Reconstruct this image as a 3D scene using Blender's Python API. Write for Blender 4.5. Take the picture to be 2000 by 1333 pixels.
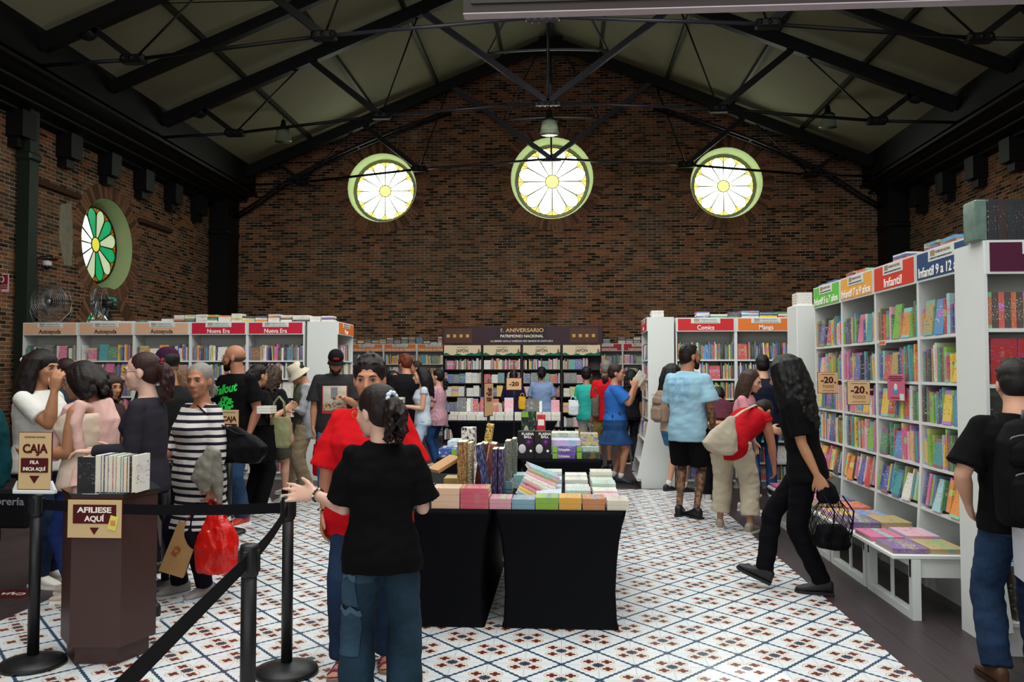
import bpy, bmesh, math, random
from mathutils import Vector, Matrix, Euler
from math import sin, cos, pi, radians, sqrt, atan2

for _o in list(bpy.data.objects):
    bpy.data.objects.remove(_o)
SC = bpy.context.scene
COL = SC.collection
R = random.Random(7)

# ---------------------------------------------------------------- camera
FPX, EYE = 1600.0, 1.6
YAW, PIT = math.atan(102 / 1600), math.atan(61.5 / 1600)
cam_d = bpy.data.cameras.new('camera')
cam_d.sensor_width = 36
cam_d.lens = 36 * FPX / 2000
cam_d.clip_start = 0.05
cam_d.clip_end = 200
cam = bpy.data.objects.new('camera', cam_d)
COL.objects.link(cam)
cam.location = (0, 0, EYE)
cam.rotation_euler = (pi / 2 + PIT, 0, YAW)
SC.camera = cam
_f = Vector((-sin(YAW) * cos(PIT), cos(YAW) * cos(PIT), sin(PIT)))
_r = Vector((cos(YAW), sin(YAW), 0))
_u = _r.cross(_f)


def ray(px, py):
    return _f + _r * ((px - 1000) / FPX) - _u * ((py - 666.5) / FPX)


def at_z(px, py, z=0.0):          # point of the horizontal plane z seen at that pixel
    d = ray(px, py)
    return Vector((0, 0, EYE)) + d * ((z - EYE) / d.z)


def at_y(px, py, Y):
    d = ray(px, py)
    return Vector((0, 0, EYE)) + d * (Y / d.y)


def at_x(px, py, X):
    d = ray(px, py)
    return Vector((0, 0, EYE)) + d * (X / d.x)


# ---------------------------------------------------------------- world, lights, exposure
w = bpy.data.worlds.new('world')
SC.world = w
w.use_nodes = True
w.node_tree.nodes['Background'].inputs[0].default_value = (0.72, 0.80, 0.86, 1)
w.node_tree.nodes['Background'].inputs[1].default_value = 0.12


def area(name, loc, target, sx, sy, power, col=(1, 1, 1)):
    l = bpy.data.lights.new(name, 'AREA')
    l.shape = 'RECTANGLE'
    l.size, l.size_y, l.energy, l.color = sx, sy, power, col
    o = bpy.data.objects.new(name, l)
    COL.objects.link(o)
    o.location = loc
    o.rotation_euler = (Vector(target) - Vector(loc)).to_track_quat('-Z', 'Y').to_euler()
    return o


# daylight: roof light over the front bays, the tall glazed front behind the camera
area('roof_light', (-0.3, 4.5, 7.6), (-0.3, 5.6, 0), 9, 8, 1020, (0.97, 1.0, 0.96))
area('roof_light', (-0.3, 11.8, 6.2), (-0.3, 12.6, 0), 7, 6, 420, (0.97, 1.0, 0.96))  # added area lamp in mid-hall to light the shelf tops, no roof opening here
area('front_glazing', (-0.5, -3.6, 3.4), (-0.3, 9, 1.2), 12, 4.5, 330, (0.98, 1.0, 1.0))
sl = bpy.data.lights.new('sun_through_roof_pane', 'SPOT')  # added spot lays a bright sun patch on the tiles, no pane modelled
sl.energy, sl.spot_size, sl.spot_blend, sl.shadow_soft_size, sl.use_square, sl.color = 2600, radians(3.3), .12, .01, True, (1, 1, .9)
so_ = bpy.data.objects.new('sun_through_roof_pane', sl); COL.objects.link(so_)
so_.location = (.55, 6.2, 7.4)
so_.rotation_euler = (Vector((.96, 4.38, 0)) - so_.location).to_track_quat('-Z', 'Y').to_euler()
SC.view_settings.view_transform = 'Standard'
SC.view_settings.look = 'None'
SC.view_settings.gamma = 1
SC.view_settings.exposure = 0.0
SC.view_settings.use_curve_mapping = False


# ---------------------------------------------------------------- node helpers
def srgb(h):
    if isinstance(h, str):
        h = h.lstrip('#')
        c = [int(h[i:i + 2], 16) / 255 for i in (0, 2, 4)]
    else:
        c = list(h)
    return tuple(x / 12.92 if x <= 0.04045 else ((x + 0.055) / 1.055) ** 2.4 for x in c[:3])


class V:
    """a socket with arithmetic, for writing procedural patterns as formulas"""
    def __init__(s, nt, sock): s.nt, s.s = nt, sock

    def op(s, kind, *a):
        n = s.nt.nodes.new('ShaderNodeMath')
        n.operation = kind
        for i, x in enumerate((s,) + a):
            if isinstance(x, V): s.nt.links.new(x.s, n.inputs[i])
            else: n.inputs[i].default_value = x
        return V(s.nt, n.outputs[0])
    def __add__(s, o): return s.op('ADD', o)
    __radd__ = __add__
    def __sub__(s, o): return s.op('SUBTRACT', o)
    def __mul__(s, o): return s.op('MULTIPLY', o)
    __rmul__ = __mul__
    def __truediv__(s, o): return s.op('DIVIDE', o)
    def lt(s, o): return s.op('LESS_THAN', o)
    def gt(s, o): return s.op('GREATER_THAN', o)
    def abs(s): return s.op('ABSOLUTE')
    def fr(s): return s.op('FRACT')
    def floor(s): return s.op('FLOOR')
    def rnd(s): return s.op('ROUND')
    def sin(s): return s.op('SINE')
    def mn(s, o): return s.op('MINIMUM', o)
    def mx(s, o): return s.op('MAXIMUM', o)
    def sqrt(s): return s.op('SQRT')
    def smooth(s, a, b):
        n = s.nt.nodes.new('ShaderNodeMapRange')
        n.interpolation_type = 'SMOOTHSTEP'
        s.nt.links.new(s.s, n.inputs[0])
        n.inputs[1].default_value, n.inputs[2].default_value = a, b
        return V(s.nt, n.outputs[0])


class Mat:
    def __init__(s, name, rough=0.6, spec=0.35):
        s.m = bpy.data.materials.new(name)
        s.m.use_nodes = True
        s.nt = s.m.node_tree
        s.b = s.nt.nodes['Principled BSDF']
        s.b.inputs['Roughness'].default_value = rough
        s.b.inputs['Specular IOR Level'].default_value = spec

    def node(s, t, **kw):
        n = s.nt.nodes.new(t)
        for k, v in kw.items():
            if k.startswith('i_'):
                n.inputs[k[2:].replace('_', ' ')].default_value = v
            else: setattr(n, k, v)
        return n

    def link(s, a, b):
        s.nt.links.new(a.s if isinstance(a, V) else a, b)

    def coord(s, kind='Object'):
        tc = s.node('ShaderNodeTexCoord')
        return tc.outputs[kind]

    def xyz(s, sock):
        n = s.node('ShaderNodeSeparateXYZ')
        s.link(sock, n.inputs[0])
        return [V(s.nt, o) for o in n.outputs]

    def comb(s, x, y, z=0.0):
        n = s.node('ShaderNodeCombineXYZ')
        for i, v in enumerate((x, y, z)):
            if isinstance(v, V): s.link(v, n.inputs[i])
            else: n.inputs[i].default_value = v
        return n.outputs[0]

    def noise(s, scale, detail=3, sock=None, rough=0.5, out='Fac'):
        n = s.node('ShaderNodeTexNoise')
        n.inputs['Scale'].default_value = scale
        n.inputs['Detail'].default_value = detail
        n.inputs['Roughness'].default_value = rough
        if sock is not None: s.link(sock, n.inputs['Vector'])
        return V(s.nt, n.outputs[out])

    def mix(s, fac, a, b, mode='MIX'):
        n = s.node('ShaderNodeMix', data_type='RGBA', blend_type=mode)
        for sock, v in ((n.inputs[0], fac), (n.inputs[6], a), (n.inputs[7], b)):
            if isinstance(v, V): s.link(v, sock)
            elif hasattr(v, 'is_output'): s.link(v, sock)
            elif isinstance(v, (int, float)): sock.default_value = v
            else: sock.default_value = (*v, 1)
        return n.outputs[2]

    def base(s, v):
        if hasattr(v, 'is_output'): s.link(v, s.b.inputs['Base Color'])
        else: s.b.inputs['Base Color'].default_value = (*v, 1)
        return s

    def bump(s, h, strength=0.3, dist=0.01):
        n = s.node('ShaderNodeBump')
        n.inputs['Strength'].default_value = strength
        n.inputs['Distance'].default_value = dist
        s.link(h, n.inputs['Height'])
        s.link(n.outputs[0], s.b.inputs['Normal'])
        return s


_mc = {}


def plain(name, col, rough=0.6, spec=0.3, var=0.08, scale=6, bump=0.0, metal=0.0, sheen=0.0):
    """a plain surface whose colour wanders a little with a noise"""
    key = (name, col, rough, spec, var, scale, bump, metal)
    if key in _mc: return _mc[key]
    M = Mat(name, rough, spec)
    c = srgb(col)
    nz = M.noise(scale, 4, M.coord())
    M.base(M.mix(nz, tuple(x * (1 - var) for x in c), tuple(min(1, x * (1 + var)) for x in c)))
    if bump: M.bump(M.noise(scale * 6, 3, M.coord()), bump, 0.01)
    M.b.inputs['Metallic'].default_value = metal
    if sheen: M.b.inputs['Sheen Weight'].default_value = sheen
    _mc[key] = M.m
    return M.m


# ---------------------------------------------------------------- mesh builder
class MB:
    def __init__(s): s.v, s.f, s.m, s.c, s.sm = [], [], [], [], []

    def add(s, vs, fs, mi=0, col=None, smooth=False, M=None):
        b = len(s.v)
        s.v += [tuple(M @ Vector(v)) for v in vs] if M is not None else [tuple(v) for v in vs]
        for f in fs:
            s.f.append(tuple(b + i for i in f))
            s.m.append(mi)
            s.c.append(col)
            s.sm.append(smooth)
        return s

    def box(s, x0, x1, y0, y1, z0, z1, mi=0, col=None, M=None):
        vs = [(x, y, z) for z in (z0, z1) for x, y in ((x0, y0), (x1, y0), (x1, y1), (x0, y1))]
        return s.add(vs, [(3, 2, 1, 0), (4, 5, 6, 7), (0, 1, 5, 4), (1, 2, 6, 5), (2, 3, 7, 6), (3, 0, 4, 7)], mi, col, False, M)

    def bbox(s, x0, x1, y0, y1, z0, z1, b=0.01, mi=0, M=None):
        """box with chamfered edges"""
        xs, ys, zs = (x0, x1), (y0, y1), (z0, z1)
        vs, idx = [], {}
        for i in (0, 1):
            for j in (0, 1):
                for k in (0, 1):
                    sx, sy, sz = (1, -1)[i], (1, -1)[j], (1, -1)[k]
                    for a in range(3):
                        p = [xs[i] + sx * b, ys[j] + sy * b, zs[k] + sz * b]
                        p[a] = (xs[i], ys[j], zs[k])[a]
                        idx[i, j, k, a] = len(vs)
                        vs.append(p)
        fs = []
        for a in range(3):
            o = [q for q in range(3) if q != a]
            for e in (0, 1):
                q = []
                for c in ((0, 0), (1, 0), (1, 1), (0, 1)):
                    ijk = [0, 0, 0]; ijk[a] = e; ijk[o[0]] = c[0]; ijk[o[1]] = c[1]
                    q.append(idx[(*ijk, a)])
                fs.append(q)
        for a in range(3):
            o = [q for q in range(3) if q != a]
            for e0 in (0, 1):
                for e1 in (0, 1):
                    q = []
                    for e, ax in ((0, 0), (1, 0), (1, 1), (0, 1)):
                        ijk = [0, 0, 0]; ijk[a] = e; ijk[o[0]] = e0; ijk[o[1]] = e1
                        q.append(idx[(*ijk, o[ax])])
                    fs.append(q)
        for i in (0, 1):
            for j in (0, 1):
                for k in (0, 1):
                    fs.append([idx[i, j, k, a] for a in range(3)])
        return s.add(vs, fs, mi, None, False, M)

    def tube(s, pts, r, n=8, mi=0, cap=True, smooth=True, flat=1.0):
        """tube along a polyline; r a number or one radius per point"""
        pts = [Vector(p) for p in pts]
        rs = r if isinstance(r, (list, tuple)) else [r] * len(pts)
        rings, up0 = [], None
        b = len(s.v)
        vs, fs = [], []
        for i, p in enumerate(pts):
            t = (pts[min(i + 1, len(pts) - 1)] - pts[max(i - 1, 0)]).normalized()
            if up0 is None:
                up0 = Vector((0, 0, 1)) if abs(t.z) < 0.9 else Vector((0, 1, 0))
            x = up0.cross(t).normalized()
            y = t.cross(x).normalized()
            up0 = y
            for k in range(n):
                a = 2 * pi * k / n
                vs.append(p + x * cos(a) * rs[i] + y * sin(a) * rs[i] * flat)
        for i in range(len(pts) - 1):
            for k in range(n):
                fs.append((i * n + k, i * n + (k + 1) % n, (i + 1) * n + (k + 1) % n, (i + 1) * n + k))
        s.add(vs, fs, mi, None, smooth)
        if cap:
            m = len(s.v) - len(vs)
            s.f.append(tuple(m + k for k in reversed(range(n)))); s.m.append(mi); s.c.append(None); s.sm.append(False)
            e = m + (len(pts) - 1) * n
            s.f.append(tuple(e + k for k in range(n))); s.m.append(mi); s.c.append(None); s.sm.append(False)
        return s

    def beam(s, p0, p1, wdt, hgt, mi=0, up=(0, 0, 1)):
        p0, p1 = Vector(p0), Vector(p1)
        t = (p1 - p0).normalized()
        x = t.cross(Vector(up)).normalized()
        y = x.cross(t).normalized()
        vs = []
        for p in (p0, p1):
            for a, b in ((-1, -1), (1, -1), (1, 1), (-1, 1)):
                vs.append(p + x * a * wdt / 2 + y * b * hgt / 2)
        return s.add(vs, [(3, 2, 1, 0), (4, 5, 6, 7), (0, 1, 5, 4), (1, 2, 6, 5), (2, 3, 7, 6), (3, 0, 4, 7)], mi)

    def lathe(s, prof, n=24, mi=0, M=None, smooth=True):
        """profile [(r, z)] turned about z"""
        vs, fs = [], []
        for r_, z in prof:
            for k in range(n):
                a = 2 * pi * k / n
                vs.append((r_ * cos(a), r_ * sin(a), z))
        for i in range(len(prof) - 1):
            for k in range(n):
                fs.append((i * n + k, i * n + (k + 1) % n, (i + 1) * n + (k + 1) % n, (i + 1) * n + k))
        fs.append(tuple(reversed(range(n))))
        fs.append(tuple((len(prof) - 1) * n + k for k in range(n)))
        return s.add(vs, fs, mi, None, smooth, M)

    def prism(s, poly, z0, z1, mi=0, M=None):
        n = len(poly)
        vs = [(x, y, z0) for x, y in poly] + [(x, y, z1) for x, y in poly]
        fs = [tuple(reversed(range(n))), tuple(range(n, 2 * n))]
        fs += [(i, (i + 1) % n, n + (i + 1) % n, n + i) for i in range(n)]
        return s.add(vs, fs, mi, None, False, M)

    def ell(s, c, r, n=12, m=8, mi=0, M=None):
        vs, fs = [], []
        for j in range(1, m):
            t = pi * j / m
            for k in range(n):
                a = 2 * pi * k / n
                vs.append((c[0] + r[0] * sin(t) * cos(a), c[1] + r[1] * sin(t) * sin(a), c[2] + r[2] * cos(t)))
        vs.append((c[0], c[1], c[2] + r[2])); vs.append((c[0], c[1], c[2] - r[2]))
        for j in range(m - 2):
            for k in range(n):
                fs.append((j * n + k, (j + 1) * n + k, (j + 1) * n + (k + 1) % n, j * n + (k + 1) % n))
        T, B = len(vs) - 2, len(vs) - 1
        for k in range(n):
            fs.append((T, k, (k + 1) % n))
            fs.append((B, (m - 2) * n + (k + 1) % n, (m - 2) * n + k))
        return s.add(vs, fs, mi, None, True, M)

    def build(s, name, mats, parent=None, label=None, fix=True):
        me = bpy.data.meshes.new(name)
        me.from_pydata(s.v, [], s.f)
        if not isinstance(mats, (list, tuple)): mats = [mats]
        for m in mats: me.materials.append(m)
        me.polygons.foreach_set('material_index', s.m)
        me.polygons.foreach_set('use_smooth', s.sm)
        if any(c is not None for c in s.c):
            at = me.attributes.new('tint', 'FLOAT_COLOR', 'FACE')
            buf = []
            for c in s.c: buf += [*(c or (0.5, 0.5, 0.5)), 1]
            at.data.foreach_set('color', buf)
        if fix:
            bm = bmesh.new(); bm.from_mesh(me)
            bmesh.ops.recalc_face_normals(bm, faces=bm.faces)
            bm.to_mesh(me); bm.free()
        me.update()
        return link(name, me, parent, label)


def link(name, me, parent=None, label=None):
    o = bpy.data.objects.new(name, me)
    COL.objects.link(o)
    if parent is not None: o.parent = parent
    if label: o['label'] = label
    return o


def empty(name, loc=(0, 0, 0), rz=0.0):
    o = bpy.data.objects.new(name, None)
    COL.objects.link(o)
    o.empty_display_size = 0.1
    o.location = loc
    o.rotation_euler = (0, 0, rz)
    return o


def tag(o, label, cat, group=None):
    o['label'] = label
    o['category'] = cat
    if group: o['group'] = group
    return o


def struct(o):
    o['kind'] = 'structure'
    return o


def copy_tree(o, parent=None):
    c = o.copy()
    COL.objects.link(c)
    if parent is not None: c.parent = parent
    for ch in list(o.children): copy_tree(ch, c)
    return c


_font = {}


def text_mesh(txt, size, depth=0.002, bold=0.0, align='CENTER', shear=0.0, width=None, space=1.0):
    """mesh of a line of writing, in its own x-y plane, centred on the baseline origin"""
    cu = bpy.data.curves.new('lettering', 'FONT')
    cu.body = txt
    cu.size = size
    cu.extrude = depth / 2
    cu.offset = bold * size
    cu.align_x = align
    cu.align_y = 'CENTER'
    cu.shear = shear
    cu.resolution_u = 3
    cu.space_character = space
    o = bpy.data.objects.new('t', cu)
    COL.objects.link(o)
    dg = bpy.context.evaluated_depsgraph_get()
    dg.update()
    me = bpy.data.meshes.new_from_object(o.evaluated_get(dg))
    bpy.data.objects.remove(o)
    if width:
        xs = [v.co.x for v in me.vertices]
        if xs:
            k = width / (max(xs) - min(xs))
            for v in me.vertices: v.co.x *= k
    return me


def lettering(txt, size, mat, parent, loc, rot=(pi / 2, 0, 0), name='lettering', **kw):
    me = text_mesh(txt, size, **kw)
    me.materials.clear()
    me.materials.append(mat)
    o = link(name, me, parent)
    o.location = loc
    o.rotation_euler = rot
    return o


def ordinal(n):
    return ['', 'first', 'second', 'third', 'fourth', 'fifth', 'sixth', 'seventh', 'eighth', 'ninth', 'tenth', 'eleventh', 'twelfth',
            'thirteenth', 'fourteenth', 'fifteenth', 'sixteenth', 'seventeenth', 'eighteenth', 'nineteenth', 'twentieth'][n] if n <= 20 else '%dth' % n
# ================================================================ THE ROOM
XC = -0.32                        # axis of the gable
WL, WR, WB = -9.29, 8.57, 21.5    # inner faces of the walls
YF = -4.5
APEX, SLOPE = 10.35, 0.405


def roof_z(x): return APEX - SLOPE * abs(x - XC)


def brick_mat(name, axis):
    M = Mat(name, 0.9, 0.1)
    x, y, z = M.xyz(M.coord())
    u = x if axis == 'x' else y
    wob = M.noise(1.3, 3, M.coord()) * 0.05
    vec = M.comb(u + wob, z + wob * 0.6)
    bt = M.node('ShaderNodeTexBrick')
    M.link(vec, bt.inputs['Vector'])
    bt.inputs['Scale'].default_value = 1.0
    bt.inputs['Brick Width'].default_value = 0.245
    bt.inputs['Row Height'].default_value = 0.071
    bt.inputs['Mortar Size'].default_value = 0.0078
    bt.inputs['Mortar Smooth'].default_value = 0.35
    bt.inputs['Color1'].default_value = (0, 0, 0, 1)
    bt.inputs['Color2'].default_value = (1, 1, 1, 1)
    bt.inputs['Mortar'].default_value = (0.5, 0.5, 0.5, 1)
    rnd = M.xyz(bt.outputs['Color'])[0]
    ramp = M.node('ShaderNodeValToRGB')
    M.link(rnd, ramp.inputs[0])
    cols = ['#2e2219', '#5b3f2e', '#84543a', '#95583a', '#4c372b', '#a06a44', '#7b5c45', '#3a2a1f']
    el = ramp.color_ramp.elements
    el[0].position, el[0].color = 0, (*srgb(cols[0]), 1)
    el[1].position, el[1].color = 1, (*srgb(cols[-1]), 1)
    for i, c in enumerate(cols[1:-1]):
        e = el.new((i + 1) / (len(cols) - 1)); e.color = (*srgb(c), 1)
    ramp.color_ramp.interpolation = 'CONSTANT'
    big = M.noise(0.55, 5, M.coord(), 0.65)
    fine = M.noise(22, 4, M.coord(), 0.7)
    c = M.mix(fine.smooth(0.3, 0.75), ramp.outputs[0], M.mix(0.5, ramp.outputs[0], srgb('#2c2019')))
    c = M.mix(big.smooth(0.42, 0.62) * 0.35, c, srgb('#5a5142'))
    mort = M.mix(M.noise(3, 4, M.coord()).smooth(0.3, 0.7), srgb('#b3a68e'), srgb('#857a64'))
    fac = V(M.nt, bt.outputs['Fac'])
    gaps = M.noise(2.1, 4, M.coord(), 0.6).smooth(0.45, 0.6)
    c = M.mix(fac * (gaps * 0.3 + 0.7), c, mort)
    st = M.noise(0.9, 6, M.coord(), 0.72).smooth(0.60, 0.72) * M.noise(9, 5, M.coord(), 0.7).smooth(0.42, 0.62)
    c = M.mix(st * 0.75, c, srgb('#9a917f'))
    M.base(c)
    M.bump((fac * -1.0) + fine * 0.5, 0.55, 0.012)
    return M.m


MATB = brick_mat('brick_back', 'x')
MATS = brick_mat('brick_side', 'y')


def wall_with_holes(name, outline, holes, to3d, thick_vec, mat):
    """outline and holes are 2-D polygons; to3d maps (a, b) to the inner face"""
    bm = bmesh.new()
    edges = []
    for poly in [outline] + holes:
        vs = [bm.verts.new(to3d(a, b)) for a, b in poly]
        for i in range(len(vs)):
            edges.append(bm.edges.new((vs[i], vs[(i + 1) % len(vs)])))
    bmesh.ops.triangle_fill(bm, use_beauty=True, use_dissolve=False, edges=edges)
    geom = bmesh.ops.extrude_face_region(bm, geom=bm.faces[:])
    nv = [g for g in geom['geom'] if isinstance(g, bmesh.types.BMVert)]
    bmesh.ops.translate(bm, verts=nv, vec=thick_vec)
    bmesh.ops.recalc_face_normals(bm, faces=bm.faces)
    me = bpy.data.meshes.new(name)
    bm.to_mesh(me); bm.free()
    me.materials.append(mat)
    return struct(link(name, me))


def circ(cx, cz, r, n=48): return [(cx + r * cos(2 * pi * k / n), cz + r * sin(2 * pi * k / n)) for k in range(n)]


# windows: (number, centre a, centre z, outer radius, glass radius, wall)
_wl = at_y(746, 367, WB); _wc = at_y(1078, 348, WB); _wr = at_y(1419, 357, WB)
_sl = at_x(211, 478, WL)
WIN = [('b', _wl.x, _wl.z, 0.93, 0.80, 0), ('b', _wc.x, _wc.z, 1.09, 0.93, 0), ('b', _wr.x, _wr.z, 0.93, 0.79, 0),
       ('l', _sl.y, _sl.z, 0.93, 0.76, 1), ('r', 14.55, 4.15, 0.93, 0.76, 1)]
FAN_Y, FAN_Z, FAN_R = at_x(210, 600, WL).y, 2.14, 0.86

back_poly = [(WL - 0.6, -0.2), (WR + 0.6, -0.2), (WR + 0.6, 6.6), (XC, 10.6), (WL - 0.6, 6.6)]
wall_with_holes('wall_back', back_poly, [circ(a, z, r) for k, a, z, r, g, s in WIN if k == 'b'],
                lambda a, b: (a, WB, b), (0, 0.62, 0), MATB)
fan_hole = [(FAN_Y + FAN_R, 0.0), *[(FAN_Y + FAN_R * cos(pi * k / 24), FAN_Z + FAN_R * sin(pi * k / 24)) for k in range(25)], (FAN_Y - FAN_R, 0.0)]
left_poly = [(YF, -0.2), (FAN_Y - FAN_R, -0.2)] + list(reversed(fan_hole[1:-1])) + [(FAN_Y + FAN_R, -0.2), (WB, -0.2), (WB, 7.0), (YF, 7.0)]
left_poly = [(YF, -0.2), (FAN_Y - FAN_R, -0.2), (FAN_Y - FAN_R, FAN_Z)] + \
            [(FAN_Y + FAN_R * cos(pi * k / 24), FAN_Z + FAN_R * sin(pi * k / 24)) for k in range(23, 0, -1)] + \
            [(FAN_Y + FAN_R, FAN_Z), (FAN_Y + FAN_R, -0.2), (WB, -0.2), (WB, 7.0), (YF, 7.0)]
wall_with_holes('wall_left', left_poly, [circ(a, z, r) for k, a, z, r, g, s in WIN if k == 'l'],
                lambda a, b: (WL, a, b), (-0.62, 0, 0), MATS)
wall_with_holes('wall_right', [(YF, -0.2), (WB, -0.2), (WB, 7.0), (YF, 7.0)], [circ(a, z, r) for k, a, z, r, g, s in WIN if k == 'r'],
                lambda a, b: (WR, a, b), (0.62, 0, 0), MATS)

# ---- floor
M = Mat('dark_planks', 0.42, 0.4)
x, y, z = M.xyz(M.coord())
row = (x / 0.2).floor()
pl = (y / 1.2 + row * 0.37)
seam = ((x / 0.2).fr() - 0.5).abs().gt(0.488).mx((pl.fr() - 0.5).abs().gt(0.4985))
tone = ((row * 12.9 + pl.floor() * 78.2).sin() * 437.5).fr()
gr = M.noise(1, 4, M.comb(x * 60, y * 3), 0.6)
c = M.mix(gr, srgb('#2a2123'), srgb('#41363a'))
c = M.mix(tone * 0.35, c, srgb('#231a1b'))
c = M.mix(seam * 0.8, c, srgb('#120c0c'))
M.base(c)
M.bump(gr, 0.12, 0.004)
struct(MB().box(WL, WR, YF, WB, -0.1, 0.0).build('floor', M.m))

M = Mat('patterned_tiles', 0.3, 0.5)
x, y, z = M.xyz(M.coord())
PX, PY = 0.4, 0.4375
u = (x - 1.58) / PX
v = (y - 4.77) / PY
a = u + v
b = u - v
la = a - a.rnd()
lb = b - b.rnd()
lx = (la + lb) * (PX / 2)
ly = (la - lb) * (PY / 2)
ax, ay = lx.abs(), ly.abs()
qx, qy = (ax - 0.050), (ay - 0.054)
q = (qx * qx + qy * qy).sqrt()
lobx, loby = qx.abs() - 0.0165, qy.abs() - 0.0165
lob = ((qx.abs() - 0.018).op('POWER', 2.0) + qy * qy).sqrt().mn((qx * qx + (qy.abs() - 0.018).op('POWER', 2.0)).sqrt())
leaf = lob.lt(0.0125).mx(q.lt(0.010))
ringo = (q - 0.041).abs().lt(0.003)
haze = q.smooth(0.05, 0.01)
star = ax.mx(ay).lt(0.024).mx((ax + ay).lt(0.038))
corei = ax.mx(ay).lt(0.011)
wv = ((la * 19.0).sin() * (lb * 19.0).sin()).abs()
wob = M.noise(28, 2, M.coord())
ln = (0.5 - 0.0) - la.abs().mx(0.0) if False else (la.abs() * -1.0 + 0.5).mn(lb.abs() * -1.0 + 0.5)
other = (la.abs() * -1.0 + 0.5).mx(lb.abs() * -1.0 + 0.5)
wid = ((other * 25.0).sin().abs() * 0.022 + 0.017) + (wob - 0.5) * 0.02
blue = ln.lt(wid)
thin = ((u * 2.0).fr() - 0.5).abs().gt(0.4935).mx(((v * 2.0).fr() - 0.5).abs().gt(0.4935))
ground = M.mix(M.noise(6, 3, M.coord()), srgb('#c9cdd2'), srgb('#d9dadb'))
c = M.mix(thin * 0.75, ground, srgb('#6d6f74'))
c = M.mix(haze * 0.6, c, srgb('#d9b98c'))
c = M.mix(ringo * 0.7, c, srgb('#b28a52'))
c = M.mix(star, c, srgb('#2c4257'))
c = M.mix(corei, c, srgb('#5a1c1c'))
c = M.mix(leaf, c, srgb('#5e1d15'))
c = M.mix(blue, c, srgb('#274258'))
M.base(c)
M.b.inputs['Roughness'].default_value = 0.33
M.b.inputs['Coat Weight'].default_value = 0.15
RX0, RX1, RY1 = -3.62, 1.84, 11.35
struct(MB().box(RX0, RX1, YF, RY1, 0.0, 0.004).build('floor', M.m))

# ---- ceiling boards
M = Mat('ceiling_boards', 0.8, 0.15)
nz = M.noise(1.2, 4, M.coord(), 0.6)
M.base(M.mix(nz, srgb('#8d8a72'), srgb('#a09c83')))
CE = M.m
mb = MB()
for s in (-1, 1):
    e = XC + s * 9.0
    mb.add([(XC, YF, APEX), (XC, WB, APEX), (e, WB, roof_z(e)), (e, YF, roof_z(e)),
            (XC, YF, APEX + .15), (XC, WB, APEX + .15), (e, WB, roof_z(e) + .15), (e, YF, roof_z(e) + .15)],
           [(0, 1, 2, 3), (4, 5, 6, 7), (0, 1, 5, 4), (1, 2, 6, 5), (2, 3, 7, 6), (3, 0, 4, 7)])
struct(mb.build('ceiling', CE))

STEEL = plain('black_painted_steel', '#0b0b0c', 0.5, 0.3, 0.15, 4)
ROD = plain('grey_painted_rod', '#33333c', 0.3, 0.6, 0.1, 5)

# ---- eaves: black box gutter girders with brackets
for s, side, wx in ((-1, 'left', WL), (1, 'right', WR)):
    xi = XC + s * 8.0
    mb = MB()
    mb.box(min(xi, xi + s * .25), max(xi, xi + s * .25), YF, WB, 6.42, 7.25)
    mb.box(min(xi - s * .06, xi + s * .3), max(xi - s * .06, xi + s * .3), YF, WB, 6.36, 6.42)
    mb.add([(xi, YF, 6.4), (xi, WB, 6.4), (wx, WB, 5.95), (wx, YF, 5.95), (xi, YF, 6.5), (xi, WB, 6.5), (wx, WB, 6.5), (wx, YF, 6.5)],
           [(0, 1, 2, 3), (4, 5, 6, 7), (0, 1, 5, 4), (1, 2, 6, 5), (2, 3, 7, 6), (3, 0, 4, 7)])
    for k in range(3):
        xx = wx - s * (0.16 + 0.28 * k)
        mb.tube([(xx, YF, 6.02 + .1 * k), (xx, WB, 6.02 + .1 * k)], 0.035, 6)
    k = 0
    yy = 6.2
    while yy < WB:
        mb.box(min(wx, wx - s * .3), max(wx, wx - s * .3), yy, yy + .36, 5.55, 6.0)
        mb.box(min(wx, wx - s * .18), max(wx, wx - s * .18), yy + .05, yy + .31, 5.38, 5.56)
        yy += 1.35
    o = struct(mb.build('trim_%d' % (1 if s < 0 else 2), STEEL))

# ---- pilasters against the walls
GREEN = plain('green_black_painted_iron', '#16241a', 0.5, 0.4, 0.2, 3)
for px, wx, s in ((13.3, WL, 1), (WB - .5, WL, 1), (13.3, WR, -1), (WB - .5, WR, -1)):
    deep = px > 15
    mb = MB()
    w_ = 0.42 if deep else 0.20
    x0, x1 = sorted((wx + s * .07, wx + s * (0.55 if deep else 0.28)))
    mb.box(x0, x1, px - (.3 if deep else .12), px + (.42 if deep else .12), 0, 6.4)
    mb.bbox(x0 - .05, x1 + .05, px - (.35 if deep else .17), px + (.42 if deep else .17), 0, 0.35, .03)
    mb.bbox(x0 - .04, x1 + .04, px - (.34 if deep else .16), px + (.42 if deep else .16), 5.2, 5.34, .03)
    o = mb.build('pilaster', STEEL if deep else GREEN)
    tag(o, {(True, 1): 'black iron pilaster in the back left corner of the hall', (True, -1): 'black iron pilaster in the back right corner of the hall',
            (False, 1): 'slim dark green iron pilaster on the left brick wall', (False, -1): 'slim dark green iron pilaster on the right brick wall'}[deep, s], 'pilaster')


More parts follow.
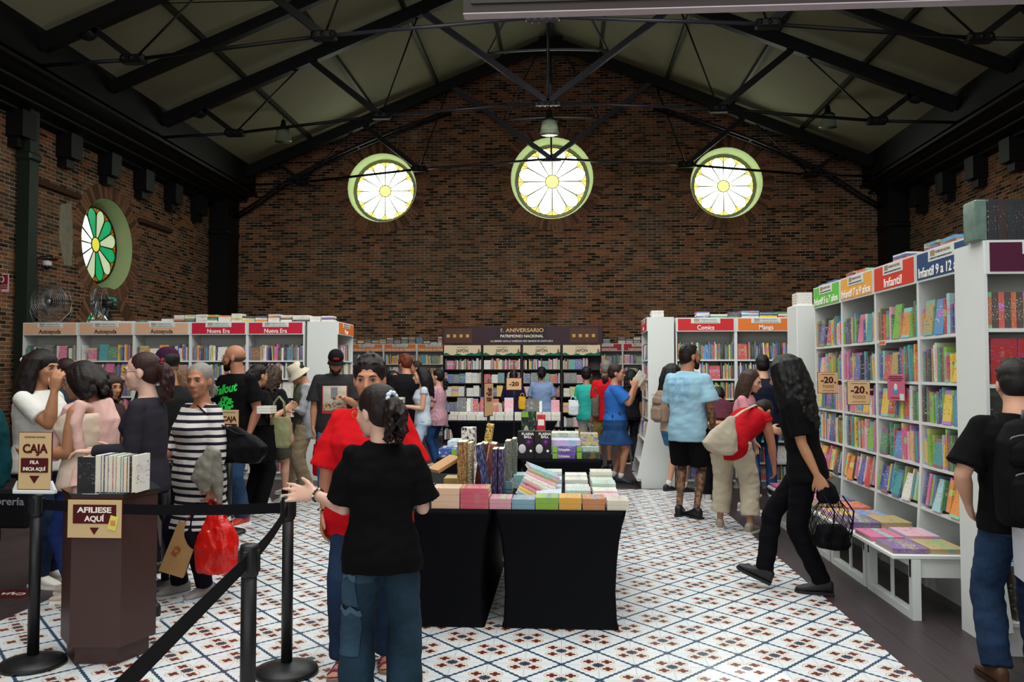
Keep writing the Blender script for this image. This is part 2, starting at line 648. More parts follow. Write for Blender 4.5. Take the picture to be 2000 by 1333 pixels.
# ---- roof trusses
def truss(Y, name, label, collar=True):
    t = empty(name, (XC, Y, 6.4))
    tag(t, label, 'truss', 'black iron trusses under the roof')
    def P(x, z): return (x, 0, z - 6.4)
    rf = lambda x: 10.12 - 0.41 * abs(x)
    for s in (-1, 1):
        MB().beam(P(0, rf(0)), P(s * 8.0, rf(8.0)), .16, .26).build('rafter', STEEL, t)
    L = [(0, 7.07), (3.41, 6.86), (6.48, 6.56), (8.0, 6.5)]
    Rn = [None, 2.62, 4.94, 7.25]
    for s in (-1, 1):
        for i in range(3):
            (xa, za), (xb, zb) = L[i], L[i + 1]
            MB().tube([P(s * xa, za), P(s * xb, zb)], .032, 8).build('tie_rod', ROD if i == 0 else STEEL, t)
        for i, xr in ((0, 2.62), (1, 4.94), (2, 7.25)):
            xa, za = L[i]
            m = MB()
            for d in (-.035, .035):
                m.beam((s * xa, d, za - 6.4), (s * xr, d, rf(xr) - 6.4), .03, .12 if i < 2 else .10, up=(0, 1, 0) if False else (0, 0, 1))
            m.build('strut', ROD if i == 0 else STEEL, t)
        MB().tube([P(s * 3.41, 6.86), P(s * 2.62, rf(2.62))], .018, 6).build('tie_rod', STEEL, t)
        MB().tube([P(s * 6.48, 6.56), P(s * 4.94, rf(4.94))], .018, 6).build('tie_rod', STEEL, t)
        for i in (1, 2):
            xa, za = L[i]
            m = MB()
            m.bbox(s * xa - .2, s * xa + .2, -.09, .09, za - 6.4 - .07, za - 6.4 + .07, .03)
            for d in (-.14, 0, .14):
                m.lathe([(.035, -.11), (.035, .11)], 8, M=Matrix.Translation((s * xa + d, 0, za - 6.4)) @ Matrix.Rotation(pi / 2, 4, 'X'))
            m.build('joint_plate', STEEL, t)
        m = MB().lathe([(.2, -.05), (.2, .05)], 16, M=Matrix.Translation((s * 7.25, 0, rf(7.25) - 6.45)) @ Matrix.Rotation(pi / 2, 4, 'X'))
        m.build('joint_plate', STEEL, t)
        if collar:
            MB().tube([P(s * 1.22, 8.1), P(s * .25, rf(.25))], .022, 6).build('tie_rod', ROD, t)
    MB().tube([P(0, 7.07), P(0, rf(0))], .025, 8).build('king_rod', ROD, t)
    m = MB()
    m.bbox(-.26, .26, -.05, .05, .60, .68, .015)
    for d in (-.17, -.06, .06, .17):
        m.lathe([(.03, -.1), (.03, .1)], 8, M=Matrix.Translation((d, 0, .64)) @ Matrix.Rotation(pi / 2, 4, 'X'))
    m.build('joint_plate', ROD, t)
    MB().box(-.3, .3, -.1, .1, rf(.3) - 6.4 - .2, rf(0) - 6.4 + .1).build('ridge_plate', STEEL, t)
    if collar:
        pts = [P(-1.22 + 2.44 * k / 12, 8.1 + .06 * (1 - ((k - 6) / 6) ** 2)) for k in range(13)]
        MB().tube(pts, .028, 6).build('collar', ROD, t)
    return t


for Y, lab in ((20.8, 'farthest black iron roof truss, just before the back gable'), (16.4, 'middle black iron roof truss carrying the centre pendant lamp'),
               (12.4, 'near black iron roof truss crossing the top of the view'), (8.2, 'black iron roof truss nearest the viewer, mostly above the frame')):
    truss(Y, 'roof_truss', lab)
m = MB()
for s in (-1, 1): m.beam((XC, 14.4, 10.12), (XC + s * 8, 14.4, 10.12 - .41 * 8), .14, .2)
tag(m.build('roof_rafter', STEEL), 'plain black rafter pair between the near and middle trusses', 'rafter')
k = 0
for s in (-1, 1):
    for j, dx in enumerate((1.25, 2.95, 4.6, 6.3)):
        x_ = XC + s * dx
        tag(MB().beam((x_, 5, roof_z(x_) - .05), (x_, WB, roof_z(x_) - .05), .07, .1).build('roof_purlin', plain('olive_painted_purlin', '#2a2e22', .5, .4)),
            '%s long dark purlin from the ridge on the %s roof slope' % (ordinal(j + 1), 'left' if s < 0 else 'right'), 'purlin')
tag(MB().beam((XC, 5, 10.2), (XC, WB, 10.2), .16, .26).build('ridge_beam', STEEL), 'black ridge beam along the top of the roof', 'beam')
tag(MB().tube([(XC - 6.2, 12.6, 7.55), (XC + 6.2, 12.6, 7.55)], .008, 5).build('steel_cable', STEEL), 'thin straight steel cable across the roof', 'cable')

# arched braces springing from the corner pilasters
for s, wx, side in ((-1, WL, 'left'), (1, WR, 'right')):
    pts = []
    for px, py in ((434, 455), (500, 400), (560, 357), (630, 319), (700, 287), (760, 262), (820, 240), (880, 218)):
        p = at_y(px, py, 21.15)
        pts.append(Vector((p.x if s < 0 else 2 * XC - p.x, 21.15, p.z)))
    pts = [q for q in pts if abs(q.x - wx) > .65]
    a_, b_ = pts[0], pts[1]
    if s < 0: pts = [q for q in pts if abs(q.x - wx) > .65]
    q0 = pts[0].copy(); q0.x = wx + s * -.552; q0.z -= .6 * abs(abs(pts[0].x - wx) - .552); pts.insert(0, q0)
    t = empty('arched_brace', pts[0])
    for dy in (-.12, .12):
        q = [p - pts[0] + Vector((0, dy, 0)) for p in pts]
        MB().tube(q, .035, 8).build('brace_bar', STEEL, t)
    m = MB()
    for p in pts[2::2]: MB().box(p.x - pts[0].x - .03, p.x - pts[0].x + .03, -.15, .15, p.z - pts[0].z - .03, p.z - pts[0].z + .03).build('brace_spacer', STEEL, t)
    pass
    tag(t, 'curved twin-bar black brace from the %s corner pilaster up to the roof' % side, 'brace')

# ---- rose windows
PLAS = plain('pale_green_plaster', '#aab884', 0.85, 0.15, 0.12, 3, 0.2)  # the window's green light on the reveal is put into the plaster colour
LEAD = plain('dark_window_lead', '#1c2416', 0.5, 0.4)


def glass(name, col, strength):
    M = Mat(name, 0.25, 0.5)
    nz = M.noise(5, 3, M.coord())
    c = srgb(col)
    M.base(tuple(x * .4 for x in c))
    M.link(M.mix(nz, tuple(x * .85 for x in c), c), M.b.inputs['Emission Color'])
    M.b.inputs['Emission Strength'].default_value = strength
    return M.m


GB = [glass('daylit_white_glass', '#f6fff0', 7.0), glass('daylit_yellow_glass', '#fff08a', 1.6), glass('daylit_amber_glass', '#ffe07a', 1.4), glass('daylit_pale_green_glass', '#d8ffd8', 5.0)]
GSD = [glass('side_white_glass', '#eafff2', 1.5), glass('side_yellow_glass', '#e9e34a', 0.9), glass('side_amber_glass', '#c9860a', 0.55),
       glass('side_green_glass', '#12b06a', 0.75), glass('side_pale_glass', '#d8e8b8', 0.7)]


def rose_window(n, M4, ro, rg, mats, cols, depth=0.42):
    """flower window; local frame: x across, y up, z towards the room"""
    t = empty('window_%d' % n); t.matrix_world = M4
    struct(t)
    N = 48
    mb = MB()
    prof = [(ro, 0.004), (ro - .012, -.02), (rg + .055, -depth), (rg + .05, -depth - .05)]
    vs, fs = [], []
    for r_, z in prof:
        for k in range(N): vs.append((r_ * cos(2 * pi * k / N), r_ * sin(2 * pi * k / N), z))
    for i in range(3):
        for k in range(N): fs.append((i * N + k, i * N + (k + 1) % N, (i + 1) * N + (k + 1) % N, (i + 1) * N + k))
    mb.add(vs, fs, 0, None, True)
    mb.build('window_reveal', PLAS, t, fix=False)
    zg = -depth
    P = 12
    # petals
    rc, rp = rg * .2, rg * .9
    petals, back = MB(), MB()
    came = MB()
    for k in range(P):
        a0 = 2 * pi * k / P + pi / P
        def pt(rr, da): return (rr * cos(a0 + da), rr * sin(a0 + da), zg)
        h = pi / P * .98
        prs = [(rc, h * .98), (rp * .45, h * .97), (rp * .88, h * .97)]
        rim = []
        cr = rp * .88; hw = cr * sin(h * .97)
        for j in range(1, 8):
            th = pi * j / 8
            lx_, ly_ = hw * cos(th), (rg * .985 - cr * cos(h * .97)) * sin(th)
            rim.append((cr * cos(h * .97) + ly_, lx_))
        pts = [pt(r_, d) for r_, d in prs]
        pts += [(x_ * cos(a0) - y_ * sin(a0), x_ * sin(a0) + y_ * cos(a0), zg) for x_, y_ in rim]
        pts += [pt(r_, -d) for r_, d in reversed(prs)]
        petals.add(pts, [tuple(range(len(pts)))], cols[k % len(cols)])
        q = [(x_, y_, zg + .01) for x_, y_, _ in pts]
        came.tube(q, .009 * (rg / .8), 5)
    petals.add([(rc * cos(2 * pi * k / 24), rc * sin(2 * pi * k / 24), zg + .002) for k in range(24)], [tuple(range(24))], 1)
    came.tube([(rc * cos(2 * pi * k / 24), rc * sin(2 * pi * k / 24), zg + .01) for k in range(25)], .012, 5)
    came.tube([(rg * cos(2 * pi * k / 48), rg * sin(2 * pi * k / 48), zg + .01) for k in range(49)], .02, 5)
    for k in range(P):
        a0 = 2 * pi * k / P
        came.tube([(rg * .76 * cos(a0), rg * .76 * sin(a0), zg + .008), (rg * cos(a0), rg * sin(a0), zg + .008)], .007, 4)
    petals.add([(rg * 1.02 * cos(2 * pi * k / 48), rg * 1.02 * sin(2 * pi * k / 48), zg - .006) for k in range(48)], [tuple(range(48))], 2)
    petals.build('stained_glass', mats, t, fix=False)
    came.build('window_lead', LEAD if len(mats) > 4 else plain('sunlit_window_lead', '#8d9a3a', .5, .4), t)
    # ring of radial bricks
    mb = MB()
    nb = int(2 * pi * (ro + .15) / .1)
    for k in range(nb):
        a0 = 2 * pi * k / nb
        M_ = Matrix.Rotation(a0, 4, 'Z')
        g = .5 + .5 * R.random()
        mb.box(ro + .012, ro + .30 + R.uniform(-.008, .008), -.040, .040, -.02, .012 + R.uniform(-.004, .006), R.choice((0, 0, 1, 2)), None, M_)
    mb.build('brick_surround', [plain('arch_brick', '#8a6248', .9, .1, .3, 20), plain('arch_brick_brown', '#775440', .9, .1, .3, 20), plain('arch_brick_dark', '#5e4535', .9, .1, .3, 20)], t)
    return t


n = 0
for kind, a, z, ro, rg, s in WIN:
    n += 1
    if kind == 'b': M4 = Matrix.Translation((a, WB, z)) @ Matrix.Rotation(pi / 2, 4, 'X')
    elif kind == 'l': M4 = Matrix.Translation((WL, a, z)) @ Matrix.Rotation(pi / 2, 4, 'Z') @ Matrix.Rotation(pi / 2, 4, 'X')
    else: M4 = Matrix.Translation((WR, a, z)) @ Matrix.Rotation(-pi / 2, 4, 'Z') @ Matrix.Rotation(pi / 2, 4, 'X')
    rose_window(n, M4, ro, rg, GB if kind == 'b' else GSD, [0] if kind == 'b' else [3, 4, 3, 0, 0, 0, 0, 0, 0, 3, 4, 3] if kind == 'r' else [4, 3, 4, 3, 0, 0, 0, 0, 4, 3, 4, 3],
                0.42 if kind == 'b' else .27)

# fanlight over the side door
t = empty('window_6'); struct(t)
t.matrix_world = Matrix.Translation((WL, FAN_Y, FAN_Z)) @ Matrix.Rotation(pi / 2, 4, 'Z') @ Matrix.Rotation(pi / 2, 4, 'X')
mb, cm = MB(), MB()
NS = 9
fc = [3, 4, 0, 2, 4, 3, 2, 0, 3]
for k in range(NS):
    a0, a1 = pi * k / NS, pi * (k + 1) / NS
    pts = [(.16 * cos(a0), .16 * sin(a0))] + [(.8 * cos(a0 + (a1 - a0) * j / 5), .8 * sin(a0 + (a1 - a0) * j / 5)) for j in range(6)] + [(.16 * cos(a1), .16 * sin(a1))]
    mb.add([(x_, y_, -.3) for x_, y_ in pts], [tuple(range(len(pts)))], fc[k])
    cm.tube([(.16 * cos(a0), .16 * sin(a0), -.29), (.8 * cos(a0), .8 * sin(a0), -.29)], .011, 5)
cm.tube([(.8 * cos(pi * k / 24), .8 * sin(pi * k / 24), -.29) for k in range(25)], .03, 5)
cm.tube([(-.85, 0, -.29), (.85, 0, -.29)], .03, 5)
mb.build('stained_glass', GSD, t, fix=False)
cm.build('window_lead', LEAD, t)
mb = MB()
for k in range(30):
    M_ = Matrix.Rotation(pi * (k + .5) / 30, 4, 'Z')
    mb.box(FAN_R + .01, FAN_R + .33, -.044, .044, -.02, .012, R.choice((0, 1, 2)), None, M_)
mb.build('brick_surround', [plain('arch_brick', '#8a6248', .9, .1, .3, 20), plain('arch_brick_brown', '#775440', .9, .1, .3, 20), plain('arch_brick_dark', '#5e4535', .9, .1, .3, 20)], t)
# the side door below the fanlight
d = empty('door_1', (WL - .3, FAN_Y, 0)); struct(d)
DW = plain('dark_green_door', '#1d2c22', .5, .4)
mb = MB(); mb.box(-.03, .03, -.85, .85, 0, 2.0)
for y0 in (-.78, .08):
    for z0, z1 in ((.12, .9), (1.0, 1.9)): mb.bbox(.02, .05, y0, y0 + .7, z0, z1, .012)
mb.build('door_leaf', DW, d)
mb = MB().tube([(.05, -.05, 1.0), (.11, -.05, 1.0), (.11, -.05, 1.14), (.05, -.05, 1.14)], .01, 6)
mb.build('door_handle', plain('brass', '#a58a4a', .35, .5, .05, 5, 0, 1.0), d)

# plaster patch and old ledge on the left wall
PAT = plain('old_lime_render', '#8f8873', .95, .1, .35, 8, .5)
for pts, lab in (([(118, 400), (140, 396), (143, 470), (140, 520), (126, 518), (116, 465)], 'pale ragged strip of old render left of the round window'),):
    P3 = [at_x(px, py, WL + .012) for px, py in pts]
    mb = MB()
    mb.add([*P3, *[p - Vector((.02, 0, 0)) for p in P3]], [tuple(range(6)), tuple(range(11, 5, -1))] + [(i, (i + 1) % 6, 6 + (i + 1) % 6, 6 + i) for i in range(6)])
    struct(mb.build('trim_3', PAT))
for n_, (x0, y0, x1, y1) in ((4, (58, 352, 150, 385)), (5, (268, 430, 330, 452))):
    p0, p1 = at_x(x0, y0, WL), at_x(x1, y1, WL)
    zz = (p0.z + p1.z) / 2
    struct(MB().bbox(WL - .02, WL + .1, p0.y, p1.y, zz - .05, zz + .05, .01).build('trim_%d' % n_, plain('ledge_brick', '#4a3528', .9, .1, .3, 12)))
# ================================================================ BOOKS AND BOOKCASES
PAL = [('#e9e6df', 'white'), ('#ded9cb', 'cream'), ('#d9482b', 'orange-red'), ('#c0202c', 'red'), ('#e58a2c', 'orange'), ('#e9c22e', 'yellow'),
       ('#7ab833', 'lime green'), ('#2e8b57', 'green'), ('#1f9aa0', 'teal'), ('#3f8fc9', 'light blue'), ('#274f9e', 'blue'), ('#1e2a52', 'navy'),
       ('#6a3f98', 'purple'), ('#d95f9a', 'pink'), ('#e8a9b8', 'pale pink'), ('#1b1b20', 'black'), ('#6b6f75', 'grey'), ('#7a4a2c', 'brown'), ('#9fd0d6', 'pale aqua'), ('#b99b5c', 'ochre')]
CN = {h: n for h, n in PAL}
P_KIDS = [c for c, n in PAL if n not in ('grey',)] + ['#e9c22e', '#7ab833', '#1f9aa0', '#3f8fc9', '#274f9e', '#d95f9a', '#e58a2c']
P_ADULT = ['#e9e6df', '#e9e6df', '#ded9cb', '#ded9cb', '#1b1b20', '#1e2a52', '#c0202c', '#e58a2c', '#1f9aa0', '#6b6f75', '#7a4a2c', '#6a3f98', '#e9c22e', '#274f9e', '#d95f9a', '#b99b5c', '#2e8b57']
P_MANGA = ['#1b1b20', '#1b1b20', '#e9e6df', '#e9e6df', '#c0202c', '#274f9e', '#6b6f75', '#e58a2c', '#e9c22e', '#1e2a52', '#3f8fc9', '#2e8b57']
P_JAPAN = ['#e9e6df', '#e9e6df', '#ded9cb', '#e8a9b8', '#c0202c', '#1b1b20', '#6b6f75', '#d95f9a', '#1f9aa0', '#e9c22e', '#274f9e']


def book_material(name, stuff=False):
    M = Mat(name, 0.38, 0.45)
    if stuff:
        a = M.node('ShaderNodeAttribute', attribute_name='tint')
        col = a.outputs['Color']
        ua = M.node('ShaderNodeAttribute', attribute_name='unit')
        x, y, z = M.xyz(ua.outputs['Vector'])
        ra = M.node('ShaderNodeAttribute', attribute_name='lot')
        rnd = V(M.nt, ra.outputs['Fac'])
        return book_shader(M, col, rnd, x, y, z)
    oi = M.node('ShaderNodeObjectInfo')
    rnd = V(M.nt, oi.outputs['Random'])
    x, y, z = M.xyz(M.coord('Generated'))
    return book_shader(M, oi.outputs['Color'], rnd, x, y, z, V(M.nt, oi.outputs['Alpha']))


def book_shader(M, col, rnd, x, y, z, busy=1.0):
    if isinstance(busy, V): busy = busy.mx((x - .5).abs().gt(.495))
    vec = M.comb(x * 2.5 + rnd * 50.0, y * 2.5, z * 14 + rnd * 31.0)
    mark = M.noise(1.6, 2, vec).gt(0.60) * z.gt(.22) * z.lt(.84)
    hsv = M.node('ShaderNodeHueSaturation')
    M.link(col, hsv.inputs['Color'])
    M.link((rnd * 7.0).fr(), hsv.inputs['Hue'])
    hsv.inputs['Value'].default_value = 0.9
    hsv.inputs['Saturation'].default_value = 0.8
    r2 = (rnd * 13.0).fr()
    band = (z.gt(.87).mx(z.lt(.1)) * r2.gt(.45)).mx((z - .6).abs().lt(.1) * r2.lt(.3))
    lum = M.node('ShaderNodeRGBToBW'); M.link(col, lum.inputs[0])
    ink = M.mix(V(M.nt, lum.outputs[0]).gt(0.25), srgb('#f1ead8'), srgb('#24202c'))
    art = M.noise(1, 3, M.comb(x * 3 + rnd * 20.0, y * 3, z * 4)).smooth(.48, .62) * (rnd * 5.0).fr()
    c = M.mix(art * .6 * busy, col, hsv.outputs[0])
    c = M.mix(band * .85 * busy, c, hsv.outputs[0])
    c = M.mix(mark * .6 * busy, c, ink)
    c = M.mix(busy * .14, c, srgb('#b9b2a4'))
    M.base(c)
    M.b.inputs['Coat Weight'].default_value = .25
    M.b.inputs['Coat Roughness'].default_value = .15
    return M.m


BK = book_material('book_cover')
BKS = book_material('printed_covers', True)
PAGE = plain('book_pages', '#d8cfba', .9, .1, .1, 40)
WHITE = plain('white_lacquered_board', '#d3d6d3', .45, .35, .03, 2)
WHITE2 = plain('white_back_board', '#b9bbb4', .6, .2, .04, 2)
BLACKW = plain('black_brown_board', '#1d1718', .5, .35, .1, 3)

# unit book: x thickness, y depth (spine at y=0), z height
_b = MB()
_b.box(0, 1, 0, .06, 0, 1, 0)
_b.box(0, .10, .06, 1, 0, 1, 0)
_b.box(.90, 1, .06, 1, 0, 1, 0)
_b.box(.10, .90, .06, .975, .012, .988, 1)
_bo = _b.build('book', [BK, PAGE]); BOOKME = _bo.data
bpy.data.objects.remove(_bo)
STUFF = MB()      # the books past the three hundred that show largest
NB = [0]


def rgb(h): return srgb(h)


def book(M4, dims, col, label, group, cat='book', name='book', busy=1.0):
    """one book: M4 places its lower left spine corner, dims = thickness, depth, height"""
    o = link(name, BOOKME)
    o.matrix_world = M4 @ Matrix.Diagonal((*dims, 1))
    o.color = (*rgb(col), busy)
    tag(o, label, cat, group)
    NB[0] += 1
    return o


def stuff_book(M4, dims, col, face=True):
    t, d, h = dims
    STUFF.box(0, t, 0, d, 0, h, 0, rgb(col), M4)


def fill_row(M4, x0, x1, z, hmin, hmax, pal, depth=.15, tmin=.012, tmax=.035, where=None, group=None, face_p=.08, y0=.02, tilt=0.0, lean_p=.15):
    """books upright on a board; M4 is the bookcase frame; where -> individual objects"""
    x = x0 + R.uniform(.0, .02)
    i = 0
    tl = Matrix.Rotation(tilt, 4, 'X')
    while x < x1 - .012:
        i += 1
        col = R.choice(pal)
        h = R.uniform(hmin, hmax)
        if R.random() < face_p and x < x1 - .16:
            w_ = R.uniform(.13, .15)
            M_ = M4 @ Matrix.Translation((x, y0, z + .018 * sin(.12 - tilt) + .0008)) @ tl @ Matrix.Rotation(-.12, 4, 'X')
            dims = (w_, .018, h)
            desc = 'turned face out'
            x += w_ + .004
        else:
            t = R.uniform(tmin, tmax)
            t = min(t, x1 - x)
            if t < .008: break
            run = R.randint(1, 3) if R.random() < .25 else 1
            an = radians(R.uniform(1.0, 4)) if R.random() < lean_p and not tilt and x > x0 + .05 else 0
            if x + h * sin(an) + t > x1: an = 0
            x += h * sin(an) * 1.02
            M_ = M4 @ Matrix.Translation((x, y0 + R.uniform(0, .018), z + depth * sin(-tilt) + .0008)) @ tl @ Matrix.Rotation(-an, 4, 'Y')
            dims = (t, depth, h)
            desc = 'standing'
            x += t + R.uniform(.0005, .003)
        if where: book(M_, dims, col, '%s book%s, %s from left, %s' % (CN[col], ' facing out' if 'out' in desc else '', ordinal(i), where), group)
        else: stuff_book(M_, dims, col)
        if R.random() < .035 and x < x1 - .1: x += R.uniform(.02, .06)


def flat_stack(M4, x, y, z, n, pal, w_=.15, d_=.21, t=(.015, .035), where=None, group=None, rot=0.06, same=None, noun='book'):
    """books lying flat; returns the height reached. spine towards -y"""
    z += .0015
    for i in range(n):
        th = R.uniform(*t)
        col = same or R.choice(pal)
        # lying: thickness up, height along x
        Mx = M4 @ Matrix.Translation((x, y, z)) @ Matrix.Rotation(R.uniform(-rot, rot), 4, 'Z')
        L = Mx @ Matrix(((0, 0, 1, 0), (0, 1, 0, 0), (-1, 0, 0, th), (0, 0, 0, 1)))
        if where: book(L, (th, d_, w_), col, where(i, n, CN.get(col, 'plain')), group, noun)
        else: stuff_book(L, (th, d_, w_), col)
        z += th + .0008
    return z


def header(case, w_, z0, z1, col, txt, txtcol, y=-.012, plate=True, tilt=0.0, size=None):
    HM = plain('header_' + col[1:], col, .5, .3, .02, 3)
    hs = MB().box(.012, w_ - .012, y, y + .02, z0, z1, 0).build('header_sign', WHITE, case)
    hp = MB().box(.03, w_ - .03, y - .003, y, z0 + .014, z1 - .014).build('header_panel', HM, hs)
    h = z1 - z0
    if plate:
        mb = MB(); mb.bbox(w_ / 2 - .2, w_ / 2 + .2, y - .006, y - .002, z1 - h * .42, z1 - .004, .0015)
        mb.build('name_plate', WHITE, hs)
        lettering('PATRIMONIO NACIONAL', .028, plain('gold_print', '#9a7a55', .5, .3), hs, (w_ / 2 + .035, y - .0072, z1 - h * .16), width=.23, depth=.001, bold=.01)
        lettering('LA LIBRERÍA CON LA VARIEDAD MÁS GRANDE DE COSTA RICA', .014, plain('dark_print', '#2a2626', .5, .3), hs, (w_ / 2, y - .0072, z1 - h * .33), width=.34, depth=.001, bold=.01)
        mb = MB()
        for k in range(3): mb.box(w_ / 2 - .16 + .025 * k, w_ / 2 - .142 + .025 * k, y - .0078, y - .006, z1 - h * .25, z1 - h * .07)
        mb.build('building_emblem', plain('gold_print', '#9a7a55', .5, .3), hs)
    lettering(txt, size or h * .46, plain('letters_' + txtcol[1:], txtcol, .5, .3), hs, (w_ / 2, y - .0055, z0 + h * (.27 if plate else .5)), depth=.003, bold=.012,
              width=min(w_ * .86, size and 99 or len(txt) * h * .20))
    return hs


def bookcase(M4, w_, H, boards, label, group, hdr=None, htxt='', hcol='#ffffff', depth=.34, mat=WHITE, back=WHITE2, flare=0.0, hz=.19, name='bookcase', htilt=0, ends=(True, True), fz=.95):
    """one bay. frame: x across, y into the case, front at y=0; flare pushes the foot forward"""
    t = empty(name)
    t.matrix_world = M4
    tag(t, label, 'bookcase', group)
    def fy(z): return 0.0 if z >= fz else -flare * min(1, (fz - z) / (fz - .15))
    for k, xs in enumerate(((0, .02), (w_ - .02, w_))):
        if not ends[k]: continue
        mb = MB()
        prof = [(depth, 0), (depth, H), (0, H), (0, fz), (fy(0.15), .15), (fy(.15) + .06, .15 if flare == 0 else .12), (fy(.15) + .06, 0)]
        vs = [(xs[0], y_, z_) for y_, z_ in prof] + [(xs[1], y_, z_) for y_, z_ in prof]
        n_ = len(prof)
        mb.add(vs, [tuple(range(n_)), tuple(range(2 * n_ - 1, n_ - 1, -1))] + [(i, n_ + i, n_ + (i + 1) % n_, (i + 1) % n_) for i in range(n_)])
        mb.build('side_panel', mat, t)
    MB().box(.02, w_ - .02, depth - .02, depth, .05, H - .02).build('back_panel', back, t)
    MB().box(.02, w_ - .02, 0, depth, H - .022, H - .001).build('top_panel', mat, t)
    for z in boards:
        MB().box(.02, w_ - .02, fy(z) + .004, depth - .02, z - .022, z).build('shelf', mat, t)
    MB().box(.02, w_ - .02, fy(.15) + .07, fy(.15) + .09, 0, min(boards) - .022).build('plinth', mat, t)
    if hdr: header(t, w_, H - hz - .002, H, hdr, htxt, hcol)
    return t, fy


# ---- the long island on the left: five bays facing the viewer
IY = 12.0
p0, p1 = at_y(45, 640, IY), at_y(595, 640, IY)
IW = (p1.x - p0.x) / 5
IH = 2.36
LV = [1.78, 1.51, 1.24, .96, .66, .36, .12]
names = [('Autoayuda', '#d9ac8b', '#33241f')] * 3 + [('Nueva Era', '#c01f3a', '#f3ece6')] * 2
pos = ['leftmost', 'second', 'third', 'fourth', 'fifth']
for k, (tx, hc, tc) in enumerate(names):
    M4 = Matrix.Translation((p0.x + IW * k, IY, 0))
    bookcase(M4, IW, IH, LV, '%s bay of the long white left island, under a %s %s header' % (pos[k], 'peach' if k < 3 else 'crimson', tx), 'bays of the left island', hc, tx, tc)
    for i, z in enumerate(LV):
        top = (IH - .19 if i == 0 else LV[i - 1]) - z
        fill_row(M4, .025, IW - .025, z, .18, min(.25, top - .035), P_ADULT, face_p=.12)
# its end: white side panel to the viewer and a bay facing right
M4 = Matrix.Translation((at_y(661, 640, IY + .05).x, IY - .0, 0)) @ Matrix.Rotation(pi / 2, 4, 'Z')
bookcase(M4, .9, IH, LV, 'end bay of the white left island facing right under an orange header', 'bays of the left island', '#e2702c', 'Hogar', '#fbf3ea', depth=.46)
for i, z in enumerate(LV): fill_row(M4, .025, .87, z, .18, min(.25, (IH - .19 if i == 0 else LV[i - 1]) - z - .035), P_ADULT)
# back-to-back rear row of the island, seen only as its tops
x = p0.x
while x < p1.x + .35:          # loose stacks along the top
    w_ = R.choice((.15, .17, .2, .24))
    if x > at_y(150, 640, IY).x and R.random() < .93:
        pal = P_ADULT[:6] + ['#e9e6df'] * 4 + ['#e58a2c', '#e9c22e', '#6a3f98', '#2e8b57']
        flat_stack(Matrix.Identity(4), x, IY + .03 + R.uniform(0, .05), IH, R.randint(1, 2) + (2 if x > p0.x + 2.2 else 0), pal, w_, .2, (.02, .035))
    x += w_ + R.uniform(.0, .03)

# ---- orange and red bays along the back wall
BYW = 20.7
s1 = at_y(684, 690, BYW).x
bw = (at_y(814, 690, BYW).x - s1) / 2
BH = 2.33
LVB = [1.82, 1.50, 1.18, .86, .54, .16]
for k in range(-2, 3):
    M4 = Matrix.Translation((s1 + bw * k, BYW, 0))
    bookcase(M4, bw, BH, LVB, '%s of the orange-headed white bays against the back wall' % ['far left', 'second', 'third', 'fourth', 'far right'][k + 2], 'orange-headed bays at the back wall', '#e07a32', 'Literatura en Español', '#f7e6cf', depth=.32)
    for i, z in enumerate(LVB): fill_row(M4, .025, bw - .025, z, .18, .24, P_ADULT, face_p=.2)
s2 = at_y(1216, 690, BYW).x
for k in range(-1, 2):
    M4 = Matrix.Translation((s2 + bw * k, BYW, 0))
    bookcase(M4, bw, BH, LVB, '%s of the red-headed white bays against the back wall' % ['left', 'middle', 'right'][k + 1], 'red-headed bays at the back wall', '#b3222d', 'Latinoamericana', '#f7e6dc', depth=.32)
    for i, z in enumerate(LVB): fill_row(M4, .025, bw - .025, z, .18, .24, P_ADULT, face_p=.2)
for a_, b_ in ((s1 - 2 * bw, s1 + 3 * bw), (s2 - bw, s2 + 2 * bw)):
    x = a_
    while x < b_ - .2:
        if R.random() < .8: flat_stack(Matrix.Identity(4), x, BYW + .03, BH, R.randint(2, 6), P_ADULT + ['#6a3f98', '#c0202c', '#1b1b20'], .17, .2, (.02, .035))
        x += .19

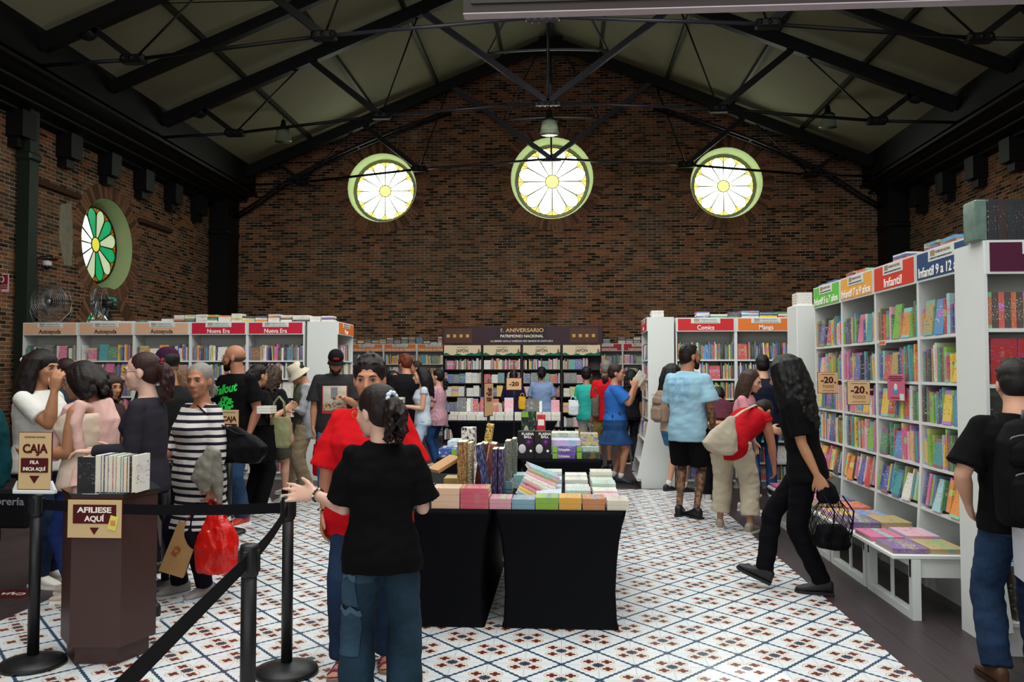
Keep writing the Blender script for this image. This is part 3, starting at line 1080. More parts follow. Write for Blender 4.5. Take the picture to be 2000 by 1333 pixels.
# ---- black anniversary display
AY = 18.3
q0, q1 = at_y(865, 700, AY).x, at_y(1175, 700, AY).x
AW = (q1 - q0) / 4
LVA = [1.67, 1.36, 1.06, .71, .39, .1]
for k in range(4):
    M4 = Matrix.Translation((q0 + AW * k, AY, 0))
    t, _ = bookcase(M4, AW, 2.22, LVA, '%s bay of the black display under a cream header with green hills' % ['left', 'second', 'third', 'right'][k], 'bays of the black display', None, depth=.36, mat=BLACKW, back=plain('grey_back_board', '#4a4346', .6, .3), name='display_bookcase')
    hs = MB().box(.03, AW - .03, -.015, .0, 1.99, 2.21).build('header_sign', plain('cream_card', '#e4cfae', .6, .2, .03, 4), t)
    pts = [(.03 + (AW - .06) * i / 16, 1.975 + .03 + .022 * sin(i * 1.3) + (.035 if i > 11 else 0) + (.02 if i < 2 else 0)) for i in range(17)]
    mb = MB()
    poly = [(.03, 1.975)] + pts + [(AW - .03, 1.975)]
    mb.add([(x_, -.019, z_) for x_, z_ in poly] + [(x_, -.0151, z_) for x_, z_ in poly], [tuple(range(len(poly))), tuple(range(2 * len(poly) - 1, len(poly) - 1, -1))] + [(i, (i + 1) % len(poly), len(poly) + (i + 1) % len(poly), len(poly) + i) for i in range(len(poly))])
    mb.build('painted_hills', plain('jade_print', '#1f6b52', .6, .2, .2, 10), hs)
    lettering('JAPÓN', .105, plain('ink_print', '#24302c', .6, .2), hs, (AW / 2, -.019, 2.085), width=.27, bold=.01, depth=.002)
    lettering('PATRIMONIO NACIONAL', .026, plain('dark_print', '#2a2626', .5, .3), hs, (AW / 2, -.019, 2.165), width=.24, depth=.002)
    MB().add([(AW - .1, -.0185, 2.0), (AW - .05, -.0185, 2.0), (AW - .055, -.0185, 2.1), (AW - .075, -.0185, 2.14), (AW - .095, -.0185, 2.1)], [(0, 1, 2, 3, 4)]).build('painted_figure', plain('rust_print', '#9a5a42', .6, .2), hs)
    for i, z in enumerate(LVA):
        fp = (.12, .65, .9, .45, .2, .3)[i] if k != 3 else .3
        fill_row(M4, .03, AW - (.03 if k != 3 else .3), z, .18, .25, P_JAPAN, face_p=fp)
bn = empty('anniversary_banner', (q0, AY - .03, 2.225))
tag(bn, 'wide plum anniversary banner topping the black display', 'banner')
BWD = q1 - q0
M = Mat('plum_banner_print', .5, .3)
x, y, z = M.xyz(M.coord())
st_ = ((x * 2.1).sin() * (x * 5.3).sin()).smooth(-.2, .6)
M.base(M.mix(st_, srgb('#3a1f2c'), srgb('#20161f')))
b_ = MB().bbox(-.02, BWD + .02, 0, .03, 0, .40, .006).build('banner_board', M.m, bn)
GOLD = plain('gold_lettering', '#d9a860', .4, .4, .25, 3)
CREAM = plain('cream_lettering', '#efe6d6', .5, .3)
lettering('1.ᵉʳ ANIVERSARIO' if False else '1. ANIVERSARIO', .12, GOLD, b_, (BWD / 2, -.004, .315), width=.96, bold=.025)
lettering('er', .04, GOLD, b_, (BWD / 2 - .435, -.004, .34), bold=.02)
lettering('PATRIMONIO NACIONAL', .085, CREAM, b_, (BWD / 2, -.004, .185), width=.96, bold=.025)
lettering('LA LIBRERÍA CON LA VARIEDAD MÁS GRANDE DE COSTA RICA', .055, CREAM, b_, (BWD / 2, -.004, .075), width=1.4, bold=.015)
for s in (0, 1):
    mb = MB()
    x0 = .04 if s == 0 else BWD - .70
    mb.box(x0, x0 + .62, -.004, -.001, .04, .36, 0)
    for i in range(4):
        for j in range(3):
            mb.box(x0 + .05 + .145 * i, x0 + .12 + .145 * i, -.006, -.0035, .06 + .1 * j, .13 + .1 * j, 1 if j == 1 else 0)
    mb.build('building_picture', [plain('brown_print', '#553321', .5, .3, .3, 14), plain('lit_window_print', '#c9a35c', .5, .3)], b_)

# ---- Comics and Manga island
CY = 11.5
c0 = at_y(1320, 700, CY).x
CW = (at_y(1556, 700, CY).x - c0) / 2
for k, (tx, hc) in enumerate((('Comics', '#c4262c'), ('Manga', '#dd7431'))):
    M4 = Matrix.Translation((c0 + CW * k, CY, 0))
    bookcase(M4, CW, IH, LV, 'white bay under the %s %s header, right of centre' % (('red', 'orange')[k], tx), 'bays of the right island', hc, tx, '#f6efe8')
    for i, z in enumerate(LV):
        fill_row(M4, .025, CW - .025, z, .18, min(.25, (IH - .19 if i == 0 else LV[i - 1]) - z - .035), P_MANGA, face_p=.08, tmin=.011, tmax=.022)
M4 = Matrix.Translation((at_y(1266, 640, CY - .1).x, CY + .86, 0)) @ Matrix.Rotation(-pi / 2, 4, 'Z')
bookcase(M4, .9, IH + .01, LV, 'end bay with its plain white side to the viewer, right of centre', 'bays of the right island', '#c4262c', 'Cine', '#f6efe8', depth=.36, flare=.16)
for i, z in enumerate(LV): fill_row(M4, .025, .87, z, .18, min(.24, (IH - .19 if i == 0 else LV[i - 1]) - z - .035), P_ADULT, y0=-.02 if z < .9 else .01)
x = c0 + .3
while x < c0 + 2 * CW - .2:
    w_ = R.choice((.2, .24, .17))
    flat_stack(Matrix.Identity(4), x, CY + .03, IH, R.randint(2, 4), P_MANGA + ['#e9e6df', '#2e8b57', '#3f8fc9'], w_, .2, (.016, .03))
    x += w_ + .01
flat_stack(Matrix.Identity(4), at_y(1272, 640, CY).x, CY - .03, IH + .01, 3, ['#e9e6df'], .17, .22, (.028, .032))

# white column where the two islands meet
tag(MB().bbox(at_y(1545, 700, 9.6).x, at_y(1586, 700, 9.6).x, 9.35, 9.75, 0, 2.36, .01).build('white_pillar_cabinet', WHITE), 'plain tall white cabinet between the Manga bay and the green-headed bay', 'cabinet')
for i in range(5):
    z_ = 2.361 + .028 * i
    book(Matrix.Translation((at_y(1552, 700, 9.5).x, 9.38, z_)) @ Matrix(((0, 0, 1, 0), (0, 1, 0, 0), (-1, 0, 0, .027), (0, 0, 0, 1))), (.027, .2, .17), '#e9e6df',
         'pale book, %s from the bottom of the pile on the plain white cabinet' % ordinal(i + 1), 'pile on the white cabinet')

# ---- children's row down the right, facing left
RXP = 2.68
RW = .856
RY = 5.53
LR = [1.87, 1.53, 1.23, .91, .60, .30]
RHT = 2.5
heads = [('Infantil 9 a 12 años', '#27456f', 'navy'), ('Infantil', '#cf3a26', 'red'), ('Infantil 7 a 9 años', '#e6a345', 'amber'), ('Infantil 5 a 7 años', '#63bb46', 'green')]
for k, (tx, hc, cn) in enumerate(heads):
    # frame: x runs along -Y (left to right as seen), y into +X
    M4 = Matrix.Translation((RXP, RY + RW * (k + 1), 0)) @ Matrix.Rotation(-pi / 2, 4, 'Z')
    bookcase(M4, RW, RHT, LR, 'white bay of the right-hand row under the %s "%s" header' % (cn, tx) if False else 'white bay of the right-hand row, %s %s header' % (cn, tx), 'bays of the right-hand row',
             hc, tx, '#f6f1ea', flare=.05, hz=.22, depth=.36)
    for i, z in enumerate(LR[:5] if k else LR[:5]):
        where = '%s shelf under the %s header' % (ordinal(i + 1), cn) if k == 0 or (k == 1 and i < 1) else None
        top = (RHT - .22 if i == 0 else LR[i - 1]) - z
        fill_row(M4, .025, RW - .025, z, .2, min(.29, top - (.03 if z > .9 else .065)), P_KIDS, face_p=.16, tmin=.016 if k < 3 else .012, tmax=.046 if k < 3 else .03, where=where,
                 group="books under the %s header" % cn, y0=.0 if z > .9 else -.03, tilt=0 if z > .9 else -.16, depth=.17)
    xx = .08
    while xx < RW - .25:
        flat_stack(M4, xx, .02, RHT, R.randint(1, 3), P_KIDS, .24, .2, (.01, .03)) if R.random() < .75 else None
        xx += .27

# ---- the near unit facing the viewer at the right edge
HX, HY, HH = 2.47, 4.98, 2.38
M4 = Matrix.Translation((HX, HY, 0))
bookcase(M4, 1.0, HH, [1.86, 1.53, 1.19, .85, .52, .2], 'near white bay at the right edge facing the viewer under a dark maroon header', 'bays of the near right unit', None, depth=.36, flare=.2)
t = bpy.data.objects['bookcase'] if False else [o for o in COL.objects if o.get('label', '').startswith('near white bay')][0]
hs = MB().box(.012, .99, -.012, .008, HH - .2, HH).build('header_sign', WHITE, t)
MB().box(.03, .97, -.015, -.012, HH - .186, HH - .014).build('header_panel', plain('maroon_header', '#4b1230', .5, .3, .02), hs)
MB().bbox(.215, .62, -.018, -.014, HH - .085, HH - .004, .0015).build('name_plate', WHITE, hs)
mb = MB()
for k in range(4): mb.box(.235 + .03 * k, .258 + .03 * k, -.0195, -.0175, HH - .05, HH - .02)
mb.build('building_emblem', plain('rose_print', '#b08a8a', .5, .3), hs)
lettering('LA LIBRERÍA', .016, plain('dark_print', '#2a2626', .5, .3), hs, (.285, -.0195, HH - .066), width=.1, depth=.001, bold=.01)
lettering('Har', .085, plain('letters_pale', '#ddd3dc', .5, .3), hs, (.285, -.0185, HH - .135), depth=.003, bold=.022)
bookcase(M4 @ Matrix.Translation((1.0, 0, 0)), 1.0, HH, [1.86, 1.53, 1.19, .85, .52, .2], 'second bay of the near right unit, beyond the edge of the view', 'bays of the near right unit', '#4b1230', '', '#ffffff', depth=.36, flare=.2) if False else None
x = .03
cols = ['#c8492a', '#2a2326', '#c8492a', '#2a2326', '#c8492a', '#2a2326', '#c8492a', '#26204f', '#3a3490', '#2a2326', '#3a3490', '#26204f', '#3a3490', '#e9e6df', '#2a2326', '#b99b5c']
CN.update({'#c8492a': 'orange-red', '#2a2326': 'black', '#26204f': 'dark indigo', '#3a3490': 'violet-blue', '#a8201f': 'bright red', '#16161b': 'black', '#0e6f78': 'dark teal', '#3d2a20': 'dark brown', '#2d2433': 'black', '#b5423f': 'rose red', '#d9c7a0': 'tan'})
for i, c_ in enumerate(cols):
    w_ = R.choice((.022, .034, .04, .03))
    book(M4 @ Matrix.Translation((x, .02, 1.86)), (w_, .16, .215), c_, '%s hardback, %s from the left top shelf, maroon-headed bay' % (CN[c_], ordinal(i + 1)), 'hardbacks on the maroon-headed bay')
    x += w_ + .002
for i in range(4):
    book(M4 @ Matrix.Translation((.04 + .155 * i, .02, 1.53)), (.15, .05, .27), '#a8201f' if i < 2 else '#6a3f98' if i == 2 else '#d9c7a0', '%s large book face out, %s from the left second shelf, maroon-headed bay' % (('bright red', 'bright red', 'purple', 'tan')[i], ordinal(i + 1)), 'large books on the maroon-headed bay', busy=.2)
for i in range(4):
    book(M4 @ Matrix.Translation((.03 + .2 * i, .03, 1.19)), (.19, .04, .27), '#16161b', 'black illustrated album face out, %s from the left third shelf, maroon-headed bay' % ordinal(i + 1), 'albums on the maroon-headed bay', busy=.3)
fill_row(M4, .03, .9, .85, .2, .28, ['#1f9aa0', '#274f9e', '#1b1b20', '#7a4a2c'], face_p=0, y0=.0)
fill_row(M4, .03, .9, .52, .24, .29, ['#0e6f78', '#16161b', '#3d2a20', '#1f9aa0'], face_p=.1, y0=-.1, tilt=-.1)
fill_row(M4, .05, .9, .20, .24, .27, ['#0e6f78', '#16161b', '#3d2a20', '#7a4a2c'], face_p=.7, y0=-.16)
# shrink-wrapped boxed sets on top
bx = empty('boxed_book_set', (HX - .04, HY - .0, HH + .001))
tag(bx, 'shrink-wrapped set of dark illustrated volumes on top of the near right unit', 'boxed set')
for i in range(10):
    w_ = .05 if i != 0 else .07
    o = link('volume', BOOKME, bx)
    o.location = (.075 + .053 * i, .0, .0); o.scale = (.05, .16, .245)
    o.color = (*rgb(['#1b1d26', '#2a1c1c', '#1a2026'][i % 3]), .12)
M = Mat('clear_shrink_wrap', .08, .6)
M.b.inputs['Transmission Weight'].default_value = 1
M.b.inputs['IOR'].default_value = 1.15
M.bump(M.noise(9, 3, M.coord()), .8, .03)
WRAP = M.m
mb = MB().bbox(.0, .072, .005, .155, 0, .245, .008)
mb.build('cream_slipcase', plain('green_white_box', '#5f746b', .2, .6, .6, 14), bx)  # mottled colour paints in the green-grey highlights of the wrap

# ---- low white benches with magazines in front of the children's row
BX0, BX1, BZ = 2.12, 2.60, .42
BENCH = []
for k in range(4):
    y0_ = 5.5 + .83 * k
    t = empty('display_bench', (BX0, y0_, 0))
    tag(t, '%s low white display bench in front of the right-hand row' % ['nearest', 'second nearest', 'third nearest', 'farthest'][k], 'bench', 'low display benches')
    MB().bbox(0, .49, 0, .80, BZ - .03, BZ, .006).build('bench_top', WHITE, t)
    MB().box(.12, .48, .02, .045, BZ - .15, BZ - .03).build('apron', WHITE, t)
    MB().box(.12, .48, .755, .78, BZ - .15, BZ - .03).build('apron', WHITE, t)
    for y_ in (.0, .74):
        MB().box(.12, .175, y_ + .0, y_ + .055, 0, BZ - .03).build('leg', WHITE, t)
    MB().box(.12, .175, .055, .74, .0, .05).build('bottom_rail', WHITE, t)
    MB().box(.12, .175, .055, .74, BZ - .08, BZ - .03).build('top_rail', WHITE, t)
    MB().box(.14, .155, .38, .41, .05, BZ - .08).build('mullion', WHITE, t)
    m = 0
    for a_ in range(2):
        for b2 in range(2):
            col = R.choice([c for c in P_KIDS if CN[c] not in ('black', 'white')]) if k else ['#6a3f98', '#b99b5c', '#d95f9a', '#e8a9b8'][a_ * 2 + b2]
            zt = BZ + .0015
            nn = R.randint(3, 5)
            for i in range(nn):
                th = .010
                Mx = Matrix.Translation((BX0 + .015 + .238 * b2, y0_ + .03 + .38 * a_, zt)) @ Matrix.Rotation(R.uniform(-.02, .02), 4, 'Z')
                L = Mx @ Matrix(((0, 0, 1, 0), (0, 1, 0, 0), (-1, 0, 0, th), (0, 0, 0, 1)))
                if k < 1 or (i == nn - 1 and k < 3):
                    book(L, (th, .33, .225), col, '%s picture book, %s in the %s %s pile, %s low bench' % (CN[col], 'topmost' if i == nn - 1 else ordinal(i + 1) + ' from bottom',
                         'near' if a_ == 0 else 'far', 'aisle-side' if b2 == 0 else 'shelf-side', ['nearest', 'second', 'third', 'farthest'][k]), 'picture books on the low benches')
                else: stuff_book(L, (th, .33, .225), col)
                zt += th + .0006

# -20 TODO flags clipped to the shelves, pink notice
KRAFT = plain('kraft_card', '#d9b083', .6, .2, .08, 5)
MAR = plain('maroon_print', '#4d0f16', .6, .2)


def discount(name, loc, rz, w_, label, group, todo=True, flag=True):
    t = empty(name, loc, rz)
    tag(t, label, 'sign', group)
    MB().bbox(-w_ / 2 - .004, w_ / 2 + .004, .0005, .006, -w_ / 2 - .004, w_ / 2 + .004, .002).build('sign_edge', MAR, t)
    b_ = MB().bbox(-w_ / 2, w_ / 2, -.003, .0035, -w_ / 2, w_ / 2, .0015).build('sign_card', KRAFT, t)
    lettering('-20', w_ * .42, MAR, b_, (-w_ * .05, -.004, w_ * .12), bold=.03, width=w_ * .62)
    lettering('%', w_ * .14, MAR, b_, (w_ * .36, -.004, w_ * .0), bold=.02)
    if todo:
        lettering('TODO', w_ * .2, plain('brown_thin_print', '#7a5034', .6, .2), b_, (0, -.004, -w_ * .19), width=w_ * .58)
        lettering('PATRIMONIO NACIONAL', w_ * .05, plain('brown_thin_print', '#7a5034', .6, .2), b_, (0, -.004, w_ * .41), width=w_ * .7)
        m_ = MB()
        for s in (-1, 1):
            m_.tube([(0, -.005, -w_ * .40), (s * w_ * .1, -.005, -w_ * .36), (s * w_ * .3, -.005, -w_ * .39)], w_ * .008, 5)
        m_.build('open_book_emblem', plain('brown_thin_print', '#7a5034', .6, .2), b_)
    if flag: MB().box(w_ / 2, w_ / 2 + .03, -.004, .006, -.02, .02).build('clip', MAR, t)
    return t


p_ = at_y(1617, 748, 7.6)
discount('discount_sign', p_, .12, .185, 'kraft -20 TODO sign clipped to the shelf under the amber header', 'square discount signs on the right-hand row')
p_ = at_y(1677, 768, 6.6)
discount('discount_sign', p_, .12, .18, 'kraft -20 TODO sign clipped to the shelf under the red header', 'square discount signs on the right-hand row')
t = empty('pink_notice', at_x(1750, 757, RXP - .03), -pi / 2 + .0)
tag(t, 'pink card notice with a small drawing hanging on the red-headed bay', 'notice')
b_ = MB().bbox(-.17, .17, -.002, .002, -.105, .105, .001).build('notice_card', plain('rose_card', '#c4607c', .5, .3, .05), t)
for zz, ww in ((.085, .26), (.07, .3), (.055, .22), (-.085, .2)):
    MB().box(-ww / 2, ww / 2, -.0035, -.002, zz - .003, zz + .003).build('printed_line', MAR, b_)
MB().box(-.06, .05, -.0035, -.002, -.05, -.02).build('blue_book_drawing', plain('blue_print', '#4a86b8', .5, .3), b_)
MB().ell((0, -.003, .0), (.035, .001, .03), 10, 6).build('round_drawing', plain('pale_print', '#cfd6cf', .5, .3), b_)
MB().box(.08, .16, -.004, -.002, -.1, -.05).build('price_slip', WHITE, b_)
t = empty('price_card', at_x(1724, 670, RXP - .03), -pi / 2)
tag(t, 'small orange and white price card on the red-headed bay', 'sign')
MB().box(-.07, .07, -.004, .0, -.02, .02).build('card', WHITE, t)
MB().box(-.06, .06, -.006, -.004, -.012, .012).build('printed_band', plain('orange_print', '#e0632c', .5, .3), t)
# ================================================================ PEOPLE: the builder
from mathutils import noise as mnoise
from mathutils.bvhtree import BVHTree


def remeshed(mb, vox, smooth=4, fold=0.0, fscale=(7, 7, 12), push=None, seed=0.0):
    """fuse the overlapping closed pieces of mb into one continuous skin"""
    me = bpy.data.meshes.new('skin')
    me.from_pydata(mb.v, [], mb.f)
    bm = bmesh.new(); bm.from_mesh(me)
    bmesh.ops.recalc_face_normals(bm, faces=bm.faces)
    bm.to_mesh(me); bm.free()
    o = bpy.data.objects.new('tmp', me); COL.objects.link(o)
    m = o.modifiers.new('r', 'REMESH'); m.mode = 'VOXEL'; m.voxel_size = vox; m.adaptivity = 0
    if smooth:
        s = o.modifiers.new('s', 'SMOOTH'); s.factor = .5; s.iterations = smooth
    dg = bpy.context.evaluated_depsgraph_get(); dg.update()
    out = bpy.data.meshes.new_from_object(o.evaluated_get(dg))
    bpy.data.objects.remove(o); bpy.data.meshes.remove(me)
    n = len(out.vertices)
    if push or fold:
        nr = [v.normal.copy() for v in out.vertices]
        for v, nn in zip(out.vertices, nr):
            if fold:
                c = v.co
                a = mnoise.noise(Vector((c.x * fscale[0] + seed, c.y * fscale[1], c.z * fscale[2])))
                b = mnoise.noise(Vector((c.x * fscale[0] * 2.3 + c.z * 9 + seed, c.y * fscale[1] * 2.3, c.z * fscale[2] * 1.7)))
                v.co = c + nn * fold * (a + .5 * b)
            if push: v.co = push(v.co)
    out.polygons.foreach_set('use_smooth', [True] * len(out.polygons))
    out.update()
    return out


def loft(mb, rings, n=20, p=2.2, M=None):
    """closed skin through rings (centre, x half-axis, y half-axis vectors); p>2 squares the section"""
    vs, fs = [], []
    for c, ax, ay in rings:
        for k in range(n):
            a = 2 * pi * k / n
            ca, sa = cos(a), sin(a)
            ca = math.copysign(abs(ca) ** (2 / p), ca); sa = math.copysign(abs(sa) ** (2 / p), sa)
            vs.append(Vector(c) + Vector(ax) * ca + Vector(ay) * sa)
    for i in range(len(rings) - 1):
        for k in range(n): fs.append((i * n + k, i * n + (k + 1) % n, (i + 1) * n + (k + 1) % n, (i + 1) * n + k))
    fs.append(tuple(reversed(range(n)))); fs.append(tuple((len(rings) - 1) * n + k for k in range(n)))
    mb.add(vs, fs, 0, None, True, M)


def cloth(col, var=.12, rough=.85, bump=.25):
    key = ('cloth', col)
    if key in _mc: return _mc[key]
    M = Mat('fabric_' + col.lstrip('#'), rough, .15)
    c = srgb(col)
    co = M.coord()
    nz = M.noise(5, 4, co)
    M.base(M.mix(nz, tuple(x * (1 - var) for x in c), tuple(min(1, x * (1 + var)) for x in c)))
    M.bump(M.noise(11, 4, co, .6) + M.noise(260, 2, co) * .12, bump, .02)
    M.b.inputs['Specular IOR Level'].default_value = .08
    _mc[key] = M.m
    return M.m


def denim(col):
    key = ('denim', col)
    if key in _mc: return _mc[key]
    M = Mat('denim_' + col.lstrip('#'), .85, .15)
    c = srgb(col)
    co = M.coord()
    x, y, z = M.xyz(co)
    nz = M.noise(4, 4, co)
    c1 = M.mix(nz.smooth(.35, .7), tuple(v * .75 for v in c), tuple(min(1, v * 1.35) for v in c))
    c1 = M.mix(M.noise(1, 2, M.comb(x * 300, y * 300, z * 30)).smooth(.55, .7) * .25, c1, tuple(min(1, v * 2.2 + .02) for v in c))
    M.base(c1)
    M.bump(M.noise(9, 4, co, .6), .3, .02)
    _mc[key] = M.m
    return M.m


def skin(col):
    key = ('skin', col)
    if key in _mc: return _mc[key]
    M = Mat('skin_' + col.lstrip('#'), .5, .35)
    c = srgb(col)
    nz = M.noise(9, 3, M.coord())
    M.base(M.mix(nz, tuple(v * .9 for v in c), (min(1, c[0] * 1.08), c[1] * 1.0, c[2] * .98)))
    M.b.inputs['Subsurface Weight'].default_value = .08
    M.b.inputs['Subsurface Radius'].default_value = (.02, .008, .004)
    _mc[key] = M.m
    return M.m


def hairmat(col):
    key = ('hair', col)
    if key in _mc: return _mc[key]
    M = Mat('hair_' + col.lstrip('#'), .5, .25)
    c = srgb(col)
    x, y, z = M.xyz(M.coord())
    st = M.noise(1, 3, M.comb(x * 160, y * 160, z * 14), .6)
    M.base(M.mix(st, tuple(v * .45 for v in c), tuple(min(1, v * 1.15) for v in c)))
    M.bump(st, .6, .006)
    _mc[key] = M.m
    return M.m


EYEW = plain('eye_white', '#a39a92', .3, .5, .02)
EYED = plain('eye_iris', '#1f130d', .2, .6, .05)
BROW = {}


def ik(a, b, l1, l2, pole):
    """middle joint of a two-bone limb from a to b, bending towards pole"""
    d = b - a
    L = d.length
    if L > (l1 + l2) * .999:
        b = a + d * ((l1 + l2) * .999 / L); d = b - a; L = d.length
    x = (l1 * l1 - l2 * l2 + L * L) / (2 * L)
    h = sqrt(max(0, l1 * l1 - x * x))
    dn = d.normalized()
    pv = (pole - dn * pole.dot(dn))
    pv = pv.normalized() if pv.length > 1e-6 else Vector((0, -1, 0))
    return a + dn * x + pv * h, b


class Person:
    """local frame: facing -y, own left +x, feet on z=0"""
    def __init__(s, label, px, Y, H, face, sk='#a8765a', build=1.0, male=False, lean=0, side=0, twist=0, head=(0, 0, 0), feet=None, armL=None, armR=None,
                 vox=.011, belly=0.0, hips=0.0, group=None, crouch=0.0, hip_back=0.0, bust=0.0, handL=None, handR=None, X=None, knee=None, bare_arms=True):
        X = at_y(px, 728, Y).x if X is None else X
        s.t = empty('person', (X, Y, .004 if (RX0 < X < RX1 and Y < RY1) else 0), radians(face))
        tag(s.t, label, 'person', group)
        s.label = label
        s.H, s.k, s.b, s.male, s.vox = H, H / 1.70, build, male, vox
        k = s.k
        s.hk = (.5 + .5 * k) * 1.13
        s.belly, s.hips, s.bust = belly, hips, bust
        s.skin = skin(sk)
        s.pel = Vector((0, hip_back, (.93 - crouch) * k))
        s.RT = Matrix.Rotation(radians(twist), 3, 'Z') @ Matrix.Rotation(radians(side), 3, 'Y') @ Matrix.Rotation(radians(lean), 3, 'X')
        s.sw = (.175 if male else .152) * k * (.6 + .4 * build)
        # head
        s.neck0 = s.T(0, .012 * k, .50 * k)
        s.RH = Matrix.Rotation(radians(twist * .7 + head[0]), 3, 'Z') @ Matrix.Rotation(radians(head[2]), 3, 'Y') @ Matrix.Rotation(radians(lean * .6 + head[1]), 3, 'X')
        nk = s.neck0 + (s.RT @ Vector((0, -.012, .075 * k)) * .5 + s.RH @ Vector((0, -.012, .075 * k)) * .5)
        s.hc = nk + s.RH @ Vector((0, -.022, .085)) * s.hk
        s.nk = nk
        # arms: (out, forward, up) directions of upper arm and forearm
        s.arm = {}
        for sd, a in ((1, armL), (-1, armR)):
            a = a or ((.16, .0, -1), (.05, .15, -1))
            sh = s.T(sd * s.sw, 0, .437 * k)
            l1, l2 = .285 * k, .245 * k
            if len(a) == 2 and not isinstance(a[0], str):
                u_, f_ = [Vector((sd * q[0], -q[1], q[2])).normalized() for q in a]
                el = sh + u_ * l1
                wr = el + f_ * l2
            else:      # ('to', (out, forward, height), (pole))
                tgt = Vector((sd * a[1][0], -a[1][1], a[1][2]))
                pole = Vector((sd * a[2][0], -a[2][1], a[2][2])) if len(a) > 2 else Vector((sd * .5, .5, -1))
                el, wr = ik(sh, tgt, l1, l2, pole)
            s.arm[sd] = [sh, el, wr]
        s.hand = {1: handL or {}, -1: handR or {}}
        # legs
        feet = feet or ((.09, .0), (.09, .0))
        s.leg, s.foot = {}, {}
        for i, sd in enumerate((1, -1)):
            f = feet[i]
            hz = f[2] if len(f) > 2 else 0
            ank = Vector((sd * f[0] * k, -f[1] * k, .085 * k + hz))
            hp = s.pel + Vector((sd * .088 * k * (.7 + .3 * build), 0, -.03 * k))
            kn, ank2 = ik(hp, ank, .43 * k, .425 * k, Vector((sd * .12, -1, 0)))
            s.leg[sd] = [hp, kn, ank2]
            s.foot[sd] = (f[3] if len(f) > 3 else 8, f[4] if len(f) > 4 else 0)
        s.bodymesh()

    def T(s, x, y, z): return s.pel + s.RT @ Vector((x, y, z))

    def torso_rings(s, grow, z0, z1, flare=0.0):
        """(x, y half-widths) profile of the trunk in its own frame"""
        k, b = s.k, s.b
        if s.male: P = [(-.16, .155, .108), (-.08, .165, .118), (.0, .158, .115), (.10, .150, .108), (.20, .158, .112), (.31, .176, .122), (.40, .178, .116), (.455, .155, .095), (.495, .095, .07), (.52, .062, .06)]
        else: P = [(-.16, .165, .112), (-.08, .175, .122), (.0, .160, .115), (.10, .132, .098), (.20, .140, .103), (.31, .155, .112), (.40, .152, .104), (.455, .132, .086), (.495, .085, .064), (.52, .055, .055)]
        def f(z):
            z = max(P[0][0], min(P[-1][0], z))
            for a_, b_ in zip(P, P[1:]):
                if z <= b_[0]:
                    t = (z - a_[0]) / (b_[0] - a_[0])
                    return a_[1] + (b_[1] - a_[1]) * t, a_[2] + (b_[2] - a_[2]) * t
            return P[-1][1:]
        zs = sorted({z0, z1} | {p[0] for p in P if z0 < p[0] < z1})
        out = []
        for z in zs:
            rx, ry = f(z)
            w_ = max(0, 1 - abs(z - .08) / .28)
            bb = b if z < .44 else 1 + (b - 1) * .5 * max(0, (.52 - z) / .08)
            fl = flare * max(0, (z1 - z) / (z1 - z0)) ** 1.2
            yo = -s.belly * w_ * .5 - (s.bust * .5 * max(0, 1 - abs(z - .32) / .1))
            out.append((z, rx * bb * k + grow + fl + s.hips * max(0, 1 - abs(z + .06) / .16), ry * bb * k + grow + s.belly * w_ * .5 + fl * .8 + s.bust * .5 * max(0, 1 - abs(z - .32) / .1) + s.hips * .6 * max(0, 1 - abs(z + .06) / .16), yo))
        return out

    def loft_torso(s, mb, grow, z0, z1, flare=0.0, p=2.3, upright_below=None):
        rings = []
        for z, rx, ry, yo in s.torso_rings(grow, z0, z1, flare):
            if upright_below is not None and z < upright_below:
                c = s.pel + Vector((0, yo, z * s.k)); rings.append((c, Vector((rx, 0, 0)), Vector((0, ry, 0))))
            else: rings.append((s.T(0, yo, z * s.k), s.RT @ Vector((rx, 0, 0)), s.RT @ Vector((0, ry, 0))))
        loft(mb, rings, 24, p)

    def bodymesh(s):
        k, hk = s.k, s.hk
        mb = MB()
        s.loft_torso(mb, -.012, -.12, .52)
        # neck
        nr = (.058 if s.male else .048) * hk * (.8 + .2 * s.b)
        hb = s.hc + s.RH @ Vector((0, .018, -.05)) * hk
        mb.tube([s.T(0, .012 * k, .43 * k), s.neck0, (s.neck0 + hb) / 2, hb], [nr * 1.5, nr * 1.15, nr, nr * .98], 14)
        # head
        h = MB()
        h.ell((0, .014, .028), (.073, .092, .083), 20, 14)
        h.ell((0, -.024, -.018), (.062, .067, .086), 18, 12)
        h.ell((0, -.028, -.068), (.05, .05, .040), 14, 10)
        h.ell((0, -.068, -.094), (.021, .017, .016), 10, 8)
        for q in (-1, 1):
            h.ell((q * .038, -.056, -.022), (.023, .021, .022), 10, 8)
            h.ell((q * .072, .010, -.012), (.010, .020, .031), 10, 8)
            h.ell((q * .0105, -.095, -.034), (.0095, .010, .008), 8, 6)
        h.ell((0, -.072, .024), (.046, .017, .012), 12, 8)
        h.ell((0, -.078, -.062), (.027, .017, .018), 12, 8)
        h.tube([(0, -.082, .014), (0, -.094, -.01), (0, -.104, -.030)], [.008, .0095, .0125], 8)
        h.ell((0, -.104, -.030), (.0125, .011, .010), 8, 6)
        MH = Matrix.Translation(s.hc) @ s.RH.to_4x4() @ Matrix.Scale(hk, 4)
        s.MH = MH
        mb.add(h.v, h.f, 0, None, True, MH)
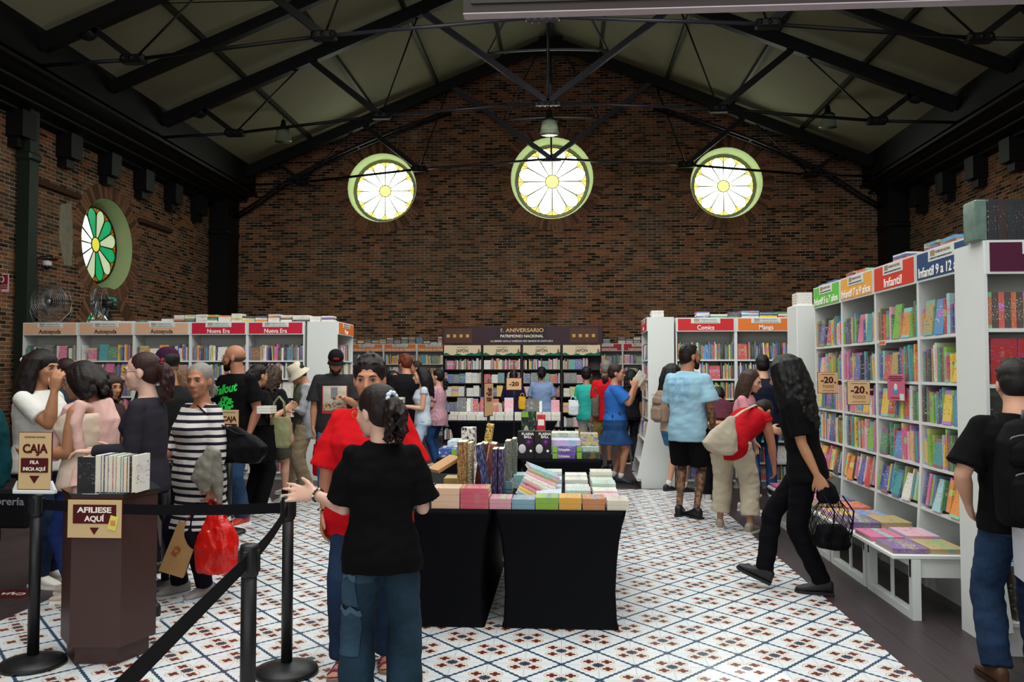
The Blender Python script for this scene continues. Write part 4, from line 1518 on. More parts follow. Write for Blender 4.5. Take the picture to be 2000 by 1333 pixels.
        # arms and hands
        for sd in (1, -1):
            sh, el, wr = s.arm[sd]
            b = s.b * (1.08 if s.male else 1.0)
            m1 = sh.lerp(el, .45); m2 = el.lerp(wr, .3)
            mb.ell(tuple(sh), (.050 * k * (.5 + .5 * b),) * 3, 12, 8)
            mb.tube([sh, m1, el], [.049 * k * (.5 + .5 * b), .048 * k * b, .037 * k * b], 14)
            mb.ell(tuple(el), (.037 * k * b,) * 3, 10, 8)
            mb.tube([el, m2, wr], [.037 * k * b, .039 * k * b, .0245 * k], 14)
            s.hand_(mb, sd, el, wr)
        # legs
        for sd in (1, -1):
            hp, kn, an = s.leg[sd]
            b = .7 + .3 * s.b
            mb.tube([hp + Vector((0, 0, .03)), hp.lerp(kn, .4), kn], [.088 * k * b, .072 * k * b, .050 * k * b], 16)
            mb.ell(tuple(kn), (.050 * k * b,) * 3, 10, 8)
            cm = kn.lerp(an, .3) + Vector((0, .012, 0))
            mb.tube([kn, cm, kn.lerp(an, .7), an], [.048 * k * b, .053 * k * b, .036 * k, .031 * k], 14)
            R_ = s.footrot(sd)
            mb.tube([an, an + R_ @ Vector((0, -.03, -.04)) * k, an + R_ @ Vector((0, -.12, -.06)) * k], [.032 * k, .036 * k, .022 * k], 10)
            mb.ell(tuple(an + R_ @ Vector((0, .02, -.05)) * k), (.03 * k, .035 * k, .032 * k), 10, 8)
        inv = MH.inverted()
        eyes = [Vector((.031, -.088, .002)), Vector((-.031, -.088, .002))]
        mth = Vector((0, -.098, -.0635))

        def push(c):
            q = inv @ c
            if q.z < -.15 or q.z > .15 or q.length > .2 or q.y > -.04: return c
            for e in eyes:
                d = Vector(((q.x - e.x) * .8, q.y - e.y, (q.z - e.z) * 1.15)).length
                if d < .021: q.y += .011 * (1 - d / .021)
            d = abs(q.z - mth.z)
            if abs(q.x) < .024 and d < .004 and q.y < -.085: q.y += .003
            return MH @ q
        me = remeshed(mb, s.vox, 3 if s.vox < .009 else 2, push=push)
        me.materials.clear(); me.materials.append(s.skin)
        s.body = link('body', me, s.t)

    def footrot(s, sd):
        out, pitch = s.foot[sd]
        return Matrix.Rotation(radians(sd * out), 3, 'Z') @ Matrix.Rotation(radians(-pitch), 3, 'X')

    def hand_(s, mb, sd, el, wr):
        k = s.hk
        o = s.hand[sd]
        d = (wr - el).normalized()
        if 'dir' in o:
            v = o['dir']; d = Vector((sd * v[0], -v[1], v[2])).normalized()
        th = o.get('thumb', (0, 1, .2)); th = Vector((sd * th[0], -th[1], th[2]))
        th = (th - d * th.dot(d)).normalized()
        n = d.cross(th) * (1 if sd > 0 else -1)       # palm side
        if n.dot(Vector((-sd, 0, 0))) < 0 and 'flip' not in o and abs(th.y) > .5: n = -n
        if o.get('flip'): n = -n
        curl = o.get('curl', .45)
        P = lambda a, b, c: wr + d * a * k + th * b * k + n * c * k
        rings = [(P(-.01, 0, 0), th * .024 * k, n * .019 * k), (P(.03, 0, 0), th * .036 * k, n * .016 * k), (P(.065, 0, 0), th * .041 * k, n * .0145 * k), (P(.088, 0, 0), th * .037 * k, n * .011 * k)]
        loft(mb, rings, 14, 2.4)
        spread = o.get('spread', .12)
        for i, (lat, ln) in enumerate(((.030, .070), (.0105, .078), (-.0095, .072), (-.029, .058))):
            a = curl * (.8 + .12 * i)
            fd = (d * cos(a) + n * sin(a) + th * spread * (1 - i * .66)).normalized()
            fd2 = (d * cos(a * 2.1) + n * sin(a * 2.1) + th * spread * (1 - i * .66) * .5).normalized()
            p0 = P(.080, lat, 0); p1 = p0 + fd * ln * .5 * k; p2 = p1 + fd2 * ln * .5 * k
            mb.tube([p0, p1, p2], [.0095 * k, .0088 * k, .0072 * k], 8)
            mb.ell(tuple(p2), (.0072 * k,) * 3, 6, 5)
        td = (d * .72 + th * .7 + n * .25).normalized()
        p0 = P(.018, .024, .002); p1 = p0 + td * .042 * k; p2 = p1 + (td * .8 + d * .45 + n * .25).normalized() * .03 * k
        mb.tube([p0, p1, p2], [.0145 * k, .0115 * k, .0085 * k], 8)
        mb.ell(tuple(p2), (.0085 * k,) * 3, 6, 5)
        s.palm = getattr(s, 'palm', {})
        s.palm[sd] = (P(.085, 0, .03), d, th, n)

    # ---------------- face pieces
    def face(s, brow='#2a1b14', lips='#8e4a42', eyes=True):
        MH = s.MH
        for q in (-1, 1):
            if eyes:
                mb = MB()
                mb.ell((q * .031, -.0735, .002), (.0125, .0100, .0062), 12, 8, 0)
                mb.ell((q * .031, -.0815, .002), (.0060, .0035, .0056), 10, 6, 1)
                mb.v = [tuple(MH @ Vector(v)) for v in mb.v]
                mb.build('eye', [EYEW, EYED], s.t)
            mb = MB()
            mb.tube([MH @ Vector((q * .014, -.090, .0195)), MH @ Vector((q * .030, -.0875, .025)), MH @ Vector((q * .047, -.074, .020))], [.0028, .0036, .0015], 6)
            mb.build('eyebrow', hairmat(brow), s.t)
            mb = MB()
            mb.tube([MH @ Vector((q * .018, -.0835, .0045)), MH @ Vector((q * .031, -.0868, .0098)), MH @ Vector((q * .045, -.077, .004))], [.0011, .0018, .0011], 5)
            mb.build('eyelid', hairmat(brow), s.t)
        mb = MB()
        mb.tube([MH @ Vector((-.024, -.0865, -.0640)), MH @ Vector((-.01, -.0955, -.0605)), MH @ Vector((0, -.096, -.0618)), MH @ Vector((.01, -.0955, -.0605)), MH @ Vector((.024, -.0865, -.0640))], [.0015, .0040, .0036, .0040, .0015], 6)
        mb.tube([MH @ Vector((-.020, -.088, -.0665)), MH @ Vector((0, -.0945, -.0700)), MH @ Vector((.020, -.088, -.0665))], [.0015, .0048, .0015], 6)
        mb.build('lips', plain('lips_' + lips[1:], lips, .5, .3), s.t)
        return s

    def glasses(s, col='#2a2422'):
        mb = MB()
        MH = s.MH
        for q in (-1, 1):
            pts = [MH @ Vector((q * .032 + .021 * cos(2 * pi * j / 14), -.100 + .004 * abs(cos(2 * pi * j / 14)), .000 + .016 * sin(2 * pi * j / 14))) for j in range(15)]
            mb.tube(pts, .0013, 5)
            mb.tube([MH @ Vector((q * .053, -.096, .004)), MH @ Vector((q * .074, -.03, .004)), MH @ Vector((q * .078, .02, -.002))], .0014, 5)
        mb.tube([MH @ Vector((-.011, -.1, .003)), MH @ Vector((0, -.106, .006)), MH @ Vector((.011, -.1, .003))], .0013, 5)
        mb.build('glasses', plain('glasses_' + col[1:], col, .3, .6), s.t)
        return s

    # ---------------- hair; kinds built from volumes and locks
    def hair(s, kind='short', col='#1c1412', length=.3, vol=1.0, locks=26, tie=None, wave=.02, vox=None, side=0, seed=1, part='hair'):
        rr = random.Random(seed)
        mb = MB()
        MH = s.MH
        g = vol
        def E(c, r): mb.ell(c, r, 16, 12, 0, MH)
        if kind == 'bald_fringe': E((0, .028, -.006), (.0738, .080, .040))
        elif kind == 'buzz': E((0, .0225, .036), (.0765, .090, .080))
        else:
            E((0, .024, .037), (.080 * g, .094 * g, .084 * g))
            E((0, .050, .0), (.076 * g, .066 * g, .080))
        if kind in ('short', 'short_side'):
            for i in range(44):
                a = rr.uniform(-2.6, 2.6); e = rr.uniform(.35, 1.45)
                p0 = Vector((sin(a) * cos(e) * .078, -cos(a) * cos(e) * .086 + .022, .04 + sin(e) * .082))
                d = Vector((rr.uniform(-.4, .4), -.5 if p0.y < 0 else .4, rr.uniform(-.3, .4)))
                mb.tube([MH @ p0, MH @ (p0 + d * .02 * g), MH @ (p0 + d * .04 * g + Vector((0, 0, -.01)))], [.011 * g, .009 * g, .004], 6)
        if kind == 'curly':
            for i in range(90):
                a = rr.uniform(-pi, pi); e = rr.uniform(-.3, 1.5)
                if abs(a) < .9 and e < .75: continue
                rad = .085 * g
                c = (sin(a) * cos(e) * rad, -cos(a) * cos(e) * rad + .02, .03 + sin(e) * rad)
                r_ = rr.uniform(.013, .022) * g
                mb.ell(c, (r_, r_, r_), 8, 6, 0, MH)
        if kind == 'bob' or kind == 'long':
            down = s.RH.inverted() @ Vector((0, 0, -1))
            dn = (down * .8 + Vector((0, 0, -1)) * .2).normalized()
            for i in range(locks):
                a = rr.uniform(.85, 2 * pi - .85)
                w_ = .078 * g
                p0 = Vector((sin(a) * w_, -cos(a) * .084 + .026, .035 + rr.uniform(-.02, .03)))
                L = length * rr.uniform(.75, 1.05)
                pts, rs = [MH @ Vector((sin(a) * .018, .015 - cos(a) * .02, .108)), MH @ Vector((sin(a) * .055 * g, .022 - cos(a) * .058, .088))], [.012, .018]
                ph = rr.uniform(0, 6)
                for j in range(9):
                    t = j / 8
                    o = Vector((sin(a), -cos(a) * .8 + .15, 0)) * (.004 + .028 * sin(min(1, t * 2) * pi / 2)) * g
                    wv = Vector((sin(ph + t * 16), cos(ph + t * 14), 0)) * wave * t
                    q = p0 + o + dn * L * t + wv
                    if a < 1.6 or a > 2 * pi - 1.6: q.y += .05 * t
                    q.y += .045 * t
                    pts.append(MH @ q); rs.append((.022 - .013 * t ** 2) * g * s.hk)
                mb.tube(pts, rs, 7)
            if kind == 'long': E((0, .055, -.05), (.07 * g, .05 * g, .09))
        if kind in ('ponytail', 'bun', 'curlypony', 'lowpony'):
            base = Vector((side, .115, .045 if kind != 'lowpony' else -.03))
            E((side * .5, .07, .02), (.06, .055, .055))
            if kind == 'bun': mb.ell(tuple(base + Vector((0, .02, .02))), (.035, .035, .034), 12, 8, 0, MH)
            else:
                down = s.RH.inverted() @ Vector((0, 0, -1))
                for i in range(locks):
                    a = rr.uniform(0, 2 * pi); q = rr.uniform(0, 1) ** .5
                    sp = Vector((cos(a), sin(a) * .7, 0)) * q
                    L = length * rr.uniform(.7, 1.05)
                    pts, rs = [], []
                    ph = rr.uniform(0, 6)
                    for j in range(9):
                        t = j / 8
                        c = base + Vector((0, .035 * sin(min(1, t * 2.2) * pi / 2), 0)) + down * L * max(0, t - .05)
                        wd = (.014 + .04 * g * sin(min(1, t * 1.4) * pi * .62))
                        wv = Vector((sin(ph + t * 20), cos(ph + t * 17), 0)) * wave * min(1, t * 2)
                        pts.append(MH @ (c + sp * wd + wv)); rs.append((.013 - .008 * t ** 2) * g)
                    mb.tube(pts, rs, 6)
        me = remeshed(mb, vox or max(.006, s.vox * .8), 1 if kind in ('curly', 'long', 'curlypony') else 3)
        me.materials.clear(); me.materials.append(hairmat(col))
        h = link(part, me, s.t)
        if tie:
            p = MH @ Vector((side, .118, .045 if kind != 'lowpony' else -.03))
            m = MB()
            for j in range(9):
                a = 2 * pi * j / 9
                m.ell(tuple(p + s.RH @ Vector((.026 * cos(a), .004, .026 * sin(a)))), (.012, .012, .012), 7, 5)
            m.build('hair_tie', cloth(tie), h)
        return s

    def beard(s, col='#15100e'):
        mb = MB()
        mb.ell((0, -.045, -.078), (.052, .052, .036), 14, 10, 0, s.MH)
        mb.ell((0, -.075, -.095), (.03, .022, .026), 12, 8, 0, s.MH)
        for q in (-1, 1): mb.tube([s.MH @ Vector((q * .062, -.005, .0)), s.MH @ Vector((q * .058, -.02, -.05)), s.MH @ Vector((q * .04, -.05, -.08))], [.010, .014, .018], 8)
        me = remeshed(mb, max(.006, s.vox * .8), 2)
        me.materials.clear(); me.materials.append(hairmat(col)); link('beard', me, s.t)
        return s

    # ---------------- clothes
    def top(s, col, sleeve=.55, hem=-.10, neck=.505, grow=.014, loose=.0, mat=None, name='shirt', fold=.005, sleeve_r=1.0, upright=None, arms=(1, -1), long_cuff=False):
        mb = MB()
        k = s.k
        s.loft_torso(mb, grow, hem, neck, flare=loose, upright_below=upright)
        for sd in arms:
            sh, el, wr = s.arm[sd]
            b = s.b * (1.08 if s.male else 1.0)
            inner = s.T(sd * s.sw * .38, 0, .452 * k)
            r0 = .049 * k * (.5 + .5 * b) + grow * .55
            if neck > .44: mb.tube([inner, sh], [.046 * k, r0], 14); mb.ell(tuple(sh), (r0, r0, r0), 14, 10)
            if sleeve <= 0: continue
            if sleeve <= 1:
                e = sh.lerp(el, sleeve)
                mb.tube([sh, sh.lerp(el, sleeve * .5), e], [r0, (.051 * k * b + grow * .8) * (1 + (sleeve_r - 1) * .4), (.049 * k * b + grow) * sleeve_r], 16)
            else:
                e = el.lerp(wr, sleeve - 1)
                mb.tube([sh, sh.lerp(el, .5), el], [r0, .050 * k * b + grow, .043 * k * b + grow], 16)
                mb.ell(tuple(el), (.043 * k * b + grow,) * 3, 12, 8)
                mb.tube([el, el.lerp(e, .4), e], [.043 * k * b + grow, .043 * k * b + grow, (.031 * k + grow) * sleeve_r], 16)
        me = remeshed(mb, s.vox, 3, fold=fold, seed=s.H * 31 + len(s.label))
        me.materials.clear(); me.materials.append(mat or cloth(col))
        s.shirt = link(name, me, s.t)
        return s

    def skirt(s, col, z0, z1, flare=.06, mat=None, name='skirt', grow=.016, fold=.006):
        mb = MB()
        r = s.torso_rings(grow, -.16, .12)
        rings = []
        k = s.k
        rx0, ry0, yo = r[0][1], r[0][2], r[0][3]
        if z0 < -.16:
            for j in range(4, -1, -1):
                t = j / 4
                z = -.16 + (z0 + .16) * t
                rings.append((s.pel + Vector((0, yo, z * k)), Vector((rx0 + flare * t, 0, 0)), Vector((0, ry0 + flare * t, 0))))
        for z, rx, ry, yo in r[1:]:
            if z <= z1: rings.append((s.T(0, yo, z * k) if z > 0 else s.pel + Vector((0, yo, z * k)), s.RT @ Vector((rx, 0, 0)), s.RT @ Vector((0, ry, 0))))
        loft(mb, rings, 28, 2.1)
        me = remeshed(mb, s.vox, 2, fold=fold, fscale=(18, 18, 2))
        me.materials.clear(); me.materials.append(mat or cloth(col))
        s.sk = link(name, me, s.t)
        return s

    def pants(s, col, length=1.0, r=(.098, .072, .058), mat=None, name='trousers', grow=.006, fold=.005, top=.0):
        """length: 1 = ankle, .5 = knee"""
        mb = MB()
        k = s.k
        b = (.7 + .3 * s.b)
        rings = []
        for z, rx, ry, yo in s.torso_rings(grow, -.13, top):
            w_ = min(1, max(0, (z + .02) / .08))
            c = (s.pel + Vector((0, yo, z * k))).lerp(s.T(0, yo, z * k), w_)
            rings.append((c, (s.RT @ Vector((rx, 0, 0))).lerp(Vector((rx, 0, 0)), 1 - w_), (s.RT @ Vector((0, ry, 0))).lerp(Vector((0, ry, 0)), 1 - w_)))
        loft(mb, rings, 24, 2.2)
        for sd in (1, -1):
            hp, kn, an = s.leg[sd]
            r0, r1, r2 = [q * k * b for q in r]
            an = an + (kn - an).normalized() * .0
            top_ = hp + Vector((0, 0, -.02))
            if length <= .5:
                e = hp.lerp(kn, length * 2)
                mb.tube([top_, hp.lerp(e, .5), e], [r0, (r0 + r1) / 2 * 1.04, r1], 18)
            else:
                e = kn.lerp(an, (length - .5) * 2)
                mb.tube([top_, hp.lerp(kn, .5), kn], [r0, (r0 + r1) / 2, r1], 18)
                mb.ell(tuple(kn), (r1, r1, r1), 14, 10)
                mb.tube([kn, kn.lerp(e, .5), e], [r1, (r1 + r2) / 2, r2], 18)
        me = remeshed(mb, s.vox, 3, fold=fold, fscale=(8, 8, 14), seed=s.H * 17 + 3)
        me.materials.clear(); me.materials.append(mat or cloth(col))
        s.pant = link(name, me, s.t)
        return s

    def shoes(s, col='#18171a', sole='#e8e6e0', sock=None, sandal=False, sides=(1, -1)):
        k = s.k
        for sd in sides:
            an = s.leg[sd][2]
            R_ = s.footrot(sd)
            M4 = Matrix.Translation(an) @ R_.to_4x4() @ Matrix.Scale(k, 4)
            if sandal:
                mb = MB()
                mb.prism([(-.036, .075), (.036, .075), (.040, 0), (.047, -.10), (.035, -.165), (0, -.185), (-.035, -.165), (-.047, -.10), (-.040, 0)], -.084, -.066, M=M4)
                o = mb.build('sandal', cloth('#8a7468'), s.t)
                for y0 in (-.05, -.11):
                    pts = [M4 @ Vector((-.045 + .09 * j / 8, y0 - .015 * sin(pi * j / 8), -.07 + (.05 if y0 > -.08 else .035) * sin(pi * j / 8))) for j in range(9)]
                    MB().tube(pts, .009, 6).build('strap', cloth('#7b3a52'), o)
                mb = MB()
                for j in range(5):
                    mb.ell((-.030 + .0145 * j, -.155 + abs(j - 1) * .006, -.058), (.0075, .016, .008), 8, 6, 0, M4)
                mb.ell((0, -.09, -.052), (.037, .06, .017), 12, 8, 0, M4)
                me = remeshed(mb, .006, 1)
                me.materials.clear(); me.materials.append(s.skin); link('toes', me, s.t)
                continue
            mb = MB()
            rings = []
            for y, w_, z0, z1 in ((.078, .020, -.075, .0), (.065, .034, -.075, .018), (.03, .040, -.074, .030), (-.01, .041, -.073, .028), (-.05, .043, -.072, .002), (-.10, .047, -.072, -.018), (-.14, .044, -.071, -.030), (-.17, .034, -.070, -.040), (-.185, .018, -.068, -.050)):
                rings.append((Vector((0, y, (z0 + z1) / 2)), Vector((w_, 0, 0)), Vector((0, 0, (z1 - z0) / 2))))
            loft(mb, rings, 18, 2.5, M4)
            me = remeshed(mb, .008, 2)
            me.materials.clear(); me.materials.append(plain('shoe_' + col[1:], col, .5, .35))
            o = link('shoe', me, s.t)
            sl = MB()
            sl.prism([(-.038, .080), (.038, .080), (.043, 0), (.050, -.10), (.038, -.168), (0, -.190), (-.038, -.168), (-.050, -.10), (-.043, 0)], -.085, -.064, M=M4)
            sl.build('sole', plain('sole_' + sole[1:], sole, .6, .3), o)
            lc = MB()
            for j in range(3): lc.tube([M4 @ Vector((-.022, -.035 - .022 * j, -.0 - .011 * j)), M4 @ Vector((0, -.04 - .022 * j, .010 - .011 * j)), M4 @ Vector((.022, -.035 - .022 * j, -.0 - .011 * j))], .003, 5)
            lc.build('laces', plain('laces', '#cfcac0' if col not in ('#18171a',) else '#2a2a2c', .7, .2), o)
            if sock:
                kn = s.leg[sd][1]
                MB().tube([an + (kn - an).normalized() * -.01, an + (kn - an).normalized() * .075], [.039 * k, .040 * k], 14).build('sock', cloth(sock), s.t)
        return s

    def hat(s, kind='cap', col='#18171a', brim_dir=0, mark=None):
        MH = s.MH @ Matrix.Rotation(radians(brim_dir), 4, 'Z')
        mb = MB()
        if kind == 'cap':
            prof = [(.0, .130), (.022, .128), (.045, .120), (.064, .104), (.077, .080), (.083, .052), (.083, .036)]
            vs = []
            mb.lathe([(max(.002, r_), z) for r_, z in prof], 24, M=MH @ Matrix.Translation((0, .010, 0)) @ Matrix.Diagonal((.97, 1.12, 1, 1)))
            o = mb.build('cap', cloth(col), s.t)
            b = MB()
            n = 12
            vs, fs = [], []
            for i in range(n + 1):
                a = -.95 + 1.9 * i / n
                for r_, z in ((.080, .042), (.138 - .026 * abs(a) ** 2, .026 - .010 * abs(a))):
                    vs.append((sin(a) * r_ * .95, -cos(a) * r_ - (.0 if r_ > .1 else .005), z))
            m = len(vs)
            vs += [(x_, y_, z_ - .006) for x_, y_, z_ in vs]
            for i in range(n):
                a_, b_ = 2 * i, 2 * i + 2
                fs += [(a_, a_ + 1, b_ + 1, b_), (m + a_, m + b_, m + b_ + 1, m + a_ + 1), (a_ + 1, m + a_ + 1, m + b_ + 1, b_ + 1), (a_, b_, m + b_, m + a_)]
            fs += [(0, m, m + 1, 1), (2 * n, 2 * n + 1, m + 2 * n + 1, m + 2 * n)]
            b.add(vs, fs, 0, None, True, MH)
            b.build('brim', cloth(col), o)
            if mark: MB().bbox(-.03, .03, -.095, -.087, .062, .088, .003, M=MH).build('cap_emblem', cloth(mark), o)
        else:
            prof = [(.002, .125), (.05, .124), (.074, .112), (.083, .05), (.086, .03), (.105, .005), (.128, -.025), (.130, -.030), (.124, -.028), (.083, .022)]
            mb.lathe(prof, 28, M=MH @ Matrix.Translation((0, .012, 0)) @ Matrix.Diagonal((1, 1.12, 1, 1)))
            mb.build('bucket_hat', cloth(col), s.t)
        return s

    def decal(s, me, M4, mat, name, target=None, off=.004):
        """wrap a flat mesh onto the clothing along local -z of M4"""
        tgt = target or s.shirt
        bvh = BVHTree.FromPolygons([v.co for v in tgt.data.vertices], [tuple(p.vertices) for p in tgt.data.polygons])
        d = (M4.to_3x3() @ Vector((0, 0, -1))).normalized()
        lost = []
        for v in me.vertices:
            p = M4 @ v.co
            hit, nn, _, _ = bvh.ray_cast(p, d)
            if hit is None: lost.append(v.index)
            v.co = (hit - d * off) if hit is not None else p
        if lost:
            bq = bmesh.new(); bq.from_mesh(me); bq.verts.ensure_lookup_table()
            bmesh.ops.delete(bq, geom=[bq.verts[i] for i in lost], context='VERTS'); bq.to_mesh(me); bq.free()
        me.materials.clear(); me.materials.append(mat)
        me.update()
        return link(name, me, tgt)

    def world(s, v): return s.t.matrix_basis @ Vector(v) if False else (Matrix.Translation(s.t.location) @ Matrix.Rotation(s.t.rotation_euler[2], 4, 'Z')) @ Vector(v)


def grid_patch(w_, h_, nx=8, ny=8):
    me = bpy.data.meshes.new('patch')
    vs = [(-w_ / 2 + w_ * i / nx, -h_ / 2 + h_ * j / ny, 0) for j in range(ny + 1) for i in range(nx + 1)]
    fs = [(j * (nx + 1) + i, j * (nx + 1) + i + 1, (j + 1) * (nx + 1) + i + 1, (j + 1) * (nx + 1) + i) for j in range(ny) for i in range(nx)]
    me.from_pydata(vs, [], fs)
    return me
# ================================================================ TABLES, STANCHIONS, LECTERN, FANS, LAMPS
BLKC = cloth('#090a0f', .1, .7, .12) if 'cloth' in globals() else plain('black_stretch_cloth', '#0e1016', .7, .2, .1, 4)
DKP = plain('black_plastic_matte', '#101012', .45, .4, .05)


def rsec(hx, hy, r, n=6):
    pts = []
    for cx_, cy_, a0 in ((hx - r, hy - r, 0), (-hx + r, hy - r, pi / 2), (-hx + r, -hy + r, pi), (hx - r, -hy + r, 3 * pi / 2)):
        for j in range(n): a = a0 + pi / 2 * j / (n - 1); pts.append((cx_ + r * cos(a), cy_ + r * sin(a)))
    return pts


def covered_table(x, y, hx, hy, label, H=.735):
    """folding table under a stretch cover that pulls in between top and feet"""
    t = empty('covered_table', (x, y, .005 if y < RY1 else 0))
    tag(t, label, 'table', 'black covered tables')
    prof = [(0.0, .89, .955), (.04, .865, .945), (.22, .845, .935), (.40, .865, .945), (.54, .90, .96), (.64, .945, .978), (.70, .985, .992), (H, 1, 1)]
    mb = MB()
    vs, fs = [], []
    n = 24
    for z, kx, ky in prof:
        c = rsec(hx * kx, hy * ky, .03)
        for i, (a, b) in enumerate(c):
            # the cloth arches up between the feet
            zz = z
            if z < .05:
                u_, v_ = a / (hx * kx), b / (hy * ky)
                m = max(0, 1 - min(abs(u_), abs(v_)) ** 4 * 1.3)
                zz = z + .05 * m
            vs.append((a, b, zz))
    for i in range(len(prof) - 1):
        for k in range(n): fs.append((i * n + k, i * n + (k + 1) % n, (i + 1) * n + (k + 1) % n, (i + 1) * n + k))
    fs.append(tuple((len(prof) - 1) * n + k for k in range(n)))
    mb.add(vs, fs, 0, None, True)
    mb.build('table_cover', BLKC, t)
    MB().bbox(-hx, hx, -hy, hy, H + .0, H + .006, .003).build('tabletop', BLKC, t)
    for sx in (-1, 1):
        for sy in (-1, 1):
            MB().lathe([(.022, 0), (.022, .03), (.014, .04), (.014, .7)], 10, M=Matrix.Translation((sx * (hx * .76), sy * hy * .88, 0))).build('leg', DKP, t)
    return t


XR, XL = -.03, -.865
for x, y, lab in ((XR, 6.02, 'front right black-covered table with the coloured book stacks'), (XL, 6.02, 'front left black-covered table behind the two people in the middle'),
                  (XR, 9.0, 'second black-covered table on the right with boxed games'), (XL, 9.0, 'second black-covered table on the left, mostly hidden')):
    covered_table(x, y, .41, .90, lab)
covered_table(-1.12, 15.0, 1.0, .38, 'far wide black-covered table in front of the black display')
TZ = .742 + .005
I4 = Matrix.Identity(4)


def lying(M4, th): return M4 @ Matrix(((0, 0, 1, 0), (0, 1, 0, 0), (-1, 0, 0, th), (0, 0, 0, 1)))


def stack(x, y, z, w_, d, ths, col, what, group, rot=.02, busy=.12):
    rot = min(rot, .02)
    for i, th in enumerate(ths):
        Mx = Matrix.Translation((x, y, z)) @ Matrix.Rotation(R.uniform(-rot, rot), 4, 'Z')
        book(lying(Mx, th), (th, d, w_), col, '%s, %s of %s' % (what, ['bottom', 'second', 'third', 'fourth', 'fifth', 'sixth', 'seventh'][i] if i < len(ths) - 1 or len(ths) == 1 else 'topmost', ['', 'one', 'two', 'three', 'four', 'five', 'six', 'seven'][len(ths)]), group, busy=busy)
        z += th + .0008
    return z


CN.update({'#ddbfa0': 'peach', '#c7566a': 'rose', '#c9909c': 'dusty pink', '#6f96a6': 'blue-grey', '#7aa52c': 'leaf green', '#cf962a': 'mustard', '#b4703c': 'terracotta', '#c9c2b0': 'ivory', '#b7cfc4': 'mint', '#cfd8d6': 'pale grey', '#b9c6d8': 'pale blue'})
front = [(843, 898, [.042, .042, .040], '#ddbfa0', 'peach-spined book at the left of the front row'), (899, 955, [.031, .031, .031, .031], '#c7566a', 'rose-spined book second in the front row'),
         (956, 999, [.033, .030], '#c9909c', 'dusty pink book in the front row'), (1000, 1045, [.030, .030], '#6f96a6', 'blue-grey book in the front row'), (1046, 1091, [.036, .036], '#7aa52c', 'leaf green book in the front row'),
         (1092, 1136, [.036, .036], '#cf962a', 'mustard book in the front row'), (1138, 1182, [.034, .034], '#b4703c', 'terracotta book in the front row'), (1186, 1229, [.030, .028], '#c9c2b0', 'ivory book at the right end of the front row')]
for a, b, th, c, what in front:
    x0 = at_y(a, 990, 5.14).x; x1 = at_y(b, 990, 5.14).x
    stack(x0, 5.135, TZ, x1 - x0 - .002, .205, th, c, what, 'front row of the book table', .008)
names_r = ['second', 'third', 'fourth', 'fifth', 'sixth']
for r_ in range(5):
    y = 5.38 + .225 * r_
    for c_ in range(4):
        x = .385 - .19 * (c_ + 1) - (.0 if c_ < 3 else .0)
        if c_ == 3 and r_ < 3: continue
        col = R.choice(['#b7cfc4', '#cfd8d6', '#e8a9b8', '#b9c6d8', '#e9e6df', '#9fd0d6', '#ded9cb', '#d95f9a', '#274f9e'])
        n = R.randint(2, 3) + (r_ > 2)
        stack(x, y, TZ, .165, .20, [R.uniform(.018, .028) for _ in range(n)], col, '%s book, %s row back, %s column from right' % (CN[col], names_r[r_], ordinal(c_ + 1)), 'flat piles on the front right table', .02, .6)
# the leaning fan of paperbacks
for i in range(9):
    c_ = ['#b9c6d8', '#e9c22e', '#d98aa0', '#c0202c', '#ded9cb', '#e9e6df', '#e8a9b8', '#b99b5c', '#9fd0d6'][i]
    CN['#d98aa0'] = 'salmon pink'
    Mx = Matrix.Translation((-.345 + .009 * i, 5.36 + .042 * i, TZ + .012 + .014 * i)) @ Matrix.Rotation(radians(30 - i), 4, 'Y') @ Matrix.Rotation(radians(10), 4, 'Z')
    book(lying(Mx @ Matrix.Translation((0, 0, .06)), .026), (.026, .04 + .16 * (i == 8), .23), c_, '%s paperback, %s from the front in the slumped row' % (CN[c_], ordinal(i + 1)), 'slumped row of paperbacks')


def box_item(name, label, cat, x0, x1, y, dy, z0, z1, cols, group=None, rz=0, art=None, txt=None, tcol='#f1ede4', tsize=.03, tpos=(.5, .85), tilt=0, pivot=None):
    """closed printed carton: body, coloured end band, lettering"""
    t = empty(name, ((x0 + x1) / 2, y, z0), rz)
    if tilt: t.rotation_euler = (0, radians(tilt), rz)
    tag(t, label, cat, group)
    w_, h = x1 - x0, z1 - z0
    M = Mat(name + '_print', .35, .45)
    gx, gy, gz = M.xyz(M.coord('Generated'))
    a = M.noise(3.2, 3, M.comb(gx * 1.0 + R.random() * 50, gy, gz * (h / max(w_, .01)))).smooth(.47, .60)
    b = M.noise(7, 2, M.comb(gx + 9.0, gy, gz)).smooth(.52, .6)
    cc = M.mix(a, srgb(cols[0]), srgb(cols[1]))
    cc = M.mix(b * .6, cc, srgb(cols[2 % len(cols)]))
    M.base(cc)
    b_ = MB().bbox(-w_ / 2, w_ / 2, 0, dy, 0, h, .0015).build('carton', M.m, t)
    if txt:
        for i, line in enumerate(txt if isinstance(txt, list) else [txt]):
            lettering(line, tsize, plain('letters_' + tcol[1:], tcol, .5, .3), b_, (-w_ / 2 + w_ * tpos[0], -.0015, h * tpos[1] - i * tsize * .85), bold=.03, depth=.002)
    return t, b_, w_, h


